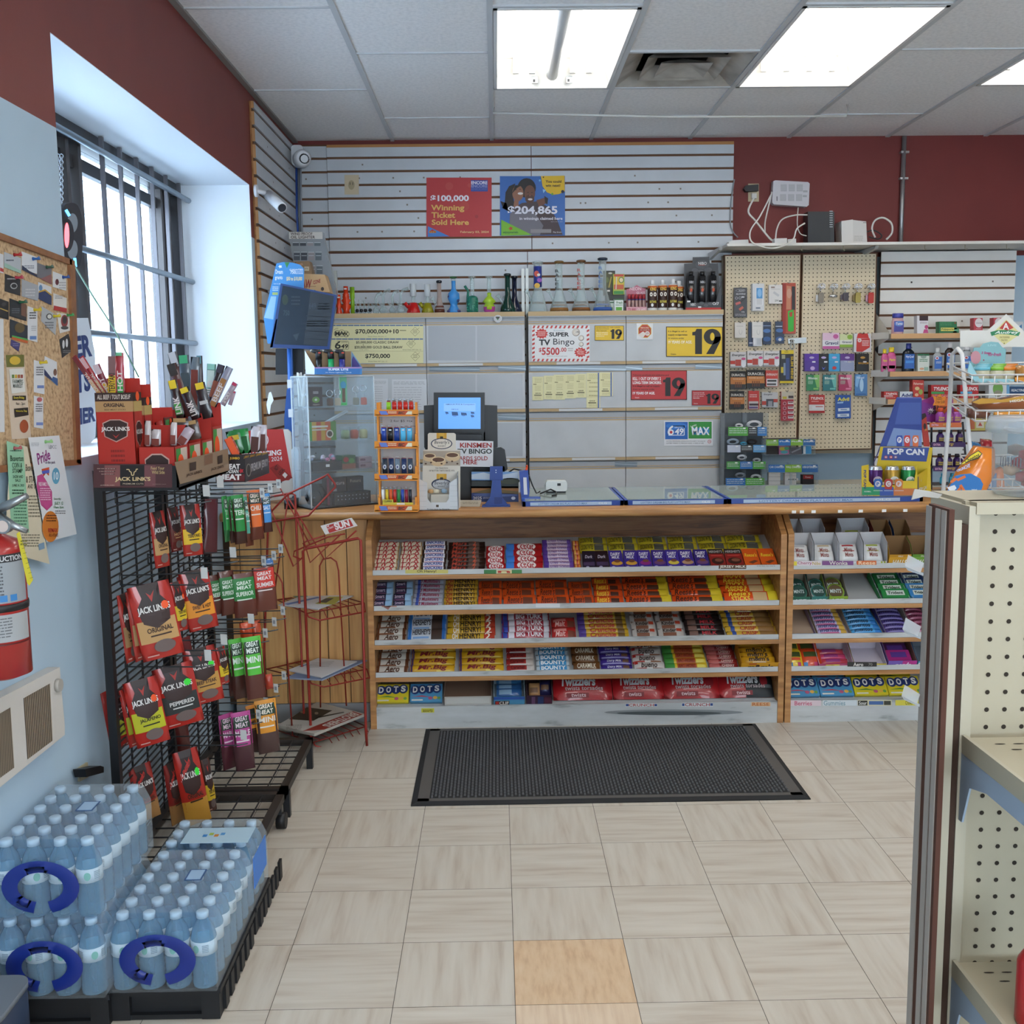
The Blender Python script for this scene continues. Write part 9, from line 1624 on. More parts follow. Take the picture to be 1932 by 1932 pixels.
for k,(a,b,w_,y,c,bands,lab)in enumerate((((950,1420),(840,1200),110,3.69,'8a2a1c',[(0,100,'d8562a')],'orange edged meat bag in the black carton'),((960,1400),(890,1110),170,3.72,'1f6a34',[(20,40,'b89a2a')],'green jumbo meat bag, left one in the black carton'),((1030,1390),(990,1090),180,3.75,'23803c',[(30,90,'1c5a2c')],'green jumbo meat bag, right one in the black carton'),((1160,1370),(1180,1060),120,3.85,'b8b0b4',[(40,100,'4a2620')],'clear topped meat pack in the black carton'),((1250,1360),(1250,1040),120,3.95,'b0a8ac',[(35,100,'50281f')],'clear topped meat pack at the right of the black carton'))):stick(lab,C2_,a,b,w_,y,c,bands,'','','meat packs in the black carton')
# ---- red wire newspaper rack
RW=M('8f2a20',.4,.2);yn,yk=4.38,4.54
def hp(a,b,y=yn):return at(HH[0]+HH[2]*a,HH[1]+HH[2]*b,y=y)
t=thing('newspaper_rack','red wire newspaper rack before the pine counter front','rack',hp(500,1700));t.location.z=0
def wire(nm_,*ps,r=.0035,cl=False):m=MB();m.tube([hp(*p)for p in ps],r,RW,6,cl);return m.build(nm_,t)
l0,l1=hp(358,1790),hp(705,1760)
m=MB();m.tube([V((l0 .x,yn,0)),hp(355,1740),hp(305,600),hp(325,582),hp(650,518),hp(668,530),hp(700,1720),V((l1 .x,yn,0))],.006,RW,8);m.build('front_frame',t)
m=MB();q=hp(310,1600,yk);m.tube([V((q.x,yk,.0)),q,hp(255,245,yk),hp(235,235,yk),hp(110,255,yk),hp(90,270,yk),hp(60,1300,yk),V((hp(60,1300,yk).x,yk,0))],.005,RW,8);m.build('back_frame',t)
wire('hoop',(415,1580,yk),(410,690,yk),(430,650,yk),(480,640,yk),(515,665,yk),(528,720,yk),(578,1570,yk));wire('hoop',(240,1760,yn),(175,800,yn),(150,750,yn),(110,725,yn))
wire('pocket_frame',(60,400),(210,240),(440,130),(460,115),(505,175),(510,195),(340,375),(100,415),r=.0045);wire('brace',(90,300),(245,695),(300,640));wire('brace',(200,240),(440,650),(640,470));wire('brace',(270,390),(350,670),(545,490));wire('brace',(160,200),(350,560),r=.003);wire('brace',(215,240,4.5),(130,830,4.5));wire('loop',(445,500),(330,535),(305,550),(330,580),(470,545));wire('loop',(570,490),(460,510),(250,600),(245,630),(290,650))
def nshelf(fl,fr_,bl_,br,lip):
 z=hp(*fl).z;Q=[at(HH[0]+HH[2]*a,HH[1]+HH[2]*b,z=z)for a,b in(fl,fr_,br,bl_)];m=MB();m.tube(Q,.003,RW,6,True)
 for k in range(1,7):u=k/7;m.tube([Q[0].lerp(Q[1],u),Q[3].lerp(Q[2],u)],.002,RW,5)
 f0,f1=Q[0],Q[1];n=(Q[0]-Q[3]).normalized()*.035;L=[f0,f0+n*.4+V((0,0,-.012)),f0 .lerp(f1,.15)+n+V((0,0,-.03)),f0 .lerp(f1,.95)+n+V((0,0,-.03)),f1];m.tube(L,.0035,RW,6)
 for k in range(1,6):u=.15+.8*k/6;m.tube([f0 .lerp(f1,u),f0 .lerp(f1,u)+n+V((0,0,-.03))],.002,RW,5)
 m.build('shelf',t);return z,Q
zA,QA=nshelf((330,990),(690,925),(140,905),(470,860),0);zB,QB=nshelf((345,1410),(705,1340),(75,1340),(480,1250),0);zC,QC=nshelf((370,1800),(700,1700),(130,1720),(480,1600),0)
def paper(name,label,cat,pts,z,th,top,side,fn=None,grp=None):
 m=MB();tp=[at(HH[0]+HH[2]*a,HH[1]+HH[2]*b,z=z+th)for a,b in pts];n=len(tp);b=[p-V((0,0,th))for p in tp];m.add(tp,[tuple(range(n))],top);m.pg(tp[::-1],top);m.add(tp+b,[(i,i+n,(i+1)%n+n,(i+1)%n)for i in range(n)],side)
 if fn:fn(GP(m,('z',z+th),HH))
 one(m,name,label,cat,grp)
paper('flyer','white and green printed flyer on the upper rack shelf','paper',[(150,935),(325,868),(622,878),(400,962)],zA+.004,.004,M('c6c8ca'),M('b8babc'),lambda g:(g.pg([(240,880),(330,868),(335,885),(260,890)],'5a8a7a'),g.pg([(190,930),(400,885),(410,892),(210,938)],'5a78b0'),g.pg([(380,930),(470,885),(560,885),(500,935)],'a8a44a'),g.pg([(400,920),(450,895),(500,895),(450,925)],'3a3c3a',2)))
paper('flyer','blue edged paper under the white sheets on the middle rack shelf','paper',[(200,1392),(420,1290),(708,1282),(425,1405)],zB+.004,.006,M('6a7c9c'),M('8a94a8'));paper('flyer','white printed sheets on the middle rack shelf','paper',[(210,1345),(400,1270),(645,1290),(420,1392)],zB+.011,.004,M('cfd0d2'),M('c0c0c2'),lambda g:(g.ln_(285,1325,335,1310,5,'5a78b0'),[g.ln_(330+10*k,1330-9*k,470+10*k,1322-10*k,2.5,'9a9a9e')for k in range(4)]))
for k in range(6):paper('newspaper',f'folded newspaper in the stack on the bottom of the red rack, {ORD[5 - k]} from the top','newspaper',[(135+6*(k%3),1705-3*k),(395,1555-2*k),(690+4*(k%2),1620),(380-5*(k%2),1745)],.022+.012*k,.0115,M('b8b4ac',.7),M('a8a298',.8),(lambda g:(g.pg([(215,1655),(330,1580),(490,1600),(370,1665)],'2a2826'),g.pg([(300,1730),(620,1605),(680,1625),(440,1720)],'8a2a22'),g.tq('BROTHERS',((662,1628),(470,1705),(420,1695),(612,1610)),'c8c0b8',2,.05),g.pg([(390,1640),(560,1608),(565,1614),(400,1648)],'4a4844'),g.sb(200,1690,300,1725,3,'8a867e'),g.ell(300,1610,12,8,'8a7a6a',2),g.ell(390,1618,12,8,'8a7a6a',2))if k==5 else None),'newspapers on the red rack')
m=MB();g=GP(m,('y',yn-.03),HH);g.sp([(415,440),(610,390),(648,440),(445,495)],.004,M('cfc9c4'));g.pg([(450,438),(600,398),(622,440),(470,485)],'a82a24');g.tq('SUN',((495,425),(590,402),(602,440),(512,468)),'dcd4d0',2,.08);g.tq('THE TORONTO',((455,455),(495,440),(498,450),(460,466)),'dcc8c4',2,.03);g.tq('G',((452,432),(466,428),(470,444),(456,448)),'d8d0cc',3,.05);o=m.build('sign_plate',t);o['label']='white edged red sign plate'
# ================================================================ left wall: notice board, flyers, extinguisher, heater, window sign
DD,AA=(0,420,.36765),(0,0,.33126);XB=XL+.016
t=thing('bulletin_board','wood framed cork notice board on the blue wall left of the window','notice board',(XL,2.9,1.33));CORK=ramp_mat('cork',[(.3,'8a6e50'),(.5,'b89a76'),(.7,'c4a884')],(1,1,1),90.,6.,.9);FW_=ramp_mat('board_frame',[(.3,'7a4f30'),(.7,'94653f')],(8,8,8),4.,4.,.5)
m=MB();g=GP(m,('x',XB-.004),DD);g.sp([(-60,60),(385,200),(405,1235),(-60,1275)],.01,CORK);m.build('cork',t)
m=MB();g=GP(m,('x',XB+.004),DD);g.sp([(-60,28),(370,190),(370,218),(-60,62)],.018,FW_);g.sp([(358,188),(385,195),(418,1240),(395,1235)],.018,FW_);g.sp([(-60,1250),(415,1215),(418,1242),(-60,1290)],.018,FW_);m.build('frame',t)
XP=XB-.0025
def card(label,pts,base,fn=None,pin=None,name='business_card',cat='card',x=XP,grp='cards pinned to the notice board'):
 m=MB();g=GP(m,('x',x),DD);g.sp(pts,.0008,M(base,.5))
 if fn:fn(g)
 o=one(m,name,label,cat,grp)
 if pin:
  m=MB();p=at(DD[0]+DD[2]*pin[0],DD[1]+DD[2]*pin[1],x=x);m.tube([p,p+V((.006,0,0)),p+V((.012,.0,.0)),p+V((.018,0,.002))],[.005,.003,.003,.0055],M(pin[2],.3),8);q=m.build('push_pin',None,(o.location));q.location=(0,0,0);q.parent=o
def q4(x0,y0,x1,y1,s_=.42):d=(x1-x0)*s_;return[(x0,y0),(x1,y0+d*.9),(x1,y1+d*.7),(x0,y1)]
def ln(x0,y0,x1,y1,n,c,seed=1):return lambda g:g.sb(x0,y0,x1,y1,n,c,1,.35,seed)
cards=[('white card with a red corner at the left edge',q4(-20,150,18,250),'c6c8cc',lambda g:g.pg([(0,230),(18,238),(18,255),(0,248)],'a83a3a'),None),('grey and green card pinned top left',q4(22,150,108,228),'a8aeb4',lambda g:(g.pg([(22,205),(108,248),(108,262),(22,230)],'8fb0a0'),g.sb(30,190,70,205,1,'4a5060')),(72,165,'a8282c')),('white and navy card pinned in the top row',q4(112,148,190,240),'cdd0d4',lambda g:(g.pg([(112,218),(150,248),(190,268),(190,280),(112,242)],'26304c'),g.sb(120,220,175,240,2,'6a7080')),(168,186,'2a5a9c')),('plain grey card in the top row',q4(190,205,265,280),'6a6a70',lambda g:g.pg([(215,285),(262,265),(265,318),(200,285)],'8a5a58'),(238,228,'3a5a4a')),('white card with a round maroon logo',q4(272,250,340,330),'cfd0d0',lambda g:(g.ell(292,305,9,16,'5a2028'),g.sb(302,305,338,345,3,'9a9a9e')),(322,280,'2a4a8c')),('black card with a white oval logo',q4(26,262,105,352),'25262a',lambda g:(g.ell(70,325,18,16,'a8a8a8'),g.ell(70,325,14,11,'25262a',2),g.sb(36,285,80,300,1,'9a9a9c')),(80,282,'a83a4c')),('clear grey card in the second row',q4(112,290,195,378),'9a9da2',lambda g:g.sb(130,340,180,385,3,'b8babc'),None),('white card with a navy and gold wave',q4(197,305,264,388),'c6c8cc',lambda g:(g.pg([(197,360),(230,350),(264,378),(264,425),(197,392)],'28365c'),g.pg([(197,352),(230,342),(264,370),(264,378),(230,350),(197,360)],'b8923a',2),g.ell(208,335,9,16,'5a80a8')),None),('white card with a red foot',q4(275,362,342,440),'d0cdc8',lambda g:(g.pg([(275,425),(342,440),(342,462),(275,448)],'a83030'),g.sb(282,375,320,395,2,'8a8a8e')),None),('black card with a gold line at the left edge',q4(-20,382,45,480),'1f2022',lambda g:(g.ln_(0,440,40,455,5,'b89a4a'),g.ell(18,420,12,10,'3a3a3c')),None),('dark card with a portrait',q4(50,388,136,480),'23272c',lambda g:(g.pg([(108,412),(132,420),(132,485),(108,475)],'6a4a3c'),g.sb(60,440,100,470,3,'5a6068')),(100,408,'2a5a40')),('dark photo card with a rainbow foot',q4(52,495,142,590),'2a3038',lambda g:(g.ell(100,540,26,26,'5a4a2a'),g.pg([(60,585),(142,605),(142,620),(60,598)],'b85a2a'),g.pg([(60,578),(142,598),(142,606),(60,586)],'4a9a4a',2)),None),('white narrow card with small print',q4(142,428,192,600,.4),'cbcdd0',lambda g:(g.sb(150,460,185,500,3,'4a4a50'),g.sb(160,530,185,560,3,'a0a0a4'),g.rc(152,582,186,600,'5a7ab0')),(175,448,'c8b02a')),('tilted grey card below the round logo card',[(215,430),(292,475),(285,578),(212,505)],'a4a8ac',lambda g:(g.ell(252,482,16,16,'3a3c40'),g.ell(252,482,11,11,'c8c8c4',2),g.sb(230,510,275,550,3,'6a6e74')),(275,480,'c8b428')),('white card with a tall red and grey emblem',[(292,462),(355,472),(368,552),(308,568)],'d2cfca',lambda g:(g.ell(330,505,18,32,'8a3a3c'),g.ell(330,500,11,20,'3a3436',2),g.ell(330,540,20,9,'4a4a4c',2)),(345,475,'3a8a4a')),('purple card hanging below the rainbow card',[(58,600),(104,620),(96,662),(55,630)],'3f3a6c',ln(65,620,95,640,2,'8a86b0'),None),('dark curled card with white figures',[(305,600),(352,570),(372,655),(320,695)],'2a2c30',lambda g:(g.ell(325,625,6,22,'c8cacc'),g.ell(342,618,6,22,'c8cacc'),g.sb(322,655,362,672,2,'8a8a8c')),None),('white narrow card in the middle of the board',q4(175,705,228,870,.3),'cdcfd2',lambda g:(g.sb(185,740,222,790,4,'5a5a60'),g.rc(190,835,225,850,'6a80b8')),(205,718,'c8b02a')),('white and navy card with a small portrait',[(230,685),(292,715),(295,838),(226,780)],'cfd2d6',lambda g:(g.pg([(226,750),(290,830),(226,782)],'26345c'),g.ell(282,768,9,18,'6a4a3a'),g.pg([(270,790),(295,800),(294,838),(262,810)],'35588c',2)),None),('white narrow card lowest in the middle of the board',q4(175,888,222,1050,.25),'cdcfd2',lambda g:(g.ell(202,908,14,12,'b05a60'),g.sb(182,930,218,975,4,'5a5a60'),g.rc(185,1025,220,1040,'6a80b8')),None)]
for lab,pts,base,fn,pin in cards:card(lab+' of the notice board' if len(lab.split())<10 and 'board' not in lab else lab,pts,base,fn,pin)
card('tall farmers market leaflet on the left of the notice board',[(28,680),(122,678),(160,1105),(62,1112)],'c9b8a4',lambda g:(g.pg([(28,680),(122,678),(124,740),(32,742)],'6a6a30'),g.ell(75,708,28,22,'c8a83a',2),g.pg([(45,752),(118,748),(128,868),(58,878)],'d2d2cc',2),g.tx_('FARMERS',62,805,116,825,'3a4a44',3,.03),g.tx_('MARKET',64,828,114,848,'3a4a44',3,.03),[g.rc(58+15*k,780,70+15*k,798,('5a7a3a','b89a2a','a8602a','8a3a2a')[k],3)for k in range(4)],g.rc(62,888,132,912,'23221e',2),g.tx_('Every Friday',68,892,122,908,'d8c83a',3),g.tx_('9am - 2pm',80,922,126,940,'3a3630',3),g.pg([(70,955),(142,948),(145,988),(74,1000)],'23221e',2),g.tx_('Victoria Day',78,962,136,974,'d8c83a',3),g.ell(122,1045,22,34,'9a4a28',2)),None,'leaflet','leaflet',grp='papers on the notice board')
card('large white sheet at the left edge of the notice board',[(-40,490),(18,495),(24,1075),(-40,1075)],'cbcdcf',None,None,'notice','paper',grp='papers on the notice board')
XW2=XB+.006
card('cream coin show flyer half hidden behind the green one',[(60,1130),(140,1150),(255,1752),(30,1690),(35,1480)],'cdc4ac',lambda g:(g.tx_('Beaverton',130,1240,190,1275,'4a4a3c',2),g.tx_('& STAMP',132,1300,195,1335,'4a4a3c',2),g.tx_('AND SALE',140,1342,200,1365,'4a4a3c',2),g.sb(145,1400,215,1520,7,'7a7664'),g.sb(110,1600,205,1670,5,'7a7664'),g.pg([(195,1650),(225,1640),(228,1672),(198,1682)],'7a98b0',2)),None,'flyer','flyer',XW2,'flyers on the blue wall')
card('green coin and stamp show flyer under the notice board',[(35,1120),(120,1150),(150,1592),(58,1555)],'8fc0a0',lambda g:(g.sb(50,1168,110,1180,1,'3a5a4a'),g.tx_('Beaverton',52,1195,118,1225,'2a4a3a',2),g.tx_('COIN &',60,1232,112,1258,'2a4a3a',2),g.tx_('STAMP',62,1262,114,1285,'2a4a3a',2),g.tx_('SHOW AND',64,1296,116,1312,'2a4a3a',2),g.tx_('SALE',76,1316,104,1330,'2a4a3a',2),g.tx_('JUNE 14, 2025',60,1342,122,1358,'2a4a3a',2),g.sb(62,1370,122,1400,2,'2a4a3a'),g.sb(70,1430,138,1560,8,'4a7a60')),(72,1158,'a85a60'),'flyer','flyer',XW2+.001,'flyers on the blue wall')
card('white event flyer with pink and orange shapes under the notice board',[(146,1103),(304,1092),(394,1598),(240,1640)],'d2d6da',lambda g:(g.tq('Pride',((185,1185),(252,1160),(258,1215),(195,1245)),'8a3a7c',2,.04),g.tx_('in the park',232,1222,282,1242,'4a4a6a',2),g.pg([(212,1265),(252,1255),(250,1300),(235,1285),(222,1305)],'c8502a'),g.pg([(212,1275),(252,1268),(251,1285),(216,1290)],'4a5ab0',2),g.ell(286,1300,20,42,'5a9ab8'),g.tx_('10',274,1280,298,1320,'d8e4ea',2,.05),g.pg([(190,1300),(215,1290),(240,1330),(266,1380),(268,1450),(240,1478),(210,1450),(188,1360)],'b84a84'),g.tx_('FREE FAMILY FUN',195,1332,255,1352,'e0d0d8',3,.03),g.sb(202,1362,258,1430,6,'d8b0c4',3),g.ell(258,1560,42,80,'c8762a'),g.tx_('RE/MAX',245,1568,292,1590,'a82a2a',3,.04),g.tx_('ALL-STARS',248,1595,296,1612,'7a3a1c',3,.03),g.sb(235,1500,288,1540,3,'6a3a1c',3),g.tx_('Saturday',274,1412,312,1426,'3a6a4a',2),g.tx_('JULY 12',278,1432,322,1452,'3a7a4a',2,.04),g.tx_('10am-3pm',274,1455,325,1470,'3a7a4a',2,.03),g.sb(282,1478,336,1500,2,'6a6a70'),g.sb(160,1130,200,1150,3,'9aa0a8'),g.tx_('LDCC',248,1142,288,1160,'8a8a94',2)),(232,1125,'8ac07a'),'flyer','flyer',XW2+.002,'flyers on the blue wall')
# fire extinguisher
yx,xe,re_=2.38,-1.128,.062;ze=at(20,1278,y=yx).z;t=thing('fire_extinguisher','red fire extinguisher on the blue wall at the left photo edge','fire extinguisher',(xe,yx,ze));zt_=at(20,1012,y=yx).z;REX=M('9c1f1c',.3,coat=.5)
m=MB();m.lathe([(.03,ze),(re_,ze+.012),(re_,zt_-.03),(re_*.8,zt_-.008),(.024,zt_+.004),(.02,zt_+.02)],(xe,yx,0),REX,28);m.build('cylinder',t)
m=MB();n1,n2=at(20,1040,y=yx).z,at(20,1190,y=yx).z
def xl(u,v,l=0):an=-PI/2+.5*PI*(u-.5)*1.6+.35;r_=re_+.0006+.0003*l;return V((xe+r_*math.cos(an),yx+r_*math.sin(an),n1+(n2-n1)*v))
g=G(m,xl);g.n=10;g.rc(.0,0,1,.6,'8d9296');g.rc(0,0,1,.1,'2a2a2c',2);g.tx_('INSTRUCTIONS',.35,.02,.98,.085,'c8c8c8',3,.04);g.sb(.4,.14,.62,.52,9,'4a4c50',2,.45,2);[g.rc(.42+.14*k,.5,.52+.14*k,.58,'3a78b0',2)for k in range(3)];g.rc(0,.74,1,1.08,'9a9d9e');g.sb(.3,.78,.7,1.04,7,'5a5c60',2,.35,5);g.rc(0,1.1,1,1.12,'5a1a18');m.build('label',t)
m=MB();zs0=at(20,1140,y=yx).z;m.lathe([(re_+.002,zs0-.008),(re_+.003,zs0),(re_+.002,zs0+.008)],(xe,yx,0),M('1c1c1e',.5),24);m.box((XL,yx-.02,zs0-.01),(xe-.05,yx+.02,zs0+.01),M('1c1c1e',.5));m.build('strap',t)
ST=M('8f9496',.3,.8);hb=lambda a,b:at(BB[0]+BB[2]*a,BB[1]+BB[2]*b,y=yx-.02)
m=MB();m.tube([V((xe,yx,zt_+.01)),V((xe,yx,zt_+.05))],.016,ST,10);m.tube([hb(-10,1290),hb(60,1260),hb(165,1208)],[.010,.010,.007],ST,8);m.tube([hb(-10,1330),hb(80,1390),hb(165,1425)],[.010,.009,.006],ST,8);m.build('handle',t)
m=MB();q=hb(30,1390);m.tube([q+V((0,.01,0)),q+V((0,-.012,0))],.017,ST,16);m.tube([q+V((0,-.0125,0)),q+V((0,-.013,0))],.013,M('c8b8b0'),16);m.build('gauge',t)
m=MB();g=GP(m,('y',yx-.03),BB);g.sp([(100,1440),(118,1425),(200,1720),(178,1755),(165,1740)],.0008,M('c8b82e'));g.sb(125,1480,165,1520,2,'6a6420');[g.ln_(125+8*k,1500+30*k,145+8*k,1494+30*k,3,'7a7424')for k in range(8)];m.build('inspection_tag',t)
# wall heater
t=thing('wall_heater','cream wall heater with two brown grilles below the extinguisher','heater',at(60,1400,x=XL));CRM=M('cbc7c0',.45);m=MB();g=GP(m,('x',XL+.035),EE);g.sp([(-80,545),(262,368),(268,450),(284,625),(284,665),(-80,960)],.034,CRM);m.build('cover',t)
for a in([(102,505),(218,440),(230,690),(120,772)],[(-50,600),(45,545),(62,808),(-50,890)]):
 m=MB();g=GP(m,('x',XL+.0355),EE);g.pg(a,'5f554a');n=15
 for k in range(n):u=(k+.3)/n;v=u+.4/n;L_1=lambda s_:((a[0][0]*(1-s_)+a[1][0]*s_,a[0][1]*(1-s_)+a[1][1]*s_),(a[3][0]*(1-s_)+a[2][0]*s_,a[3][1]*(1-s_)+a[2][1]*s_));p,q=L_1(u),L_1(v);g.pg([p[0],q[0],q[1],p[1]],'9a8c78',3)
 m.build('grille',t)
m=MB();p=at(EE[2]*247,1100+EE[2]*448,x=XL+.035);m.tube([p,p+V((.012,0,0))],.017,M('a8a49c',.4),14);m.build('dial',t)
t=thing('wall_outlet','cream outlet with a black plug low on the blue wall behind the water packs','outlet',at(165,1455,x=XL));m=MB();g=GP(m,('x',XL+.006),EE);g.sp([(345,812),(385,785),(388,850),(350,870)],.006,M('b8ac8c'));m.build('plate',t);m=MB();g=GP(m,('x',XL+.04),EE);g.sp([(372,815),(440,800),(455,805),(455,830),(380,850)],.034,BLK);m.build('plug',t)
# window: hanging open sign, banner, wire
xs_=-1.43;t=thing('open_sign','black oval light up sign hung on chains in the window','sign',at(134,440,x=xs_));m=MB();g=GP(m,('x',xs_),AA);o=[(405+66*abs(math.cos(a))**.7*(1 if math.cos(a)>0 else-1),1350+195*abs(math.sin(a))**.7*(1 if math.sin(a)>0 else-1))for a in[2*PI*k/28 for k in range(28)]];g.sp(o,.02,M('1b1c22',.4))
for y in(1270,1420):g.ell(412,y,30,55,'8a949c',1)
g.ell(380,1340,40,95,'23242c',2);m.build('panel',t);m=MB();g=GP(m,('x',xs_+.0015),AA);g.ell(380,1340,14,72,M('ff5a64',.4,emit=4));m.build('lamp',t)
m=MB();g=GP(m,('x',xs_+.001),AA);g.ln_(375,1195,395,1230,16,M('60b8ff',.4,emit=3));g.ln_(425,1470,430,1520,16,M('60b8ff',.4,emit=3));m.build('lamp',t)
for a in(332,350):
 m=MB();p0,p1=at(AA[2]*a,AA[2]*880,x=xs_-.01),at(AA[2]*a,AA[2]*1160,x=xs_-.01);n=16
 for k in range(n):c=p0 .lerp(p1,(k+.5)/n);s_=(p0-p1).length/n*.7;m.tube([c+(V((0,math.cos(q*PI/4)*.006,0))if k%2 else V((math.cos(q*PI/4)*.006,0,0)))+V((0,0,math.sin(q*PI/4)*s_))for q in range(8)],.0016,M('9aa0a8',.3,.8),4,True)
 m.build('chain',t)
m=MB();g=GP(m,('x',-1.46),BB);g.sp([(380,130),(535,128),(575,330),(590,600),(580,850),(500,960),(380,980)],.001,M('d8e2ec'));NV=M('1f3470');g.tq('ER',((450,240),(545,228),(560,360),(462,378)),NV,2,.08);g.tq('TS',((455,440),(545,438),(550,570),(462,590)),NV,2,.08);g.tq('HER',((450,680),(578,668),(580,755),(455,785)),NV,2,.08);one(m,'window_banner','white banner with navy letters leaning in the window behind the board','banner')
m=MB();m.tube([at(140,500,x=-1.4),at(176,560,x=-1.38),at(215,620,x=-1.32),at(262,712,x=-1.25)],.003,M('6a8a78',.4),5);one(m,'sign_wire','thin green wire slanting down across the window','wire')
# ================================================================ cases of bottled water
BT1=film('98c6de',.76,.05);CAPM=M('b9cbda',.4);LB=M('c9d3da',.5);WR=film('eef6fb',.955,.08);NVY=film('16287a',.12,.2)
bh,bp,br_=.190,.0645,.031
m=MB();pr=[(.02,0),(br_*.96,.004)]
for k in range(5):pr+=[(br_,.012+.014*k),(br_*.955,.019+.014*k)]
pr+=[(br_,.088),(br_,.122),(br_*.98,.128),(br_*.8,.150),(.0135,.170),(.012,.176)]
m.lathe(pr,(0,0,0),BT1,14);body_me=m.build('bottle',None,(0,0,0));m=MB();m.lathe([(.0145,.174),(.0148,.188),(.0125,bh),(0,bh)],(0,0,0),CAPM,12);cap_me=m.build('cap',None,(0,0,0))
m=MB();m.lathe([(br_+.0004,.088),(br_+.0004,.122)],(0,0,0),LB,14);g=G(m,lambda u,v,l=0:V(((br_+.0007)*math.cos(u),(br_+.0007)*math.sin(u),.122-.034*v)));g.n=3;[g.rc(-PI/2+a,.2+.12*k,-PI/2+a+.5,.27+.12*k,'8a98a4')for k in range(5)for a in(.3,-1.6)];g.ell(-PI/2-.2,.5,.25,.3,'7ab0a0');lab_me=m.build('label',None,(0,0,0))
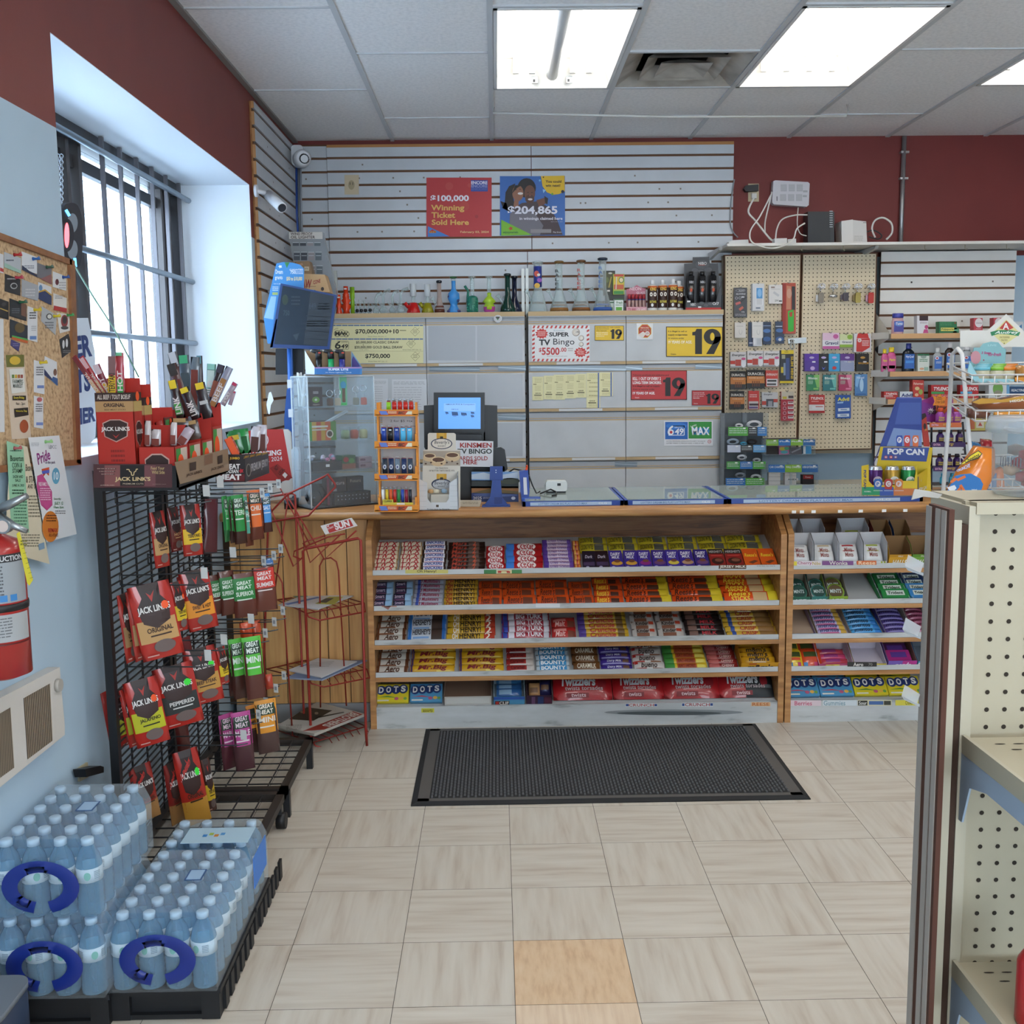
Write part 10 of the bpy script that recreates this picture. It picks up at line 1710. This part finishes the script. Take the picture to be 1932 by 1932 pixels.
def wpack(label,x0,y0,z0,nx,ny,keep=None,ring=True,toplab=None):
 t=thing('water_case',label,'water case',(x0+nx*bp/2,y0+ny*bp/2,z0),'shrink wrapped water cases');rn=random.Random(int(x0*100))
 for i in range(nx):
  for j in range(ny):
   if keep and not keep(i,j):continue
   o=body_me.copy();COL.objects.link(o);o.parent=t;o.location=V((x0+(i+.5)*bp,y0+(j+.5)*bp,z0))-t.location;o.rotation_euler=(0,0,rn.uniform(-.8,.8))
   for q in(cap_me,lab_me):c=q.copy();COL.objects.link(c);c.parent=o;c.location=(0,0,0)
 m=MB();e=.003;X0,X1,Y0,Y1=x0-e,x0+nx*bp+e,y0-e,y0+ny*bp+e;a=[(X0,Y0),(X1,Y0),(X1,Y1),(X0,Y1)];zs=[z0+.001,z0+.14,z0+.178,z0+bh+.002];ins=[0,0,.012,.024];vs=[]
 for z,s_ in zip(zs,ins):vs+=[V((X0+s_,Y0+s_,z)),V((X1-s_,Y0+s_,z)),V((X1-s_,Y1-s_,z)),V((X0+s_,Y1-s_,z))]
 m.add(vs,[(4*r+k,4*r+(k+1)%4,4*r+4+(k+1)%4,4*r+4+k)for r in range(3)for k in range(4)]+[(12,13,14,15)],WR);m.build('shrink_wrap',t)
 if ring:
  m=MB();cx,cz=x0+nx*bp*.48,z0+.085;yy=Y0-.004;n=26;A=[-PI/2+.28+(2*PI-.5)*k/n for k in range(n+1)]
  vs=[V((cx+rx_*math.cos(a),yy+dy,cz+rz_*math.sin(a)))for a in A for rx_,rz_,dy in((.092,.066,0),(.075,.054,-.004),(.054,.037,0))];m.add(vs,[(3*k+s_,3*k+3+s_,3*k+4+s_,3*k+1+s_)for k in range(n)for s_ in(0,1)],M('1a2c78',.3),True);m.add(vs,[(3*k+s_+1,3*k+4+s_,3*k+3+s_,3*k+s_)for k in range(n)for s_ in(0,1)],M('1a2c78',.3),True);m.build('carry_handle',t)
 m=MB();z=z0+bh+.0035;cx,cy=x0+nx*bp*.62,y0+ny*bp*.55
 if toplab:m.box((x0+bp,Y1-.19,z),(X1-.01,Y1-.09,z+.001),M('a8c4d4'));[m.box((x0+bp+.05+.016*k,Y1-.15+.01*(k%2),z+.001),(x0+bp+.062+.016*k,Y1-.135+.01*(k%2),z+.0014),M(c))for k,c in enumerate(('2f78b8','9ab04a','b8762a','4a8ac0'))];m.box((X1-.001,y0+.02,z0+.05),(X1+.001,Y1-.02,z0+.14),M('2f78d0',.4))
 else:m.box((cx-.022,cy-.03,z),(cx+.022,cy+.03,z+.0006),M('3a5a88'));m.box((cx-.018,cy-.026,z+.0006),(cx+.018,cy+.026,z+.0009),M('9ab8d4'))
 m.build('barcode_label' if not toplab else 'top_label',t);return t
def crate(label,x0,y0,nx,ny,h):
 X0,X1,Y0,Y1=x0-.008,x0+nx*bp+.008,y0+.012,y0+ny*bp;m=MB();CB=M('17181b',.5);m.box((X0,Y0,h-.014),(X1,Y1,h),CB);m.box((X0+.014,Y0+.01,0),(X1-.014,Y1-.01,.012),CB)
 for a,b in(((X0+.005,Y0+.004,.002),(X0+.05,Y1-.01,h-.012)),((X1-.05,Y0+.004,.002),(X1-.005,Y1-.01,h-.012)),((X0+.04,Y0+.02,.002),(X1-.04,Y1-.02,h-.012)),((X0+.04,Y0+.006,.002),(X1-.04,Y0+.022,.014)),((X0+.04,Y0+.006,h-.022),(X1-.04,Y0+.022,h-.012))):m.box(a,b,CB)
 for k in range(6):y=Y0+.04+k*.055;m.box((X1-.006,y,.006),(X1+.002,y+.03,h-.018),CB)
 one(m,'plastic_crate',label,'crate','black crates under the water')
hz=.085;xr,xl0=-.956,-1.2185
crate('black plastic crate under the right hand water case',xr,2.43,4,6,hz);crate('black plastic crate under the two stacked water cases',xl0,2.41,4,6,hz);crate('black plastic crate under the smaller rear water case',xr+.0,2.825,4,3,hz)
wpack('water case with a blue handle ring standing alone on the right crate',xr,2.43,hz+.0005,4,6);wpack('lower water case of the left stack',xl0,2.41,hz+.0005,4,6,lambda i,j:j<2 or i>2);wpack('upper water case of the left stack',xl0,2.42,hz+bh+.006,4,6);wpack('smaller water case with a printed top label beside the rack foot',xr,2.825,hz+.0005,4,3,None,False,True)
for o in(body_me,cap_me,lab_me):bpy.data.objects.remove(o)
p=at(20,1905,y=2.22);m=MB();m.rbox((p.x-.12,2.12,0),(p.x+.016,2.3,p.z+.02),.035,M('2a3448',.4),'z',5);m.rbox((p.x-.122,2.118,p.z+.0201),(p.x+.018,2.302,p.z+.034),.036,M('6a7078',.4),'z',5);one(m,'bin','navy bin with a grey lid at the bottom left photo corner','bin')
